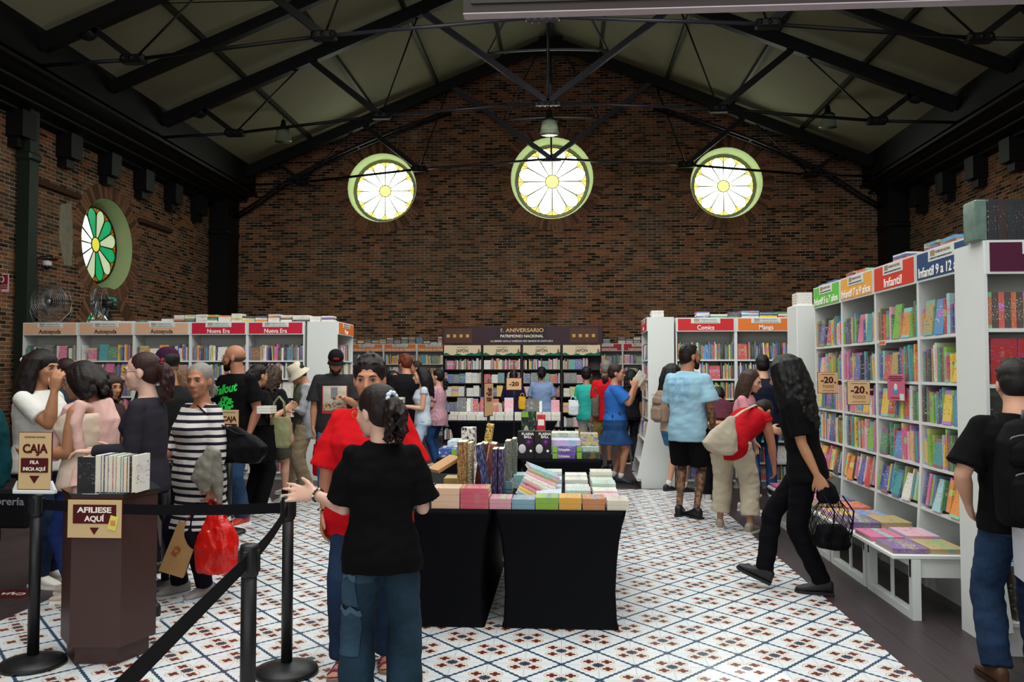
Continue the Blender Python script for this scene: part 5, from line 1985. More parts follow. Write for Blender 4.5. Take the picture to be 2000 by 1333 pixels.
# slip-cased and standing books in the middle of the front tables
Y0 = 5.75
def xz(px, py, Y): p = at_y(px, py, Y); return p.x, p.z
for (a, ya, b, yb, Y, cols, nm, lab, tilt) in (
        (893, 864, 911, 943, 5.42, ['#8d6b3f', '#5c4326', '#c9a86c'], 'slipcased_book', 'gilded brown slipcased volume standing near the front of the table', 0),
        (913, 866, 921, 940, 5.5, ['#ded0a8', '#1c1a18', '#b9a878'], 'slipcased_book', 'cream and black slipcased volume right of the gilded one', 0),
        (923, 866, 936, 938, 5.56, ['#1c1a18', '#b3231c', '#3a3430'], 'slipcased_book', 'black and red slipcased volume leaning beside the cream one', 8),
        (940, 866, 952, 935, 5.75, ['#9a4a4a', '#b97a74', '#5f2f33'], 'slipcased_book', 'dull red slipcased volume leaning by the sign pole', 10),
        (961, 878, 971, 955, 5.5, ['#2a1c3e', '#1d1533', '#8a76a8'], 'hardback_book', 'dark violet hardback standing right of the leaning navy one', 0),
        (973, 878, 984, 953, 5.5, ['#2c2044', '#1d1533', '#9a86b8'], 'hardback_book', 'second dark violet hardback standing beside the first', 0),
        (986, 862, 997, 940, 5.85, ['#6c6a62', '#8d8a7c', '#3e3c38'], 'hardback_book', 'olive-grey hardback standing behind the violet pair', 0),
        (999, 858, 1008, 930, 6.1, ['#5b6258', '#7e8474', '#39403a'], 'hardback_book', 'green-grey hardback standing left of the plasma ball cartons', 0),
        (946, 868, 958, 958, 5.40, ['#202a5c', '#1a2250', '#8fa0c8'], 'hardback_book', 'tall navy hardback leaning against the violet ones', -9)):
    x0, z1 = xz(a, ya, Y); x1, _ = xz(b, yb, Y)
    t, b_, w_, h = box_item(nm, lab, 'book', x0, x1, Y, .16, TZ, z1, cols, 'volumes standing on the front tables', tilt=tilt)
    MB().box(-w_ / 2 + .003, w_ / 2 - .003, .002, .158, h, h + .0015).build('page_block', PAGE, t)
    if nm == 'hardback_book' and w_ > .03:
        pass
z_ = TZ
# risers of flat books under the things that stand higher, front-left table
for (a, b, Y, n, col) in ((850, 886, 5.42, 3, '#ded9cb'), (866, 905, 5.75, 4, '#b99b5c'), (905, 950, 5.68, 3, '#cfd8d6'), (905, 945, 6.1, 6, '#e9e6df'), (960, 1002, 6.25, 5, '#e8a9b8'), (800, 840, 5.5, 3, '#c9c2b0'), (760, 800, 5.7, 3, '#9fd0d6'), (960, 1000, 5.8, 3, '#6f96a6')):
    x0, x1 = at_y(a, 900, Y).x, at_y(b, 900, Y).x
    stack(x0, Y + .02, TZ, x1 - x0, .2, [.026] * n, col, '%s book below the standing volumes, near px %d' % (CN[col], a) if False else '%s book in a low pile among the standing volumes' % CN[col], 'low piles among the standing volumes', .1)
x0, z1 = xz(901, 836, 6.15); x1, _ = xz(927, 862, 6.15)
box_item('boxed_comic_set', 'white box with a drawn face in black ink, standing high at the table middle', 'boxed set', x0, x1, 6.15, .14, TZ + .162, z1, ['#e4e0d8', '#24221f', '#e4e0d8'])
x0, z1 = xz(938, 829, 6.3); x1, _ = xz(951, 862, 6.3)
box_item('hardback_book', 'yellow leopard-spotted book leaning upright behind the inked box', 'book', x0, x1, 6.32, .13, TZ + .15, z1, ['#d9b45a', '#2a2218', '#d9b45a'], tilt=9)
stack(at_y(930, 860, 6.3).x, 6.31, TZ, .16, .2, [.028] * 5, '#ded9cb', 'cream book under the leopard-spotted one', 'pile under the spotted book', .02)
p = at_y(969, 853, 6.5)
mb = MB().ell((0, 0, 0), (.042, .04, .045), 16, 10)
for s in (-1, 1): mb.ell((s * .025, 0, .04), (.014, .01, .016), 8, 6)
for k in range(14):
    a_ = 2.4 * k; mb.ell((.032 * cos(a_), .03 * sin(a_), .034 * cos(k * 1.7)), (.016, .016, .016), 7, 5)
o = mb.build('plush_ball', cloth('#e0489a')); o.location = (p.x, 6.5, TZ + .146)
tag(o, 'small bright pink fluffy ball toy on the pile left of the plasma cartons', 'toy')
stack(p.x - .09, 6.42, TZ, .18, .2, [.025] * 4, '#c7566a', 'rose book under the pink ball toy', 'pile under the ball toy', .02)
# leaning tan board
pa, pb = at_y(846, 920, 5.55), at_y(890, 893, 5.65)
o = MB().beam((pa.x, 5.55, pa.z), (pb.x, 5.65, pb.z), .16, .022, up=(0, 0, 1)).build('hardback_book', plain('tan_cover', '#b58a5c', .5, .3, .1, 8))
tag(o, 'tan hardback propped at a slant at the left of the table', 'book')

# plasma ball cartons and games on the second table
PBY = 8.14
for i, (a, b) in enumerate(((1011, 1043), (1044.5, 1076))):
    x0, z1 = xz(a, 843, PBY); x1, _ = xz(b, 843, PBY)
    t, b_, w_, h = box_item('plasma_ball_carton', 'black PLASMA BALL carton, %s of the pair' % ('left' if i == 0 else 'right'), 'carton', x0, x1, PBY, .15, TZ, z1, ['#141217', '#17141c', '#141217'], 'plasma ball cartons', txt=['PLASMA', 'BALL'], tsize=.034, tpos=(.62, .90))
    MB().ell((-w_ * .22, -.004, h * .36), (w_ * .23, .006, h * .17), 16, 8).build('globe_picture', plain('pale_globe_print', '#c9c2c6', .35, .5), b_)
    m = MB(); m.ell((w_ * .17, -.004, h * .60), (.016, .004, .016), 8, 6)
    for k in range(14): m.tube([(w_ * .17, -.003, h * .6), (w_ * .17 + .042 * cos(k * .45), -.003, h * .6 + .05 * sin(k * .45))], [.0022, .0006], 4)
    m.build('spark_picture', plain('violet_print', '#8a2f9a', .4, .4), b_)
    MB().ell((w_ * .3, -.003, h * .28), (.013, .003, .014), 10, 6).build('round_badge', plain('letters_f1ede4', '#f1ede4', .5, .3), b_)
for (a, ya, b, yb, Y, dy, cols, nm, lab, txt, tc) in (
        (1079, 872, 1124, 885, 8.14, .3, ['#63489a', '#7a5ab0', '#8fc0a8'], 'game_box', 'purple and green Cristales box, upper of the pair', 'Cristales', '#f1ede4'),
        (1079, 885.4, 1124, 898, 8.14, .3, ['#63489a', '#7a5ab0', '#9a6ad0'], 'game_box', 'purple and green Cristales box, lower of the pair', 'Cristales', '#f1ede4'),
        (1126, 884, 1172, 898, 8.14, .3, ['#2b3430', '#6f5a28', '#3f7a3a'], 'game_box', 'dark green game box right of the Cristales pair', None, ''),
        (1126, 873, 1170, 883.5, 8.16, .3, ['#9fb8a8', '#5a5a9a', '#d8d2b8'], 'game_box', 'pale green and indigo game box on the dark green one', None, ''),
        (1077, 860, 1134, 871.5, 8.2, .28, ['#c9b8d8', '#8ac0d0', '#e0c0d8'], 'game_box', 'pastel pearly game box on the Cristales boxes', None, ''),
        (1134, 848, 1168, 872, 8.3, .25, ['#b9a86a', '#7a78b0', '#d8cfa8'], 'game_box', 'yellow and lilac game box at the right end', None, ''),
        (1077, 846, 1130, 859, 8.55, .3, ['#cfd4c4', '#a8b8a8', '#e0dcc8'], 'game_box', 'pale game box at the back right of the games', None, ''),
        (1150, 862, 1170, 872.5, 8.6, .2, ['#4a4a8a', '#8a88b8', '#c9c4d8'], 'game_box', 'small indigo game box behind the right end', None, ''),
        (1018, 804, 1047, 842.5, 8.75, .12, ['#17181a', '#1d1f1e', '#3f8a3a'], 'game_box', 'black and green toy carton behind the plasma cartons', None, ''),
        (1048.5, 811, 1065, 843.5, 8.72, .1, ['#c41f2c', '#c41f2c', '#d8444c'], 'game_box', 'narrow red carton behind the plasma cartons', None, '')):
    x0, z1 = xz(a, ya, Y); x1, z0 = xz(b, yb, Y)
    if yb >= 898: z0 = TZ
    if yb == 842.5 or yb == 843.5: z0 = TZ
    if lab.startswith('pale game'): z0 = TZ
    if 'behind the right end' in lab: z0 = TZ
    if 'at the right end' in lab: z0 = xz(a, 872.5, 8.16)[1]
    t, b_, w_, h = box_item(nm, lab, 'game', x0, x1, Y, dy, z0, z1, cols, 'boxed games on the second table', txt=txt, tcol=tc or '#f1ede4', tsize=.032, tpos=(.5, .45))
    if txt or 'dark green' in lab: MB().box(-w_ / 2 + .002, -w_ / 2 + w_ * .22, -.002, 0, .002, h - .002).build('green_end_band', plain('lime_print', '#84b845', .5, .3, .05), b_)
    if 'toy carton' in lab:
        for k in range(6): MB().ell((w_ * .36, -.003, h * (.2 + .12 * k)), (.007, .003, .007), 8, 5).build('dot_badge', plain('dot_%d' % k, ['#d8a03a', '#3a9ad8', '#d84a3a', '#e8e2d0', '#8a4ad8', '#3ad88a'][k], .5, .3), b_)
        MB().box(-w_ / 2 + .003, -.005, -.003, 0, h * .86, h - .004).build('green_end_band', plain('lime_print', '#84b845', .5, .3, .05), b_)
        MB().ell((-w_ * .16, -.003, h * .42), (w_ * .2, .004, h * .24), 12, 8).build('pale_picture', plain('grey_toy_print', '#a8a6a2', .5, .3, .2, 30), b_)
    if 'narrow red' in lab: MB().bbox(-w_ * .36, w_ * .36, -.003, 0, h * .72, h * .88, .001).build('pale_label', plain('letters_f1ede4', '#f1ede4', .5, .3), b_)
x0, z1 = xz(857, 872, 8.2); x1, _ = xz(891, 872, 8.2)
t, b_, w_, h = box_item('game_box', 'blue and white drawn-hero box at the left of the second table', 'game', x0, x1, 8.2, .35, TZ, xz(857, 877, 8.2)[1], ['#3f5aa8', '#d8dce8', '#2a2a3a'], 'boxed games on the second table')
MB().box(w_ * .25, w_ / 2 - .002, -.002, 0, .002, h - .002).build('green_end_band', plain('lime_print', '#84b845', .5, .3, .05), b_)
box_item('game_box', 'pale blue box lying behind the drawn-hero box', 'game', x0 + .03, x1 + .06, 8.6, .4, TZ, TZ + .13, ['#b8c8d0', '#d8dcd8', '#8aa8c0'], 'boxed games on the second table')
x0, x1 = at_y(985, 835, 8.45).x, at_y(1008, 835, 8.45).x
stack(at_y(985, 835, 8.42).x, 8.42, TZ, .15, .2, [.04, .04, .035], '#e9e6df', 'white book with pink bands left of the toy carton', 'white pile on the second table', .02)
stack(at_y(995, 835, 8.2).x - .12, 8.2, TZ, .19, .2, [.03, .03, .03], '#b9b2c8' if False else '#cfd8d6', 'pale grey book left of the plasma cartons', 'grey pile on the second table', .05)

# books on the far table
for r_ in range(2):
    x = -2.08
    while x < -.22:
        n = 3 if r_ == 0 else 4
        for i in range(n): stuff_book(lying(Matrix.Translation((x, 14.66 + .23 * r_, .742 + .034 * i)), .033), (.033, .2, .16), '#ded9cb' if R.random() < .85 else '#e9e6df')
        x += .168
for i, (px, wpx, c, ht) in enumerate(((900, 18, '#4b5563', .26), (919, 12, '#ded9cb', .25), (926, 15, '#b5182a', .24), (945, 13, '#b5182a', .27), (966, 15, '#b5182a', .24), (992, 18, '#e8a9b8', .26), (1030, 30, '#3b3d42', .24), (1050, 15, '#e9e6df', .2), (1083, 16, '#d98a9a', .22))):
    CN.update({'#4b5563': 'slate', '#b5182a': 'red', '#3b3d42': 'charcoal', '#d98a9a': 'pink'})
    p = at_y(px, 780, 15.1)
    book(Matrix.Translation((p.x - .06, 15.02, .742 + .137)) @ Matrix.Rotation(-.15, 4, 'X'), (wpx / 106, .03, ht), c, '%s book standing face out, %s from the left on the far table' % (CN[c], ordinal(i + 1)), 'books displayed on the far table')

# sign flags on poles
def pole_sign(px, Y, ztop, zc, w_, h, rz, label, zb=TZ):
    x = at_y(px, 800, Y).x
    t = empty('pole_sign', (x, Y, zb)); tag(t, label, 'sign', 'discount signs on poles')
    MB().lathe([(.06, 0), (.06, .008), (.012, .014), (.006, .03), (.006, .05)], 16).build('foot', DKP, t)
    MB().tube([(0, 0, .02), (0, 0, ztop - zb)], .0065, 8).build('pole', DKP, t)
    MB().box(-.012, .012, -.012, .012, zc - zb - h / 2 - .05, zc - zb - h / 2 + .01).build('clamp', DKP, t)
    Mx = Matrix.Translation((0, -.012, zc - zb)) @ Matrix.Rotation(rz, 4, 'Z')
    c = MB().bbox(-w_ / 2, w_ / 2, -.004, .002, -h / 2, h / 2, .002, M=Mx).build('card_frame', MAR, t)
    c2 = MB().bbox(-w_ / 2 + .006, w_ / 2 - .006, -.006, -.0035, -h / 2 + .006, h / 2 - .006, .001, M=Mx).build('card', KRAFT, t)
    for tx, s_, zz in (('-20', h * .45, .08),) if w_ > .9 * h else (('-20', w_ * .4, h * .22), ('TODO', w_ * .2, .0)):
        o = lettering(tx, s_, MAR, c2, (0, 0, 0), bold=.03, width=w_ * .6)
        o.matrix_local = Mx @ Matrix.Translation((0, -.0075, zz if w_ < .9 * h else .0)) @ Matrix.Rotation(pi / 2, 4, 'X')
    return t


pole_sign(1004, 8.5, 1.72, 1.48, .165, .13, 0, 'small -20 card on a thin pole above the game boxes')
pole_sign(954, 6.62, 1.55, 1.38, .22, .27, radians(76), 'larger -20 card turned edge-on on a pole among the standing volumes')


# ---------------------------------------------------------------- stanchions and belts
def stanchion(x, y, label, H=.93):
    t = empty('stanchion', (x, y, .004 if RX0 < x < RX1 else 0))
    tag(t, label, 'stanchion', 'black belt stanchions')
    MB().lathe([(.165, 0), (.168, .012), (.16, .028), (.10, .045), (.05, .055), (.036, .06)], 36).build('base', DKP, t)
    MB().tube([(0, 0, .05), (0, 0, H - .02)], .0295, 20).build('pole', DKP, t)
    m = MB().lathe([(.034, H - .12), (.0355, H - .115), (.0355, H - .012), (.032, H), (.004, H + .002)], 24)
    for a in range(4): m.bbox(-.010, .010, -.042, -.03, H - .105, H - .02, .003, M=Matrix.Rotation(pi / 2 * a, 4, 'Z'))
    m.build('belt_head', DKP, t)
    return t


pn = at_y(487, 1070, 3.13); pf = at_y(563, 985, 4.33); pl_ = at_z(64, 1302); pm = at_z(322, 1150); pq = at_y(448, 900, 8.0)
ST = {'near': (pn.x, 3.13), 'far': (pf.x, 4.33), 'left': (pl_.x, pl_.y), 'mid': (pm.x, pm.y), 'back': (pq.x, 8.0), 'out': (-.98, 1.6)}
stanchion(*ST['near'], 'nearest black stanchion, its base below the frame')
stanchion(*ST['far'], 'black stanchion left of the two people in the middle')
stanchion(*ST['left'], 'black stanchion at the left carrying the CAJA sign')
stanchion(*ST['mid'], 'black stanchion between the lectern and the striped dress')
stanchion(*ST['back'], 'black stanchion behind the striped dress with the far CAJA sign')
stanchion(*ST['out'], 'black stanchion beyond the lower edge of the view')
BELT = cloth('#111114', .1, .8, .1) if 'cloth' in globals() else plain('black_webbing', '#111114', .8, .15, .1, 30)


def belt(a, b, label, z=.875, sag=.02, h=.056):
    (x0, y0), (x1, y1) = ST[a], ST[b]
    d = Vector((x1 - x0, y1 - y0, 0)); L = d.length; d.normalize(); nrm = Vector((-d.y, d.x, 0)) * .0012
    mb = MB(); vs, fs = [], []
    N = 12
    for i in range(N + 1):
        t = i / N
        p = Vector((x0, y0, 0)) + d * (.038 + (L - .076) * t)
        zz = z - sag * 4 * t * (1 - t)
        for s_, q in ((-1, -1), (1, -1), (1, 1), (-1, 1)): vs.append(p + nrm * s_ + Vector((0, 0, zz + q * h / 2)))
    for i in range(N):
        for k in range(4): fs.append((i * 4 + k, i * 4 + (k + 1) % 4, i * 4 + 4 + (k + 1) % 4, i * 4 + 4 + k))
    fs += [(0, 1, 2, 3), (N * 4 + 3, N * 4 + 2, N * 4 + 1, N * 4)]
    mb.add(vs, fs)
    tag(mb.build('barrier_belt', BELT), label, 'belt', 'black barrier belts')


belt('left', 'far', 'long black barrier belt passing in front of the lectern')
belt('far', 'near', 'short black barrier belt between the two right-hand stanchions')
belt('near', 'out', 'black barrier belt slanting down to the lower left', sag=.0)
belt('mid', 'back', 'black barrier belt running back behind the striped dress')

CARD = plain('beige_card', '#c9ac7e', .5, .3, .04, 4)


def caja(px, py0, py1, Y, label, rz=0, holder=True):
    pc = at_y(px, (py0 + py1) / 2, Y); h = at_y(px, py0, Y).z - at_y(px, py1, Y).z; w_ = h * .61
    t = empty('queue_sign', (pc.x, Y - .05, pc.z - h / 2), rz); tag(t, label, 'sign', 'CAJA queue signs')
    MB().bbox(-w_ / 2, w_ / 2, .0, .006, 0, h, .002).build('card_edge', MAR, t)
    b_ = MB().bbox(-w_ / 2 + .004, w_ / 2 - .004, -.003, .0, .004, h - .004, .001).build('sign_card', CARD, t)
    lettering('PATRIMONIO NACIONAL', .013, MAR, b_, (0, -.004, h * .91), width=w_ * .62, depth=.001)
    lettering('CAJA', h * .21, MAR, b_, (0, -.004, h * .705), width=w_ * .74, bold=.035)
    m = MB().bbox(-w_ * .40, w_ * .40, -.006, -.003, h * .30, h * .55, .003); r_ = m.build('maroon_plate', MAR, b_)
    lettering('FILA', h * .085, CREAM, r_, (0, -.0072, h * .475), bold=.02)
    lettering('INICIA AQUÍ', h * .085, CREAM, r_, (0, -.0072, h * .36), bold=.02, width=w_ * .66)
    MB().add([(-w_ * .15, -.0045, h * .245), (w_ * .15, -.0045, h * .245), (0, -.0045, h * .11), (-w_ * .15, -.002, h * .245), (w_ * .15, -.002, h * .245), (0, -.002, h * .11)], [(0, 1, 2), (5, 4, 3), (0, 3, 4, 1), (1, 4, 5, 2), (2, 5, 3, 0)]).build('down_arrow', MAR, b_)
    m = MB().bbox(-w_ * .62, w_ * .62, -.012, .02, -.02, 0, .004)
    for s in (-1, 1): m.add([(s * w_ * .62, -.01, 0), (s * w_ * .5, -.01, 0), (s * w_ * .5, -.01, h * .16), (s * w_ * .62, .01, 0), (s * w_ * .5, .01, 0), (s * w_ * .5, .01, h * .16)], [(0, 1, 2), (5, 4, 3), (0, 3, 4, 1), (1, 4, 5, 2), (2, 5, 3, 0)])
    m.build('sign_holder', WHITE, t)
    return t


caja(80, 843, 955, ST['left'][1], 'beige CAJA sign with a maroon arrow on the left stanchion')
caja(452, 800, 862, 8.0, 'beige CAJA sign on the stanchion behind the striped dress')
# floor sticker
ps = [at_z(px, py, .0) for px, py in ((2, 1173), (2, 1153), (57, 1153), (48, 1165))]
c0_ = sum(ps, Vector()) / 4
t = empty('floor_sticker', (at_z(26, 1161).x, at_z(26, 1161).y, .0)); tag(t, 'maroon CAJA sticker on the dark floor at the left edge', 'sticker')
b_ = MB().bbox(-.14, .14, -.11, .11, .0, .002, .0008).build('sticker', MAR, t)
o = lettering('CAJA', .08, CREAM, b_, (0, 0, .0028), (0, 0, pi), depth=.0008, bold=.02)

# ---------------------------------------------------------------- lectern
BRN = plain('chocolate_laminate', '#3e2723', .42, .4, .06, 2)
BRN2 = plain('brown_laminate_side', '#3a2618', .42, .4, .06, 2)
A, B, C_, D_ = [at_z(px, py, .1) for px, py in ((118, 1245), (135, 1267), (234, 1267), (304, 1240))]
F_ = Vector((D_.x * (D_.y + .24) / D_.y - .05, D_.y + .24, 0)); G_ = Vector((A.x + .03, A.y + .27, 0))
poly = [(v.x, v.y) for v in (A, B, C_, D_, F_, G_)]
cx_ = sum(p[0] for p in poly) / 6; cy_ = sum(p[1] for p in poly) / 6
rel = [(a - cx_, b - cy_) for a, b in poly]
t = empty('lectern', (cx_, cy_, .004)); tag(t, 'dark brown many-sided lectern with the AFILIESE AQUÍ card', 'lectern')
MB().prism([(a * .86, b * .86) for a, b in rel], 0, .1).build('plinth', BRN, t)
MB().prism(rel, .1, .905).build('body', BRN, t)
MB().prism([(a * 1.03, b * 1.03) for a, b in rel], .905, .925).build('wooden_top', BRN2, t)
M = Mat('smoked_glass', .06, .6); M.base((.03, .04, .035)); M.b.inputs['Coat Weight'].default_value = .6
MB().prism([(a * 1.05, b * 1.05) for a, b in rel], .926, .934).build('glass_top', M.m, t)
fy = min(B.y, C_.y) - .014
w0, w1 = at_y(131, 1020, fy).x, at_y(239, 1020, fy).x
z0, z1 = at_y(131, 1052, fy).z, at_y(131, 975, fy).z
t = empty('join_sign', ((w0 + w1) / 2, fy, z0)); tag(t, 'beige AFILIESE AQUÍ card fixed to the front of the lectern', 'sign')
W_, H_ = w1 - w0, z1 - z0
MB().bbox(-W_ / 2, W_ / 2, 0, .006, 0, H_, .001).build('card_edge', MAR, t)
b_ = MB().bbox(-W_ / 2 + .004, W_ / 2 - .004, -.002, 0, .004, H_ - .004, .0008).build('sign_card', CARD, t)
r_ = MB().bbox(-W_ * .39, W_ * .39, -.004, -.002, H_ * .38, H_ * .86, .002).build('maroon_plate', MAR, b_)
lettering('AFILIESE', H_ * .19, CREAM, r_, (0, -.005, H_ * .72), bold=.03, width=W_ * .62)
lettering('AQUÍ', H_ * .19, CREAM, r_, (0, -.005, H_ * .50), bold=.03, width=W_ * .36)
MB().add([(-.026, -.004, H_ * .28), (.026, -.004, H_ * .28), (0, -.004, H_ * .10), (-.026, -.001, H_ * .28), (.026, -.001, H_ * .28), (0, -.001, H_ * .10)], [(0, 1, 2), (5, 4, 3), (0, 3, 4, 1), (1, 4, 5, 2), (2, 5, 3, 0)]).build('down_arrow', MAR, b_)
st = MB().bbox(-.024, .024, -.006, -.004, -.038, .038, .001, M=Matrix.Translation((W_ * .34, 0, H_ * .40)) @ Matrix.Rotation(.25, 4, 'Y')).build('yellow_sticker', plain('yellow_paper', '#d6cf5a', .6, .2), b_)
MB().box(W_ * .34 - .014, W_ * .34 + .014, -.0075, -.006, H_ * .34, H_ * .47).build('sticker_picture', plain('pale_orange_print', '#c9875a', .6, .2, .3, 40), st)

# books standing on the lectern, fore-edges to the viewer
LZ = .9385
ly0 = B.y + .03
xa = at_y(151, 920, ly0).x
book(Matrix.Translation((xa, ly0 - .0, LZ)), (.100, .045, .195), '#16161b', 'thick black book facing out, leftmost on the lectern', 'books standing on the lectern', busy=.15)
x = xa + .104
for i, (th, c, h) in enumerate(((.030, '#e9e6df', .205), (.016, '#274f9e', .205), (.024, '#1e2a52', .20), (.022, '#e9e6df', .205), (.020, '#c0202c', .205), (.022, '#e9e6df', .20), (.014, '#1f9aa0', .20), (.020, '#e58a2c', .195), (.014, '#1e2a52', .20), (.024, '#e9e6df', .205))):
    book(Matrix.Translation((x + th, ly0 + .15, LZ)) @ Matrix.Rotation(pi, 4, 'Z'), (th, .15, h), c, '%s-covered book, page edges out, %s along the lectern row' % (CN[c], ordinal(i + 1)), 'books standing on the lectern')
    x += th + .0015
    if i == 8: x += .012
tag(MB().bbox(0, .09, 0, .05, 0, .0015, .0005, M=Matrix.Translation((at_y(162, 965, ly0 - .03).x, ly0 - .04, .9352))).build('paper_slip', WHITE), 'small white paper slip on the lectern top', 'paper')

# ---------------------------------------------------------------- fans on the island
CHR = plain('chromed_wire', '#8f9192', .45, .5, .05, 5, 0, 1.0)


def fan(px, py, Y, r, rz, label):
    c = at_y(px, py, Y)
    c.z = IH + r + .06
    t = empty('drum_fan', c, rz); tag(t, label, 'fan', 'metal drum fans')
    m = MB()
    for rr_, yy in ((r, -.06), (r, .06), (r * .97, -.085), (r * .86, -.094), (r * .76, -.098), (r * .66, -.10), (r * .56, -.104), (r * .45, -.107), (r * .34, -.11)):
        m.tube([(rr_ * cos(2 * pi * j / 40), yy, rr_ * sin(2 * pi * j / 40)) for j in range(41)], .004, 5)
    for k in range(60):
        a = 2 * pi * k / 60
        m.tube([(.05 * cos(a), -.112, .05 * sin(a)), (r * .6 * cos(a + .12), -.103, r * .6 * sin(a + .12)), (r * cos(a + .2), -.06, r * sin(a + .2))], .0022, 4)
        if k % 3 == 0: m.tube([(r * cos(a), -.06, r * sin(a)), (r * cos(a), .06, r * sin(a)), (r * .3 * cos(a), .11, r * .3 * sin(a))], .0018, 4)
    m.build('cage', CHR, t)
    m = MB().lathe([(.05, -.02), (.052, 0), (.03, .012)], 20, M=Matrix.Translation((0, -.105, 0)) @ Matrix.Rotation(pi / 2, 4, 'X'))
    m.build('hub_cap', CHR, t)
    m = MB().lathe([(.07, -.07), (.07, .07)], 18, M=Matrix.Translation((0, .1, 0)) @ Matrix.Rotation(pi / 2, 4, 'X'))
    m.build('motor', DKP, t)
    for k in range(3):
        m = MB()
        a0 = 2 * pi * k / 3
        vs = []
        for j in range(7):
            rr_ = .05 + (r * .86 - .05) * j / 6
            wd = .30 + .35 * j / 6
            for s_, yy in ((-1, .035), (1, -.04)):
                a = a0 + s_ * wd * .9
                vs += [(rr_ * cos(a), yy, rr_ * sin(a)), (rr_ * cos(a), yy + .003, rr_ * sin(a))]
        fs = []
        for j in range(6):
            b0, b1 = 4 * j, 4 * j + 4
            fs += [(b0, b0 + 2, b1 + 2, b1), (b0 + 1, b1 + 1, b1 + 3, b0 + 3), (b0, b1, b1 + 1, b0 + 1), (b0 + 2, b0 + 3, b1 + 3, b1 + 2)]
        m.add(vs, fs, 0, None, True); m.build('blade', CHR, t)
    m = MB()
    pts = [(-r - .03, 0, .0)] + [(-(r + .03) * cos(pi * j / 16), 0, -(r + .03) * sin(pi * j / 16)) for j in range(1, 16)] + [(r + .03, 0, 0)]
    m.tube([(-r - .03, 0, .02), (-r - .035, -.02, -r * .55), (-r * .72, -.12, -r - .045), (r * .72, -.12, -r - .045), (r + .035, -.02, -r * .55), (r + .03, 0, .02)], .010, 8)
    m.tube([(-r - .035, .02, -r * .55), (-r * .72, .14, -r - .045), (r * .72, .14, -r - .045), (r + .035, .02, -r * .55)], .010, 8)
    m.build('floor_bracket', CHR, t)
    return t


fan(100, 597, 12.2, .275, radians(6), 'large round metal fan facing the viewer on the left island')
fan(197, 592, 12.25, .25, radians(-72), 'second metal fan turned edge-on, beside the round one')

# ---------------------------------------------------------------- pendant lamps
M = Mat('ribbed_prismatic_glass', .15, .6); x, y, z = M.xyz(M.coord())
M.base(srgb('#aeb8a2')); M.b.inputs['Transmission Weight'].default_value = .55; M.b.inputs['IOR'].default_value = 1.3
M.bump(M.noise(60, 1, M.coord()), .3, .003)
LG = M.m


def pendant(x, y, ztop, zb, label, k=1.0):
    t = empty('pendant_lamp', (x, y, zb)); tag(t, label, 'lamp', 'glass pendant lamps')
    m = MB().tube([(0, 0, .5 * k), (0, 0, ztop - zb)], .008, 6); m.build('hanging_rod', STEEL, t)
    MB().lathe([(.20 * k, 0), (.195 * k, .02), (.175 * k, .16 * k), (.15 * k, .26 * k), (.145 * k, .26 * k), (.168 * k, .16 * k), (.188 * k, .02)], 32).build('glass_shade', LG, t)
    MB().lathe([(.16 * k, .26 * k), (.15 * k, .30 * k), (.08 * k, .34 * k), (.06 * k, .42 * k), (.05 * k, .50 * k), (.012, .53 * k)], 24).build('lamp_cap', STEEL, t)
    MB().ell((0, 0, .17 * k), (.045 * k, .045 * k, .07 * k), 12, 8).build('bulb', plain('unlit_bulb', '#c9c9bd', .3, .5), t)


pc = at_y(1073, 262, 15.9)
pendant(pc.x, 15.9, 9.9, pc.z, 'central glass pendant lamp just above the middle rose window', .95)
pc = at_y(537, 277, 18.8)
pendant(XC - 6.3, 18.8, roof_z(XC - 6.3), pc.z, 'left glass pendant lamp under the roof slope')
pc = at_y(1630, 249, 18.8)
pendant(XC + 6.3, 18.8, roof_z(XC + 6.3), pc.z, 'right glass pendant lamp under the roof slope')
# chain and hook below the centre lamp
m = MB()
for k in range(7): m.tube([(.012 * cos(a * .8) * (1 if k % 2 else .3), .012 * cos(a * .8) * (.3 if k % 2 else 1), -.03 * k + .02 * sin(a * .8)) for a in range(9)], .004, 5)
o = m.build('lamp_chain', plain('pale_chain', '#9a9aa0', .3, .5, .05, 4, 0, 1)); o.location = (at_y(1076, 180, 16.2).x, 16.2, at_y(1076, 165, 16.2).z)
tag(o, 'short pale chain hanging at the centre joint of the middle truss', 'chain')

# hanging board across the top right
t = empty('hanging_board', (at_y(905, 25, 5.0).x, 5.0, at_y(905, 27, 5.0).z)); tag(t, 'wide brown framed board hanging across the top right of the view', 'board')
MB().box(0, 5.2, 0, .06, 0, .9).build('board_frame', plain('brown_frame', '#241614', .5, .35, .1, 2), t)
MB().box(.05, 5.15, -.01, 0, .06, .85).build('board_panel', plain('grey_brown_panel', '#2b2422', .5, .3, .1, 2), t)
MB().box(.0, 5.2, -.012, .07, -.007, 0).build('pale_bottom_edge', plain('pale_trim', '#a89ba0', .5, .3), t)
for xx in (.4, 2.6, 4.8): MB().tube([(xx, .03, .9), (xx, .03, 4.5)], .006, 5).build('hanging_wire', STEEL, t)

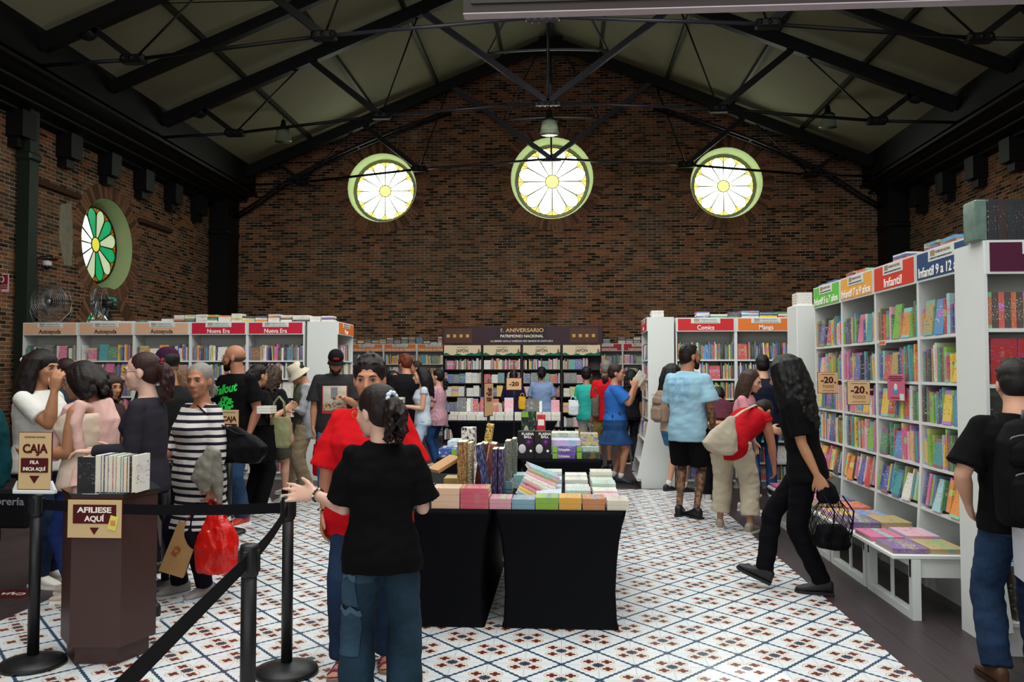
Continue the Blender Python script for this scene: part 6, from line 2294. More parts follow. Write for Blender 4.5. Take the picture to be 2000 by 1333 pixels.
# camera, exit sign, alarm sign on the left
p = at_x(92, 520, WL + .14)
t = empty('security_camera', p); tag(t, 'small white dome security camera on the left brick wall', 'camera')
MB().lathe([(.03, .10), (.075, .08), (.08, .02), (.07, 0)], 20).build('housing', plain('white_plastic', '#c9c9cf', .4, .4), t)
MB().ell((0, 0, 0), (.06, .06, .07), 16, 10).build('dome', plain('dark_blue_dome', '#14122e', .1, .7), t)
MB().tube([(0, 0, .1), (0, 0, .17), (-.13, 0, .17)], .012, 8).build('bracket', DKP, t)
q = [at_x(px, py, WL + .03) for px, py in ((112, 507), (72, 504), (72, 640))]
tag(MB().tube(q, .018, 8).build('cable_conduit', DKP), 'black cable conduit running down the left brick wall', 'conduit')
p = at_x(218, 588, WL + .03)
t = empty('exit_sign', p, pi / 2); tag(t, 'green SALIDA sign above the fanlight', 'sign')
b_ = MB().bbox(-.20, .20, -.012, .012, -.105, .105, .004).build('sign_plate', plain('exit_green', '#14614a', .5, .3), t)
lettering('SALIDA', .12, plain('pale_green_letters', '#9ad4b4', .5, .3), b_, (0, -.014, .03), width=.33, bold=.03)
lettering('DE EMERGENCIA', .04, plain('pale_green_letters', '#9ad4b4', .5, .3), b_, (0, -.014, -.065), width=.3, bold=.01)
p = at_y(2, 553, 12.95)
t = empty('alarm_sign', p); tag(t, 'small red and white alarm sign at the left edge', 'sign')
b_ = MB().bbox(-.135, .135, 0, .008, -.155, .155, .003).build('sign_plate', plain('pale_sign', '#c9b8b8', .5, .3), t)
MB().box(-.115, .115, -.004, 0, -.03, .135).build('red_square', plain('sign_red', '#8e1b2c', .5, .3), b_)
MB().tube([(.05 * cos(2 * pi * j / 20), -.006, .055 + .05 * sin(2 * pi * j / 20)) for j in range(21)], .012, 6).build('pale_ring', plain('pale_sign', '#c9b8b8', .5, .3), b_)
for zz in (-.065, -.10): MB().box(-.11, .11, -.004, 0, zz, zz + .024).build('red_bar', plain('sign_red', '#8e1b2c', .5, .3), b_)
# ================================================================ PEOPLE: everyone in the photograph
LIGHT, MID, TAN, DARKS = '#c99a80', '#a97858', '#94684a', '#7a5138'
PALE = '#d3ab98'
DOWN = ((.14, .0, -1), (.05, .15, -1))
BK1, BK2 = '#0a0a0c', '#101013'
PP = {}

# 1 the girl in black, centre, seen from behind
p = Person('person in black T-shirt and ripped jeans seen from behind, curly ponytail', 748, 3.76, 1.50, -168, PALE, .99, head=(44, 8, 0), vox=.0075,
           armL=((.17, .22, -1), (.60, .64, .20)), armR=((.22, .12, -1), (-.05, .9, .25)), feet=((.13, .02), (.12, -.02)), handL=dict(curl=.12, spread=.25, thumb=(0, .5, 1), flip=1, dir=(.92, .35, .0)), handR=dict(curl=.3))
p.top(BK1, .84, -.15, .515, .024, .012, sleeve_r=1.35, fold=.011).pants('#223847', 1.0, (.106, .092, .098), denim('#1b2f3d'), fold=.009, top=.0)
p.hair('curlypony', '#201412', .21, 1.03, 34, tie='#c9d2e2', wave=.017, vox=.0055, side=.012, seed=3).glasses('#b58a3c').face(lips='#b0776c').shoes('#2a2c33')
PP['girl'] = p
for sd, wr in ((1, p.arm[1]),):
    m = MB()
    d = (wr[2] - wr[1]).normalized(); x_ = d.cross(Vector((0, 0, 1))).normalized(); y_ = d.cross(x_)
    c = wr[2] - d * .02
    for j in range(16):
        a = 2 * pi * j / 16
        m.ell(tuple(c + (x_ * cos(a) + y_ * sin(a)) * .031), (.0062,) * 3, 6, 5, j % 4 == 0)
    m.build('bead_bracelet', [plain('black_beads', '#151417', .25, .6), plain('pale_beads', '#d8d2c8', .3, .5)], p.t)
# torn cargo flaps on the jeans: local -x side is the image right; the photo shows them on the left leg
for z_, h_ in ((.60, .15), (.40, .20)):
    for sd in (1,):
        hp, kn, an = p.leg[sd]
        M4 = Matrix.Translation((sd * .20, .10, z_)) @ Matrix.Rotation(radians(158), 4, 'Z') @ Matrix.Rotation(pi / 2, 4, 'X')
        me = grid_patch(.105, h_)
        o = p.decal(me, M4, denim('#2a4152'), 'cargo_pocket', p.pant, .006)
        me = grid_patch(.125, .03)
        for v in me.vertices: v.co.y += h_ / 2 + .012 * sin(v.co.x * 90)
        p.decal(me, M4, denim('#41586a'), 'frayed_flap', p.pant, .013)
me = grid_patch(.13, .13, 8, 8)
for v in me.vertices:
    if v.co.y < -.02: v.co.x *= 1 - (-.02 - v.co.y) * 6
p.decal(me, Matrix.Translation((.085, .3, .80 * p.k)) @ Matrix.Rotation(pi, 4, 'Z') @ Matrix.Rotation(pi / 2, 4, 'X'), denim('#273e4e'), 'back_pocket', p.pant, .004)

# 2 the woman in red facing us
p = Person('person in a red blouse facing the viewer behind the ponytailed one', 724, 4.5, 1.66, 4, '#bd8467', 1.18, head=(0, 6, 0), vox=.008, belly=.05, bust=.05,
           armR=((.26, .06, -1), (.05, .12, -1)), armL=((.30, .1, -1), (-.1, .6, -.7)), feet=((.10, .0), (.12, .12)), handR=dict(curl=.55))
p.top('#c4141c', .98, -.20, .50, .022, .03, sleeve_r=1.35, fold=.009, name='blouse').pants('#1a2b44', 1.0, (.105, .08, .072), denim('#1a2b44'))
p.hair('short', '#1d1311', vol=1.06, vox=.006, seed=5).face('#2a1a14', '#98493f').shoes(sandal=True)
m = MB()
wr = p.arm[-1]
for j in range(18):
    a = 2 * pi * j / 18
    m.ell((wr[2].x + .032 * cos(a), wr[2].y + .032 * sin(a), wr[2].z + .02), (.0065,) * 3, 6, 5, j % 3 == 0)
m.build('bead_bracelet', [plain('black_beads', '#151417', .25, .6), plain('pale_beads', '#d8d2c8', .3, .5)], p.t)

# 3 white tee, hand at her face
p = Person('person in a white T-shirt with a white hair bow, hand at face', 78, 6.05, 1.74, 84, MID, 1.2, head=(0, 4, 0), vox=.009, bust=.05,
           armR=((.02, .78, -.62), (.0, .16, 1)), armL=DOWN, feet=((.09, .05), (.1, .12)), handR=dict(curl=.5, thumb=(.1, -.8, 0)))
p.top('#d3d0cb', .72, -.10, .50, .016, .01).pants('#1b2740', 1.0, mat=denim('#1b2740')).shoes('#dcd8d0')
p.hair('long', '#1a1110', .47, 1.12, 54, wave=.022, vox=.008, seed=8).face()
m = MB()
c = p.MH @ Vector((.0, .13, .03))
for q in (-1, 1):
    m.ell(tuple(c + p.RH @ Vector((q * .03, .008, .015))), (.035, .016, .024), 10, 7)
    m.tube([c, c + p.RH @ Vector((q * .02, .02, -.07)), c + p.RH @ Vector((q * .035, .02, -.15))], [.012, .016, .018], 7, flat=.5)
m.build('hair_bow', cloth('#d8cdb9'), p.t)

# 4 pink draped
p = Person('person with a pale pink jacket draped over the shoulders', 172, 5.65, 1.64, -86, MID, 1.25, head=(4, 12, 0), vox=.009, bust=.06,
           armL=((.10, .10, -1), (-.10, .98, -.05)), armR=((.15, .2, -1), (-.3, .9, 0)), feet=((.1, 0), (.1, .1)), handL=dict(curl=.3))
p.top('#cdb7a4', 0, -.12, .43, .020).pants('#1d2d63', 1.0, mat=denim('#1d2d63')).shoes('#c9b7a8')
p.hair('bob', '#1c1110', .17, 1.1, 46, wave=.006, vox=.007, seed=9).face().glasses()
# the draped jacket: a thick shawl over both shoulders
mb = MB()
for sd in (1, -1):
    sh = p.arm[sd][0]
    mb.tube([p.T(sd * .03, .07, .44), sh + Vector((0, .03, .045)), sh + Vector((sd * .035, .02, -.08)), sh + Vector((sd * .03, .05, -.26))], [.035, .046, .040, .035], 12)
    mb.tube([p.T(sd * .08, .02, .50), sh + Vector((-sd * .02, -.06, .02)), p.T(sd * .10, -.15, .28), p.T(sd * .10, -.17, .08)], [.03, .04, .036, .03], 12)
mb.tube([p.T(0, .09, .50), p.T(0, .13, .36), p.T(0, .14, .1)], [.07, .10, .09], 14)
me = remeshed(mb, .009, 3, fold=.008, fscale=(14, 14, 8)); me.materials.append(cloth('#cfa69d', .2)); link('draped_jacket', me, p.t)
mb = MB(); mb.tube([p.T(.16, .02, .06), p.T(.20, .03, -.08), p.T(.20, .05, -.20), p.T(.19, .05, -.26)], [.03, .05, .06, .03], 12)
me = remeshed(mb, .009, 2, fold=.008); me.materials.append(cloth('#cfa69d', .2)); link('jacket_sleeve', me, p.t)

# 5 curly brown head behind them
p = Person('person with brown curly hair right of the pink jacket', 212, 7.7, 1.55, 70, MID, .95, head=(0, 6, 0), vox=.011, armR=((.1, .4, -1), (-.2, .8, .1)))
p.top('#3a2b2e', .9, -.1).pants('#20242c').shoes().hair('long', '#3a2218', .26, 1.1, 44, wave=.03, seed=12).face()
p = Person('person whose shaved head shows behind the white T-shirt', 128, 8.0, 1.72, -95, '#7d4a3a', 1.0, True, vox=.012)
p.top('#2c3038', .6).pants('#20242c').shoes().hair('buzz', '#2a1a15')
# 35 teal sleeve at the frame edge
p = Person('person in a dark teal top at the left edge', -62, 5.4, 1.62, 60, MID, 1.25, vox=.011, armR=((.2, .1, -1), (.0, .3, -1)))
p.top('#0d3a40', 1.9, -.16, .505, .03, fold=.009).pants('#14171f').shoes().hair('short', '#1c1412').face()

# 6 dark long sleeves leaning on the lectern
p = Person('person in charcoal long sleeves and glasses leaning on the lectern', 292, 5.28, 1.70, -84, PALE, 1.0, head=(6, 2, 0), vox=.0075, bust=.05, lean=2,
           armL=((.10, .08, -1), (-.05, .99, .02)), armR=((.1, .15, -1), (0, .9, -.1)), feet=((.09, -.05), (.1, .12)), handL=dict(curl=.5, thumb=(-1, .3, 0), spread=.15))
p.top('#2b2830', 1.97, -.12, .50, .012, fold=.005).pants('#12141c', 1.0, (.10, .07, .06)).shoes('#18171a')
p.hair('ponytail', '#34191a', .25, .98, 26, wave=.006, vox=.006, seed=4, tie='#7a2b2e').face('#3a211a', '#9c5a50').glasses('#3c2c26')
m = MB(); el, wr = p.arm[1][1], p.arm[1][2]; d = (wr - el).normalized(); c = wr - d * .035
m.tube([c - d * .018, c + d * .018], .030, 14); m.lathe([(.019, 0), (.019, .012)], 16, M=Matrix.Translation(c + Vector((.022, 0, .012))) @ Matrix.Rotation(pi / 3, 4, 'Y'))
m.build('smartwatch', plain('black_rubber', '#0d0d0f', .4, .5), p.t)

# 7 purple cap
p = Person('person in a dark purple cap and black shirt, back turned', 328, 6.4, 1.76, -128, MID, 1.1, True, vox=.010, armL=DOWN, armR=DOWN)
p.top('#1b1c1b', .9, -.18, .51, .022).pants('#131317').shoes().hair('buzz', '#15100f').hat('cap', '#33172f', 0)

# 8 blonde woman
p = Person('person with wavy dark-blond hair looking down beside the purple cap', 352, 7.1, 1.64, -58, LIGHT, 1.0, head=(10, 18, 0), vox=.0095, bust=.04, armL=((.1, .3, -1), (-.2, .8, .0)), armR=((.1, .3, -1), (-.2, .8, .0)))
p.top('#141318', .6, -.1, .485).pants('#14141a').shoes().hair('long', '#6b4a30', .30, 1.04, 44, wave=.02, seed=21).face('#5b3d28', '#a55a50')

# 9 striped dress
M = Mat('navy_white_stripes', .85, .15)
x, y, z = M.xyz(M.coord())
wv = M.noise(3, 3, M.coord()) * .02
f = ((z + wv) / .052).fr()
M.base(M.mix(f.lt(.42), srgb('#cfcac4'), srgb('#1d1a2a')))
M.bump(M.noise(9, 3, M.coord()), .2, .02)
STRIPE = M.m
p = Person('grey-haired person in a black and white striped dress', 394, 5.80, 1.63, -30, '#a9765c', 1.06, head=(28, 2, -3), vox=.0075, bust=.06, belly=.04,
           armL=((.18, .02, -1), (.06, .18, -1)), armR=((.12, .28, -1), (-.2, .8, -.35)), feet=((.10, .02), (.11, .08)), handL=dict(curl=.9))
p.top('', 1.42, -.16, .468, .020, .02, mat=STRIPE, name='striped_dress', sleeve_r=1.15, fold=.006)
p.skirt('', -.42, .10, .06, STRIPE, 'dress_skirt', grow=.03).pants('#13131d', 1.0, (.09, .066, .062)).shoes('#8d8783', '#c9cdd4')
p.hair('lowpony', '#8c8680', .10, 1.02, 16, wave=.004, vox=.006, seed=2).face('#4c3a33', '#9a5c50')
m = MB(); el, wr = p.arm[1][1], p.arm[1][2]; d = (wr - el).normalized(); c = wr - d * .015
m.tube([c - d * .012, c + d * .012], .029, 14, 0); m.lathe([(.019, 0), (.019, .010)], 16, 1, M=Matrix.Translation(c + Vector((.0, -.028, 0))) @ Matrix.Rotation(pi / 2, 4, 'X'))
m.build('wristwatch', [plain('watch_strap', '#4a443f', .4, .5), plain('watch_face', '#d8dbe0', .25, .6)], p.t)
PP['stripe'] = p

# 10 bald man
p = Person('tall bearded bald person in glasses and a black T-shirt with green lettering', 463, 8.5, 1.87, -24, '#a8745a', 1.08, True, head=(-62, 4, 0), vox=.0095,
           armL=((.22, -.1, -1), (-.12, .35, -1)), armR=DOWN, feet=((.1, 0), (.1, .1)), belly=.04)
p.top(BK1, .72, -.16, .51, .022, .012, sleeve_r=1.25).pants('#253c58', 1.0, (.105, .08, .075), denim('#253c58')).shoes('#b9362c')
p.hair('bald_fringe', '#6b4a3a').beard('#1c1411').face('#1c1411').glasses()
GN = plain('lime_shirt_print', '#27c24c', .6, .2)
M4 = Matrix.Translation(p.T(0, -.30, .36 * p.k)) @ Matrix.Rotation(radians(-18), 4, 'Z') @ Matrix.Rotation(pi / 2, 4, 'X')
p.decal(text_mesh('Fallout', .13, 0, .03, shear=.25, width=.29), Matrix.Translation(p.T(.0, -.30, .36 * p.k)) @ Matrix.Rotation(pi / 2, 4, 'X') @ Matrix.Rotation(.2, 4, 'Z'), GN, 'shirt_lettering')
me = grid_patch(.2, .16, 10, 10)
bmx = bmesh.new(); bmx.from_mesh(me); bmesh.ops.delete(bmx, geom=[f for f in bmx.faces if (abs(f.calc_center_median().x) / .1) ** 2 + (abs(f.calc_center_median().y) / .08) ** 2 > 1.05 or mnoise.noise(f.calc_center_median() * 55) > .22], context='FACES'); bmx.to_mesh(me); bmx.free()
p.decal(me, Matrix.Translation(p.T(.02, -.30, .22 * p.k)) @ Matrix.Rotation(pi / 2, 4, 'X'), GN, 'shirt_print')

# 11 sunglasses on head, black outfit, white books
p = Person('person all in black with sunglasses pushed up on the head', 500, 9.2, 1.66, 150, '#b48468', 1.1, vox=.0095, head=(0, 8, 0), armR=((.3, .1, -1), (-.05, .9, .4)), armL=((.25, .1, -1), (.1, .9, .1)))
p.top('#141416', .8, -.2, .5, .024, .02).pants('#0f0f12', 1.0, (.1, .08, .08)).shoes().hair('ponytail', '#1b1312', .2, seed=15).face()
m = MB()
for q in (-1, 1): m.tube([p.MH @ Vector((q * .035 + .026 * cos(2 * pi * j / 12), -.050, .105 + .018 * sin(2 * pi * j / 12))) for j in range(13)], .006, 6); m.tube([p.MH @ Vector((q * .06, -.05, .105)), p.MH @ Vector((q * .085, .04, .05))], .004, 5)
m.build('sunglasses', plain('black_plastic', '#0e0e10', .25, .6), p.t)
# 12 woman in shorts behind
p = Person('person with brown hair, black T-shirt and bare legs, back turned', 528, 9.8, 1.66, 165, LIGHT, 1.1, vox=.011, head=(-10, 14, 0), armR=((.25, .1, -1), (0, .4, -1)), feet=((.1, 0), (.12, .16)))
p.top('#16161a', .8, -.16, .5, .024, .02).pants('#4a4a3c', .42, (.11, .1, .1)).shoes('#dcd9d2', sock='#121214').hair('long', '#3a2a20', .25, 1.0, 36, seed=16)

# 13 bucket hat
p = Person('person in a cream bucket hat and khaki trousers looking down at a phone', 594, 10.6, 1.72, -62, '#c08d6c', 1.0, True, head=(6, 34, 0), vox=.0095,
           armL=((.12, .22, -1), (-.42, .86, .26)), armR=((.12, .25, -1), (-.40, .9, .32)), feet=((.12, -.05), (.12, .15)), handL=dict(curl=.8), handR=dict(curl=.8))
p.top('#585a49', .6, -.12, .505, .014).pants('#96866c', 1.0, (.12, .095, .08), fold=.01).shoes('#d8d3c8').hair('short', '#15100f', vol=1.02).face().hat('bucket', '#c3b9a4')
mb = MB()
for sd in (1, -1):
    sh, el, wr = p.arm[sd]
    mb.tube([p.T(sd * .05, .06, .48), sh + Vector((0, .01, .02)), el, wr - (wr - el) * .1], [.05, .082, .066, .05], 14); mb.ell(tuple(el), (.064,) * 3, 10, 8)
    mb.tube([p.T(sd * .1, .03, .5), p.T(sd * .16, .0, .3), p.T(sd * .17, .02, 0), p.T(sd * .17, .03, -.2)], [.04, .06, .06, .05], 12)
mb.tube([p.T(0, .09, .5), p.T(0, .1, .3), p.T(0, .12, 0), p.T(0, .12, -.22)], [.08, .12, .12, .12], 16, flat=.6)
me = remeshed(mb, .010, 3, fold=.008); me.materials.append(cloth('#9b9ca0')); link('open_hooded_jacket', me, p.t)
PP['bucket'] = p
# 14 cap man
p = Person('person in a black cap and charcoal T-shirt with printed picture', 655, 10.0, 1.87, 14, '#b3805f', 1.12, True, head=(4, 26, 0), vox=.0095,
           armL=((.20, .18, -1), (-.62, .72, .34)), armR=DOWN, feet=((.1, 0), (.1, 0)), handL=dict(curl=.8))
p.top('#2c2b2d', .85, -.18, .505, .024, .015, sleeve_r=1.3).pants('#3b5878', 1.0, (.1, .08, .075), denim('#3b5878')).shoes('#c9c4ba')
p.hair('buzz', '#231813').hat('cap', '#151517', 0, '#a8201f').face().beard('#2a1b14')
p.decal(grid_patch(.30, .34, 10, 10), Matrix.Translation(p.T(.0, -.3, .22 * p.k)) @ Matrix.Rotation(pi / 2, 4, 'X'), plain('faded_print_border', '#a8322e', .7, .2), 'shirt_print')
M = Mat('faded_photo_print', .7, .2)
x, y, z = M.xyz(M.coord())
n_ = M.noise(28, 3, M.coord(), .6)
M.base(M.mix((z - 1.23).smooth(-.03, .03), M.mix(n_.smooth(.45, .6), srgb('#b59a80'), srgb('#54432f')), M.mix(n_, srgb('#c9beb0'), srgb('#b5aa9c'))))
p.decal(grid_patch(.28, .30, 10, 10), Matrix.Translation(p.T(.0, -.3, .235 * p.k)) @ Matrix.Rotation(pi / 2, 4, 'X'), M.m, 'shirt_picture', off=.008)
PP['cap'] = p

# 15-19 the group behind the red woman
p = Person('person with dark hair and a bare shoulder glimpsed right of the red blouse', 766, 14.0, 1.60, 40, MID, 1.0, vox=.012, head=(0, 8, 0))
p.top('#7a5a44', .3, -.1, .48).pants('#2a2a33').shoes().hair('long', '#171011', .3, 1.0, 30, seed=31).face()
p = Person('person with short curly red hair and a black T-shirt turned away', 793, 12.9, 1.86, -148, '#c0886c', 1.02, True, vox=.0105, head=(10, 6, 0), armL=((.2, .1, -1), (0, .5, -.9)), armR=((.2, .1, -1), (0, .6, -.6)))
p.top('#161619', .85, -.2, .51, .026, .012).pants('#1d2026').shoes('#26272b').hair('curly', '#6b2c16', vol=1.04, seed=7)
p = Person('person with short brown hair and glasses behind the red-haired one', 814, 15.2, 1.78, -70, MID, 1.0, True, vox=.012)
p.top('#3b3f48', .7).pants('#2a2a33').shoes().hair('short', '#2f2019').face().glasses()
p = Person('person with long straight black hair and pale jeans holding a small stack of books', 826, 12.5, 1.65, -72, LIGHT, .98, vox=.0105, head=(0, 6, 0), bust=.04,
           armL=((.05, .12, -1), (-.25, .95, .12)), armR=((.1, .15, -1), (-.2, .9, .1)), feet=((.1, 0), (.1, .05)), handL=dict(curl=.7))
p.top('#b9c0cc', .2, -.12, .45, .016).pants('#8fa3b8', 1.0, (.1, .08, .085), denim('#8fa3b8')).shoes('#d8d3c8').hair('long', '#120e10', .36, 1.02, 44, wave=.004, seed=33).face()
PP['longhair'] = p
M = Mat('pink_check_cotton', .85, .15)
x, y, z = M.xyz(M.coord())
ck = (x * 40).fr().lt(.35).mx((z * 40).fr().lt(.3))
M.base(M.mix(ck * .5, srgb('#c79aa4'), srgb('#8a4f66')))
p = Person('person in a long pink checked shirt with a low ponytail', 856, 13.9, 1.62, -100, LIGHT, 1.05, vox=.011, armL=((.1, .2, -1), (-.1, .8, .1)))
p.top('', .7, -.2, .5, .02, .03, mat=M.m).pants('#22406a', 1.0, mat=denim('#22406a')).shoes('#c9c4ba').hair('lowpony', '#16100f', .2, 1.0, 20, seed=35).face()

# 20-22 at the black display
p = Person('person in a light blue shirt facing the black display', 1058, 15.95, 1.68, 176, LIGHT, 1.22, vox=.0115, armL=((.25, .15, -1), (0, .8, -.2)), armR=((.25, .15, -1), (0, .8, -.2)))
p.top('#7d93b8', .8, -.16, .5, .022, .015).pants('#23262e').shoes().hair('ponytail', '#181112', .16, 1.02, 20, seed=41)
p = Person('person in a dark indigo top with a mustard bag, behind the small discount sign', 1003, 16.1, 1.60, 172, MID, 1.15, vox=.012)
p.top('#221c33', .9, -.2, .5, .024).pants('#1b1c24').shoes().hair('short', '#171112')
PP['mustard'] = p
p = Person('person in a turquoise T-shirt and white trousers with short black hair, back turned', 1146, 14.0, 1.66, 158, MID, 1.0, vox=.011, armL=((.15, .1, -1), (0, .4, -1)), armR=DOWN)
p.top('#2fa59b', .75, -.12, .5, .02).pants('#cfcabf', 1.0, (.1, .075, .07)).shoes('#3a3a3e').hair('short', '#141010', vol=1.04)
PP['teal'] = p
# 23 red polo
p = Person('person in a red polo shirt and khaki cargo shorts holding a black book', 1184, 13.4, 1.76, -158, '#98684c', 1.1, True, vox=.010, head=(0, 8, 0), armL=((.12, -.12, -1), (.02, .38, -1)), armR=DOWN, feet=((.1, 0), (.1, .1)), handL=dict(curl=.7))
p.top('#b5151d', .8, -.14, .51, .02).pants('#7d6a40', .52, (.115, .11, .115), fold=.012).shoes('#26262c', '#8a2a2a', sock='#1b1b1f').hair('short', '#77726c')
PP['polo'] = p
# 24 blue tee denim skirt
p = Person('person in a blue T-shirt and frayed denim skirt holding a book up to read', 1201, 12.0, 1.69, 82, '#b88468', 1.2, vox=.0095, head=(0, 2, 0), bust=.05,
           armR=((.02, .72, -.72), (-.06, .30, .95)), armL=((.05, .7, -.7), (-.1, .4, .9)), feet=((.1, -.04), (.1, .08)), handR=dict(curl=.8, thumb=(0, -1, 0)))
p.top('#2b5ea6', .82, -.02, .5, .022, .015, sleeve_r=1.3).skirt('', -.36, .12, .09, denim('#1b3a62'), 'denim_skirt', fold=.008, grow=.035).shoes('#26262c', '#26262c', sock='#c9c4c0')
p.hair('lowpony', '#2a1a17', .12, 1.03, 24, seed=44).face().glasses()
PP['bluegirl'] = p
# 25 26
p = Person('person in a pale shirt and grey shorts reading at the red-headed back bays', 1256, 15.6, 1.70, 168, MID, 1.0, True, vox=.012, armL=((.2, .2, -1), (0, .8, .2)))
p.top('#b9bcc4', .8, -.14).pants('#8d93a5', .48, (.11, .1, .105)).shoes('#3a3a3e').hair('short', '#161112')
p = Person('person with long black hair and a dark top in front of the back bays', 1232, 14.6, 1.62, -160, MID, 1.0, vox=.012)
p.top('#1c1a20', .8).pants('#23262e').shoes().hair('long', '#110d0f', .34, 1.05, 34, seed=46)

# 27 backpack girl
p = Person('person with long black hair in denim shorts wearing a taupe backpack', 1311, 11.0, 1.68, 118, LIGHT, .98, vox=.0095, head=(0, 4, 0), armR=((.05, .5, -.85), (0, .9, .2)), feet=((.09, 0), (.1, .12)))
p.top('#c9b4a4', .7, -.1, .5).pants('#3f6a8f', .3, (.11, .11, .11), denim('#3f6a8f')).shoes('#1d1d20', sock='#c9c4c0').hair('long', '#120e0f', .40, 1.05, 44, wave=.008, seed=51).face()
PP['bpgirl'] = p
# 28 blue man
M = Mat('tattooed_skin', .5, .3)
n1 = M.noise(24, 4, M.coord(), .65)
M.base(M.mix(n1.smooth(.42, .56) * .75, srgb('#8f684f'), srgb('#2a2625')))
TAT = M.m
p = Person('tall bearded person in a pale blue T-shirt and black shorts with tattooed legs', 1343, 9.25, 1.89, 152, '#a5765a', 1.0, True, vox=.0085, head=(-38, 2, 0), armR=((.20, .02, -1), (.02, .30, -1)), armL=((.1, .3, -1), (-.2, .8, -.2)),
           feet=((.10, .0, 0, 12), (.10, -.06, 0, -50)), handR=dict(curl=.6))
p.top('#8fb6c9', .80, -.18, .515, .026, .02, sleeve_r=1.35, fold=.008).pants('#0f0f12', .46, (.12, .115, .12)).shoes('#151517', '#1d1d20')
p.hair('short_side', '#1b1412', vol=.97).beard('#14100f').face('#14100f').glasses()
p.body.data.materials.append(TAT)
for f_ in p.body.data.polygons:
    c = f_.center
    if c.z < .56 * p.k and c.z > .12: f_.material_index = 1
    if (c - p.arm[-1][1]).length < .27 and c.z < p.arm[-1][1].z and abs(c.x - p.arm[-1][1].x) < .12 and c.z > p.arm[-1][2].z + .0: f_.material_index = 1
me = grid_patch(.22, .30, 20, 20)
bmx = bmesh.new(); bmx.from_mesh(me); bmesh.ops.delete(bmx, geom=[f for f in bmx.faces if mnoise.noise(f.calc_center_median() * 16) > .02 or f.calc_center_median().length > .14], context='FACES'); bmx.to_mesh(me); bmx.free()
p.decal(me, Matrix.Translation(p.T(.04, .35, .34 * p.k)) @ Matrix.Rotation(pi, 4, 'Z') @ Matrix.Rotation(pi / 2, 4, 'X'), plain('pale_back_print', '#7fa9c6', .8, .2, .2, 20), 'shirt_print')
for w_ in (-.012, .012):
    pass
m = MB(); hp, kn, an = p.leg[-1]
for q in (0, .022): m.tube([hp + Vector((-.118, .01 + q, -.05)), kn + Vector((-.118, .01 + q, .06))], .006, 6)
m.build('side_stripes', cloth('#d8d8dc'), p.pant)
PP['blueman'] = p
# 29 maroon bending
p = Person('person in a maroon top and black trousers bending forward over the shelf', 1400, 10.4, 1.72, 168, MID, 1.12, True, lean=62, hip_back=.16, vox=.010, head=(0, 10, 0), armL=((.2, .6, -1), (0, .6, -.6)), armR=((.2, .4, -1), (0, .3, -1)), feet=((.12, 0), (.1, .1)))
p.top('#4d2330', 1.8, -.06, .5, .022, .01, fold=.009).pants('#15161a', 1.0, (.11, .085, .08)).shoes('#cfd2cf').hair('short', '#161112')
# 30 pink girl
p = Person('person with long light-brown hair and a pink top leaning towards the Manga bay', 1446, 9.6, 1.61, 62, LIGHT, 1.0, vox=.010, lean=8, head=(0, 12, 0), armR=((.1, .3, -1), (0, .8, -.2)), feet=((.1, 0), (.1, .15)))
p.top('#c98a94', .9, -.1, .5).pants('#31507a', 1.0, mat=denim('#31507a')).shoes('#d8c8c8').hair('long', '#3d2a21', .44, 1.02, 44, wave=.008, seed=61).face()
# 31 navy man
p = Person('person in a dark navy shirt with short black hair facing the Manga bay', 1490, 10.9, 1.80, 176, LIGHT, 1.12, True, vox=.011, head=(0, 8, 0), armL=((.2, .2, -1), (0, .8, -.2)), armR=((.2, .2, -1), (0, .8, -.2)))
p.top('#1d2132', .9, -.14, .51, .022).pants('#1d3e6b', 1.0, mat=denim('#1d3e6b')).shoes('#1d1d20').hair('short', '#0f0d0e', vol=.99)
# 32 red bending
p = Person('person in a red top and cropped cream trousers bending over', 1432, 8.45, 1.68, 150, '#b07c60', 1.12, lean=60, hip_back=.10, twist=-16, vox=.009, head=(0, 45, 0), hips=.015,
           armR=((.15, .25, -1), (.0, .35, -1)), armL=((.1, .6, -.9), (0, .6, -.4)), feet=((.17, .04, 0, 20), (.17, -.04, 0, 5)), handR=dict(curl=.5))
p.top('#a8121c', 0.12, -.15, .49, .020, fold=.007).pants('#b4a993', .90, (.118, .10, .088), cloth('#b4a993'), fold=.010).shoes('#8d7f70', '#d3ccc0')
p.hair('short', '#241715')
PP['redbend'] = p
# 33 black walker
p = Person('person in black with very long wavy dark hair walking, a mesh bag held behind', 1572, 6.15, 1.70, -112, '#a87858', .98, vox=.0085, head=(-12, 12, 0), lean=9,
           armL=((.10, -.22, -1), (.06, -.42, -.9)), armR=((.15, -.2, -1), (-.45, -.45, -.8)), feet=((.02, -.10, 0, 6), (-.02, .30, .05, 0, 22)), handL=dict(curl=1.0), handR=dict(curl=.9))
p.top('#0a0a0c', .80, -.12, .5, .020, .01).pants('#0a0a0e', 1.0, (.10, .075, .066), fold=.008).shoes('#151416', '#1b1a1c')
p.hair('long', '#0d0a0b', .47, 1.14, 110, wave=.030, vox=.007, seed=71)
m = MB()
for q in (-1, 1): m.tube([p.MH @ Vector((q * .018 + .014 * cos(2 * pi * j / 10), .121, .03 + .014 * sin(2 * pi * j / 10))) for j in range(11)], .003, 5)
m.build('hair_clip', plain('silver_clip', '#b9b9bd', .25, .6), p.t)
PP['walker'] = p
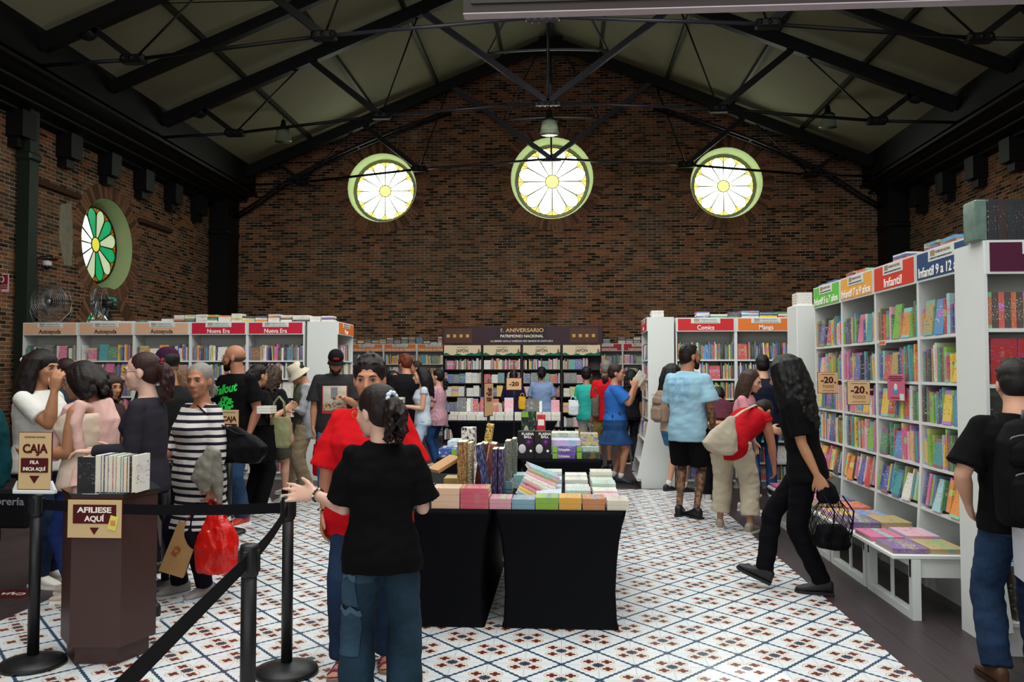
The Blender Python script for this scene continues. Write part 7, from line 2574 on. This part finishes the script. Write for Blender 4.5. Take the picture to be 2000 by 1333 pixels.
# 34 backpack man
p = Person('person with a large black backpack at the right edge', 1985, 4.42, 1.64, 172, LIGHT, 1.06, True, vox=.0085, head=(-10, 14, 0),
           armL=((.38, -.12, -.9), (-.30, .62, -.70)), armR=((.2, .1, -1), (0, .4, -.8)), feet=((.13, 0), (.1, .05)))
p.top('#0a0a0c', .82, -.12, .51, .022, .01, sleeve_r=1.3).pants('#1b2d46', 1.0, (.105, .082, .075), denim('#1b2d46'), fold=.010).shoes('#4a3020', '#2a1c14').hair('short', '#15100f', vol=.98, vox=.006).face()
PP['bpman'] = p
# ================================================================ THINGS PEOPLE CARRY
def blob(name, mb, mat, vox=.008, smooth=3, fold=0.0, fscale=(9, 9, 9), parent=None):
    me = remeshed(mb, vox, smooth, fold=fold, fscale=fscale)
    me.materials.clear(); me.materials.append(mat)
    return link(name, me, parent)


# red plastic bag and paper bag hanging from the striped person's hand
p = PP['stripe']
hw = p.world(p.palm[1][0])
BY = hw.y - .02
def bag_rings(mb, rows, n=24, wob=0.0, seed=0):
    vs, fs = [], []
    for (x, y, z, hx, hy) in rows:
        for k in range(n):
            a = 2 * pi * k / n
            w_ = 1 + wob * mnoise.noise(Vector((cos(a) * 2 + seed, sin(a) * 2, z * 9)))
            c_, s_ = cos(a), sin(a)
            vs.append((x + hx * math.copysign(abs(c_) ** .7, c_) * w_, y + hy * math.copysign(abs(s_) ** .7, s_) * w_, z))
    for i in range(len(rows) - 1):
        for k in range(n): fs.append((i * n + k, i * n + (k + 1) % n, (i + 1) * n + (k + 1) % n, (i + 1) * n + k))
    fs.append(tuple(reversed(range(n)))); fs.append(tuple((len(rows) - 1) * n + k for k in range(n)))
    mb.add(vs, fs, 0, None, True)


RED = plain('red_polythene', '#c8140c', .28, .5, .15, 9, .5)
RED.node_tree.nodes['Principled BSDF'].inputs['Subsurface Weight'].default_value = .15
b0, b1 = at_y(378, 1110, BY), at_y(466, 1110, BY)
cx_ = (b0.x + b1.x) / 2; zt = at_y(425, 1000, BY).z; zb = at_y(425, 1120, BY).z
t = empty('plastic_bag', (cx_, BY, zb)); tag(t, 'bright red plastic carrier bag hanging from the striped person\'s hand', 'bag')
H_ = zt - zb
mb = MB(); bag_rings(mb, [(0, 0, 0, .12, .06), (0, 0, .02, .145, .075), (0, 0, H_ * .45, .150, .085), (0, 0, H_ * .75, .11, .06), (0, 0, H_ * .92, .075, .03), (0, 0, H_, .06, .012)], 36, .14, 3)
blob('bag_body', mb, RED, .006, 2, .012, (13, 13, 9), t)
for s in (-1, 1):
    q = [Vector((s * .055, 0, H_ * .9)), Vector((s * .045, 0, H_ + .04)), hw - t.location + Vector((0, 0, -.01))]
    MB().tube(q, [.022, .014, .006], 8, flat=.3).build('handle', RED, t)
MB().ell((-.03, -.062, H_ * .68), (.014, .004, .018), 10, 6).build('pale_logo', plain('pale_pink_print', '#e0a09a', .5, .3), t)
PAPER = plain('kraft_paper', '#a98355', .8, .15, .12, 14, .3)
t = empty('paper_bag', (at_y(340, 1110, BY).x, BY - .03, at_y(340, 1118, BY).z)); tag(t, 'tilted brown kraft paper bag beside the red plastic bag', 'bag')
t.rotation_euler = (0, radians(20), radians(15))
mb = MB()
w_, d_, h_ = .085, .045, .36
mb.add([(-w_, -d_, 0), (w_, -d_, 0), (w_, d_, 0), (-w_, d_, 0), (-w_ * .96, -d_ * .9, h_), (w_ * .96, -d_ * .9, h_), (w_ * .96, d_ * .9, h_), (-w_ * .96, d_ * .9, h_), (w_ * 1.0, 0, h_ * .5), (-w_, 0, h_ * .5), (w_ * .88, 0, h_), (-w_ * .88, 0, h_)],
       [(3, 2, 1, 0), (0, 1, 5, 4), (2, 3, 7, 6), (1, 2, 8), (2, 6, 10, 8), (8, 10, 5, 1), (3, 0, 9), (0, 4, 11, 9), (9, 11, 7, 3)])
mb.build('bag_body', PAPER, t, fix=False)
o = lettering('K3', .06, plain('rust_stamp', '#a8402c', .7, .2), t, (-.02, -d_ - .003, h_ * .45), bold=.02); o.rotation_euler = (pi / 2, -1.3, 0)
for y_ in (-d_ * .8, d_ * .8): MB().tube([(-.04, y_, h_), (-.03, y_, h_ + .05), (.03, y_, h_ + .05), (.04, y_, h_)], .003, 5).build('handle', RED, t)

# grey jacket over her forearm
c = p.world(p.arm[-1][1].lerp(p.arm[1][2], .45))
q = at_y(398, 925, hw.y - .05)
mb = MB()
mb.tube([at_y(414, 876, hw.y - .09), at_y(400, 905, hw.y - .10), at_y(393, 935, hw.y - .10), at_y(404, 962, hw.y - .09)], [.035, .06, .075, .03], 14, flat=.5)
mb.tube([at_y(420, 880, hw.y - .07), at_y(426, 940, hw.y - .05), at_y(428, 985, hw.y - .05)], [.035, .04, .02], 10)
o = blob('folded_jacket', mb, cloth('#77736a', .15), .008, 2, .010, (16, 16, 16)); tag(o, 'grey folded jacket held against the striped dress', 'jacket')

# black shoulder bag at her side
BKB = cloth('#0c0c0f', .15, .6, .3)
Yb = p.t.location.y - .02
t = empty('shoulder_bag', at_y(478, 905, Yb)); tag(t, 'large black shoulder bag behind the striped dress', 'bag')
mb = MB(); bag_rings(mb, [(-.02, 0, 0, .12, .05), (0, 0, .05, .165, .07), (0, 0, .12, .165, .07), (-.04, 0, .20, .10, .04), (-.10, 0, .26, .04, .02)], 24, .22, 5)
blob('bag_body', mb, BKB, .009, 3, .008, parent=t)
sh = p.world(p.T(.05, 0, .49)) - t.location
MB().tube([sh + Vector((-.02, -.09, -.02)), sh + Vector((.1, -.10, -.12)), Vector((-.05, -.06, .22)), Vector((.02, -.03, .2))], .011, 8, flat=.4).build('strap', BKB, t)

# purse strap and pouch of the white-shirted person omitted where hidden; dark bag with grey letters
t = empty('shoulder_bag', (at_y(20, 957, 5.0).x, 5.0, .62)); tag(t, 'black bag with grey lettering at the left edge of the picture', 'bag')
MB().bbox(-.24, .14, -.04, .06, 0, .24, .02).build('bag_body', BKB, t)
lettering('librería', .068, plain('grey_print', '#6a6c72', .6, .2), t, (.012, -.042, .17), bold=.02, width=.215)
MB().tube([(-.2, 0, .23), (-.22, 0, .45), (-.25, .1, .7)], .01, 6).build('strap', BKB, t)


def tote(px, py0, py1, Y, w_, col, label, hz=.35, books=None, name='tote_bag', mat=None, d=.06):
    zt, zb = at_y(px, py0, Y).z, at_y(px, py1, Y).z
    t = empty(name, (at_y(px, py0, Y).x, Y, zb)); tag(t, label, 'bag')
    H_ = zt - zb
    m_ = mat or cloth(col, .15)
    mb = MB(); bag_rings(mb, [(0, 0, 0, w_ * .42, d * .8), (0, 0, .03, w_ * .5, d), (0, 0, H_ * .6, w_ * .5, d * .9), (0, 0, H_, w_ * .44, d * .4)], 24, .1, px)
    blob('bag_body', mb, m_, .009, 2, .008, parent=t)
    for y_ in (-d * .3, d * .3):
        MB().tube([(-w_ * .25, y_, H_ - .02), (-w_ * .2, y_, H_ + hz * .7), (0, y_, H_ + hz), (w_ * .2, y_, H_ + hz * .7), (w_ * .25, y_, H_ - .02)], .007, 6).build('handle', m_, t)
    return t


tote(545, 815, 875, 8.55, .26, '#7f7f5c', 'olive green handbag behind the person in black with sunglasses', .22)
t = tote(512, 830, 905, 8.5, .30, '#0c0c0e', 'black mesh tote holding books beside the olive handbag', .3, name='mesh_tote')
tote(624, 868, 930, 10.4, .17, '#b3121a', 'red cloth bag at the bucket-hat person\'s knee', .2)
tote(1120, 782, 812, 13.7, .18, '#c9cfd2', 'pale grey plastic bag left of the turquoise T-shirt', .06, name='plastic_bag')
tote(1020, 775, 800, 15.0, .14, '#c4962c', 'mustard yellow bag behind the small discount sign', .06, name='shoulder_bag')
tote(1163, 770, 815, 13.25, .12, '#5f5650', 'dark grey shoulder bag on the back of the red polo', .1, name='shoulder_bag')
# packed picture books in film at the shorts person's hip
book(Matrix.Translation((at_y(530, 880, 10.0).x, 9.95, at_y(530, 903, 10.0).z)), (.20, .03, .22), '#7ab833', 'green and white picture book carried beside the bare-legged person', 'carried books')
# white books under an arm
for i in range(3):
    book(Matrix.Translation((at_y(505, 800, 8.35).x, 8.3, at_y(505, 808, 8.35).z + .026 * i)) @ Matrix(((0, 0, 1, 0), (0, 1, 0, 0), (-1, 0, 0, .024), (0, 0, 0, 1))), (.024, .2, .14), '#e9e6df', 'white book, %s of the three carried by the person with sunglasses' % ['lowest', 'middle', 'topmost'][i], 'carried white books', busy=.2)


def held(name, cat, label, P, dims, rot, col, rough=.3):
    o = MB().bbox(-dims[0] / 2, dims[0] / 2, -dims[1] / 2, dims[1] / 2, -dims[2] / 2, dims[2] / 2, min(dims) * .2).build(name, plain(name + '_' + col[1:], col, rough, .5, .05))
    o.location = P; o.rotation_euler = rot
    return tag(o, label, cat)


q = PP['bucket']; hp = q.world(q.palm[1][0])
held('mobile_phone', 'phone', 'black phone held by the person in the bucket hat', hp + Vector((-.03, 0, .04)), (.15, .075, .010), (radians(20), radians(-10), 0), '#0d0d10')
book(Matrix.Translation(q.world((.10, -.10, 1.03))) @ Matrix.Rotation(radians(-30), 4, 'Z'), (.14, .03, .2), '#3f8fc9', 'blue and red book tucked under the bucket-hat person\'s arm', 'carried books')
q = PP['cap']; hp = q.world(q.palm[1][0])
held('mobile_phone', 'phone', 'dark phone held by the person in the charcoal T-shirt', hp + Vector((-.02, -.02, .06)), (.075, .012, .14), (radians(-25), 0, radians(20)), '#101014')
q = PP['longhair']; hp = q.world(q.palm[1][0])
for i in range(3):
    book(Matrix.Translation(hp + Vector((-.08, -.08, .012 + .029 * i))) @ Matrix(((0, 0, 1, 0), (0, 1, 0, 0), (-1, 0, 0, .028), (0, 0, 0, 1))), (.028, .18, .13), ['#7a4a2c', '#1b1b20', '#e9e6df'][i], '%s book, %s in the stack held by the long-haired person' % (['brown', 'black', 'white'][i], ['lowest', 'middle', 'topmost'][i]), 'carried stack')
q = PP['bluegirl']; hp = q.world(q.palm[-1][0])
book(Matrix.Translation(hp + Vector((-.05, -.02, -.01))) @ Matrix.Rotation(radians(35), 4, 'Y') @ Matrix.Rotation(radians(15), 4, 'Z'), (.13, .025, .20), '#ded9cb', 'open cream book held up by the person in the blue T-shirt', 'carried books')
book(Matrix.Translation(hp + Vector((.08, .10, -.14))), (.15, .02, .21), '#b99b5c', 'tan picture book just beyond the one being read', 'carried books')
q = PP['polo']; hp = q.world(q.palm[1][0])
book(Matrix.Translation(hp + Vector((-.07, -.05, -.10))) @ Matrix.Rotation(radians(35), 4, 'Y'), (.14, .035, .2), '#1b1b20', 'black book held low by the person in the red polo', 'carried books')

# taupe backpack
def backpack(P, rz, k, col, label, front=True):
    t = empty('backpack', P, rz); tag(t, label, 'backpack')
    m_ = cloth(col, .15, .7, .3)
    mb = MB()
    rings = [(Vector((0, .02, 0)), Vector((.13, 0, 0)), Vector((0, .06, 0))), (Vector((0, .02, .03)), Vector((.155, 0, 0)), Vector((0, .085, 0))), (Vector((0, .02, .22)), Vector((.16, 0, 0)), Vector((0, .09, 0))),
             (Vector((0, .01, .38)), Vector((.145, 0, 0)), Vector((0, .08, 0))), (Vector((0, 0, .46)), Vector((.10, 0, 0)), Vector((0, .055, 0))), (Vector((0, 0, .48)), Vector((.06, 0, 0)), Vector((0, .03, 0)))]
    loft(mb, [(a * k, b * k, c * k) for a, b, c in rings], 24, 3)
    blob('main_compartment', mb, m_, .009, 2, .005, parent=t)
    mb = MB(); loft(mb, [(Vector((0, .10, z)) * k, Vector((w_, 0, 0)) * k, Vector((0, d, 0)) * k) for z, w_, d in ((.03, .10, .03), (.06, .125, .045), (.20, .125, .045), (.25, .09, .025))], 20, 3)
    blob('front_pocket', mb, m_, .008, 2, .004, parent=t)
    mb = MB(); loft(mb, [(Vector((0, .085, z)) * k, Vector((w_, 0, 0)) * k, Vector((0, d, 0)) * k) for z, w_, d in ((.27, .11, .03), (.30, .12, .04), (.36, .11, .035), (.39, .07, .02))], 20, 3)
    blob('top_pocket', mb, m_, .008, 2, .004, parent=t)
    zp = plain('zip_metal', '#6b6b70', .4, .5)
    MB().tube([Vector((.11 * cos(pi * j / 12), .125, .235 + .02 * sin(pi * j / 12))) * k for j in range(13)], .0035, 5).build('zip', zp, t)
    MB().tube([Vector((.12 * cos(pi * j / 12), .10, .395 + .025 * sin(pi * j / 12))) * k for j in range(13)], .0035, 5).build('zip', zp, t)
    MB().tube([Vector((-.03, -.01, .47)) * k, Vector((-.03, .0, .52)) * k, Vector((.03, .0, .52)) * k, Vector((.03, -.01, .47)) * k], .009, 8).build('grab_handle', m_ if col != '#0b0b0d' else plain('grey_webbing', '#6b6b70', .7, .2), t)
    for s in (-1, 1):
        MB().tube([Vector((s * .08, -.03, .43)) * k, Vector((s * .10, -.12, .49)) * k, Vector((s * .115, -.25, .40)) * k, Vector((s * .13, -.26, .25)) * k, Vector((s * .14, -.16, .10)) * k, Vector((s * .12, -.04, .04)) * k], .017, 8, flat=.5).build('shoulder_strap', m_, t)
    return t


q = PP['bpgirl']
backpack(q.world(q.T(0, .15, .02)), q.t.rotation_euler[2], .88, '#8d7766', 'taupe backpack worn by the person with long black hair and denim shorts')
q = PP['bpman']
backpack(q.world(q.T(.0, .16, -.06)), q.t.rotation_euler[2], 1.10, '#0b0b0d', 'large black backpack worn at the right edge of the picture')
held('folder', 'folder', 'white folder held at the right edge in front of the jeans', (at_y(1994, 1085, 4.25).x + .02, 4.2, at_y(1994, 1085, 4.25).z), (.05, .24, .30), (radians(12), radians(-8), 0), '#b9bcc4')

# cream shoulder bag of the bending person
q = PP['redbend']
Yc = 8.1
t = empty('shoulder_bag', at_y(1408, 885, Yc)); tag(t, 'slouchy cream shoulder bag hanging from the bending person in red', 'bag')
mb = MB(); bag_rings(mb, [(.06, 0, -.02, .05, .04), (.02, 0, .02, .14, .06), (-.01, 0, .10, .17, .07), (.02, 0, .20, .13, .06), (.08, 0, .30, .06, .03), (.12, 0, .36, .03, .015)], 26, .1, 8)
blob('bag_body', mb, cloth('#b0a594', .12), .008, 3, .008, parent=t)
e = q.world(q.T(-.02, .02, .47)) - t.location
pb_ = q.world(q.T(-.06, .17, .25)) - t.location
MB().tube([(.11, 0, .33), pb_ + Vector((-.02, -.08, .02)), e + Vector((0, -.04, .09)), e + Vector((.04, .05, .02))], .019, 8, flat=.4).build('strap', cloth('#b0a594', .12), t)

# black mesh bag behind the walker
q = PP['walker']; hp = q.world(q.palm[1][0])
t = empty('mesh_bag', hp + Vector((.03, 0, -.40))); tag(t, 'sheer black mesh bag with a bundle of black cloth, held behind the walking person', 'bag')
mb = MB(); bag_rings(mb, [(.02, 0, -.02, .09, .05), (.02, 0, .02, .13, .08), (.02, 0, .10, .12, .07), (.0, 0, .15, .08, .05)], 24, .2, 2)
blob('cloth_bundle', mb, BKB, .008, 2, .012, parent=t)
mb = MB(); bag_rings(mb, [(-.0, 0, .30, .05, .04), (-.01, 0, .34, .075, .05), (-.01, 0, .42, .06, .045), (-.02, 0, .46, .03, .02)], 20, .25, 4)
blob('gathered_top', mb, BKB, .008, 2, .012, parent=t)
mb = MB()
N = 16
rows = [(.0, .12), (.10, .15), (.18, .15), (.26, .12), (.33, .06)]
for k in range(N):
    for s_ in (1, -1):
        pts = []
        for j, (z_, r_) in enumerate(rows): a = 2 * pi * k / N + s_ * j * .38; pts.append((.01 + r_ * cos(a), r_ * .6 * sin(a), z_))
        mb.tube(pts, .0022, 4, cap=False)
mb.build('net', BKB, t)
for s_ in (-.05, .08): MB().tube([(s_, -.05, .36), (s_ + .06, -.09, .26), (s_ + .05, -.08, .12), (s_ - .02, -.07, .02)], .006, 6).build('strap', BKB, t)
_n = len(STUFF.v) // 8
_un = [c for _ in range(_n) for v in ((0, 0, 0), (1, 0, 0), (1, 1, 0), (0, 1, 0), (0, 0, 1), (1, 0, 1), (1, 1, 1), (0, 1, 1)) for c in v]
_lt = [q for _ in range(_n) for q in [R.random()] * 8]
so = STUFF.build('shelf_books', BKS, fix=False)
a_ = so.data.attributes.new('unit', 'FLOAT_VECTOR', 'POINT'); a_.data.foreach_set('vector', _un)
a_ = so.data.attributes.new('lot', 'FLOAT', 'POINT'); a_.data.foreach_set('value', _lt)
so['kind'] = 'stuff'
so['label'] = 'the many smaller books filling the farther bays and their tops'
so['category'] = 'books'
print('BOOKS', NB[0], 'STUFF', len(STUFF.f) // 6, 'OBJ', len(COL.objects))
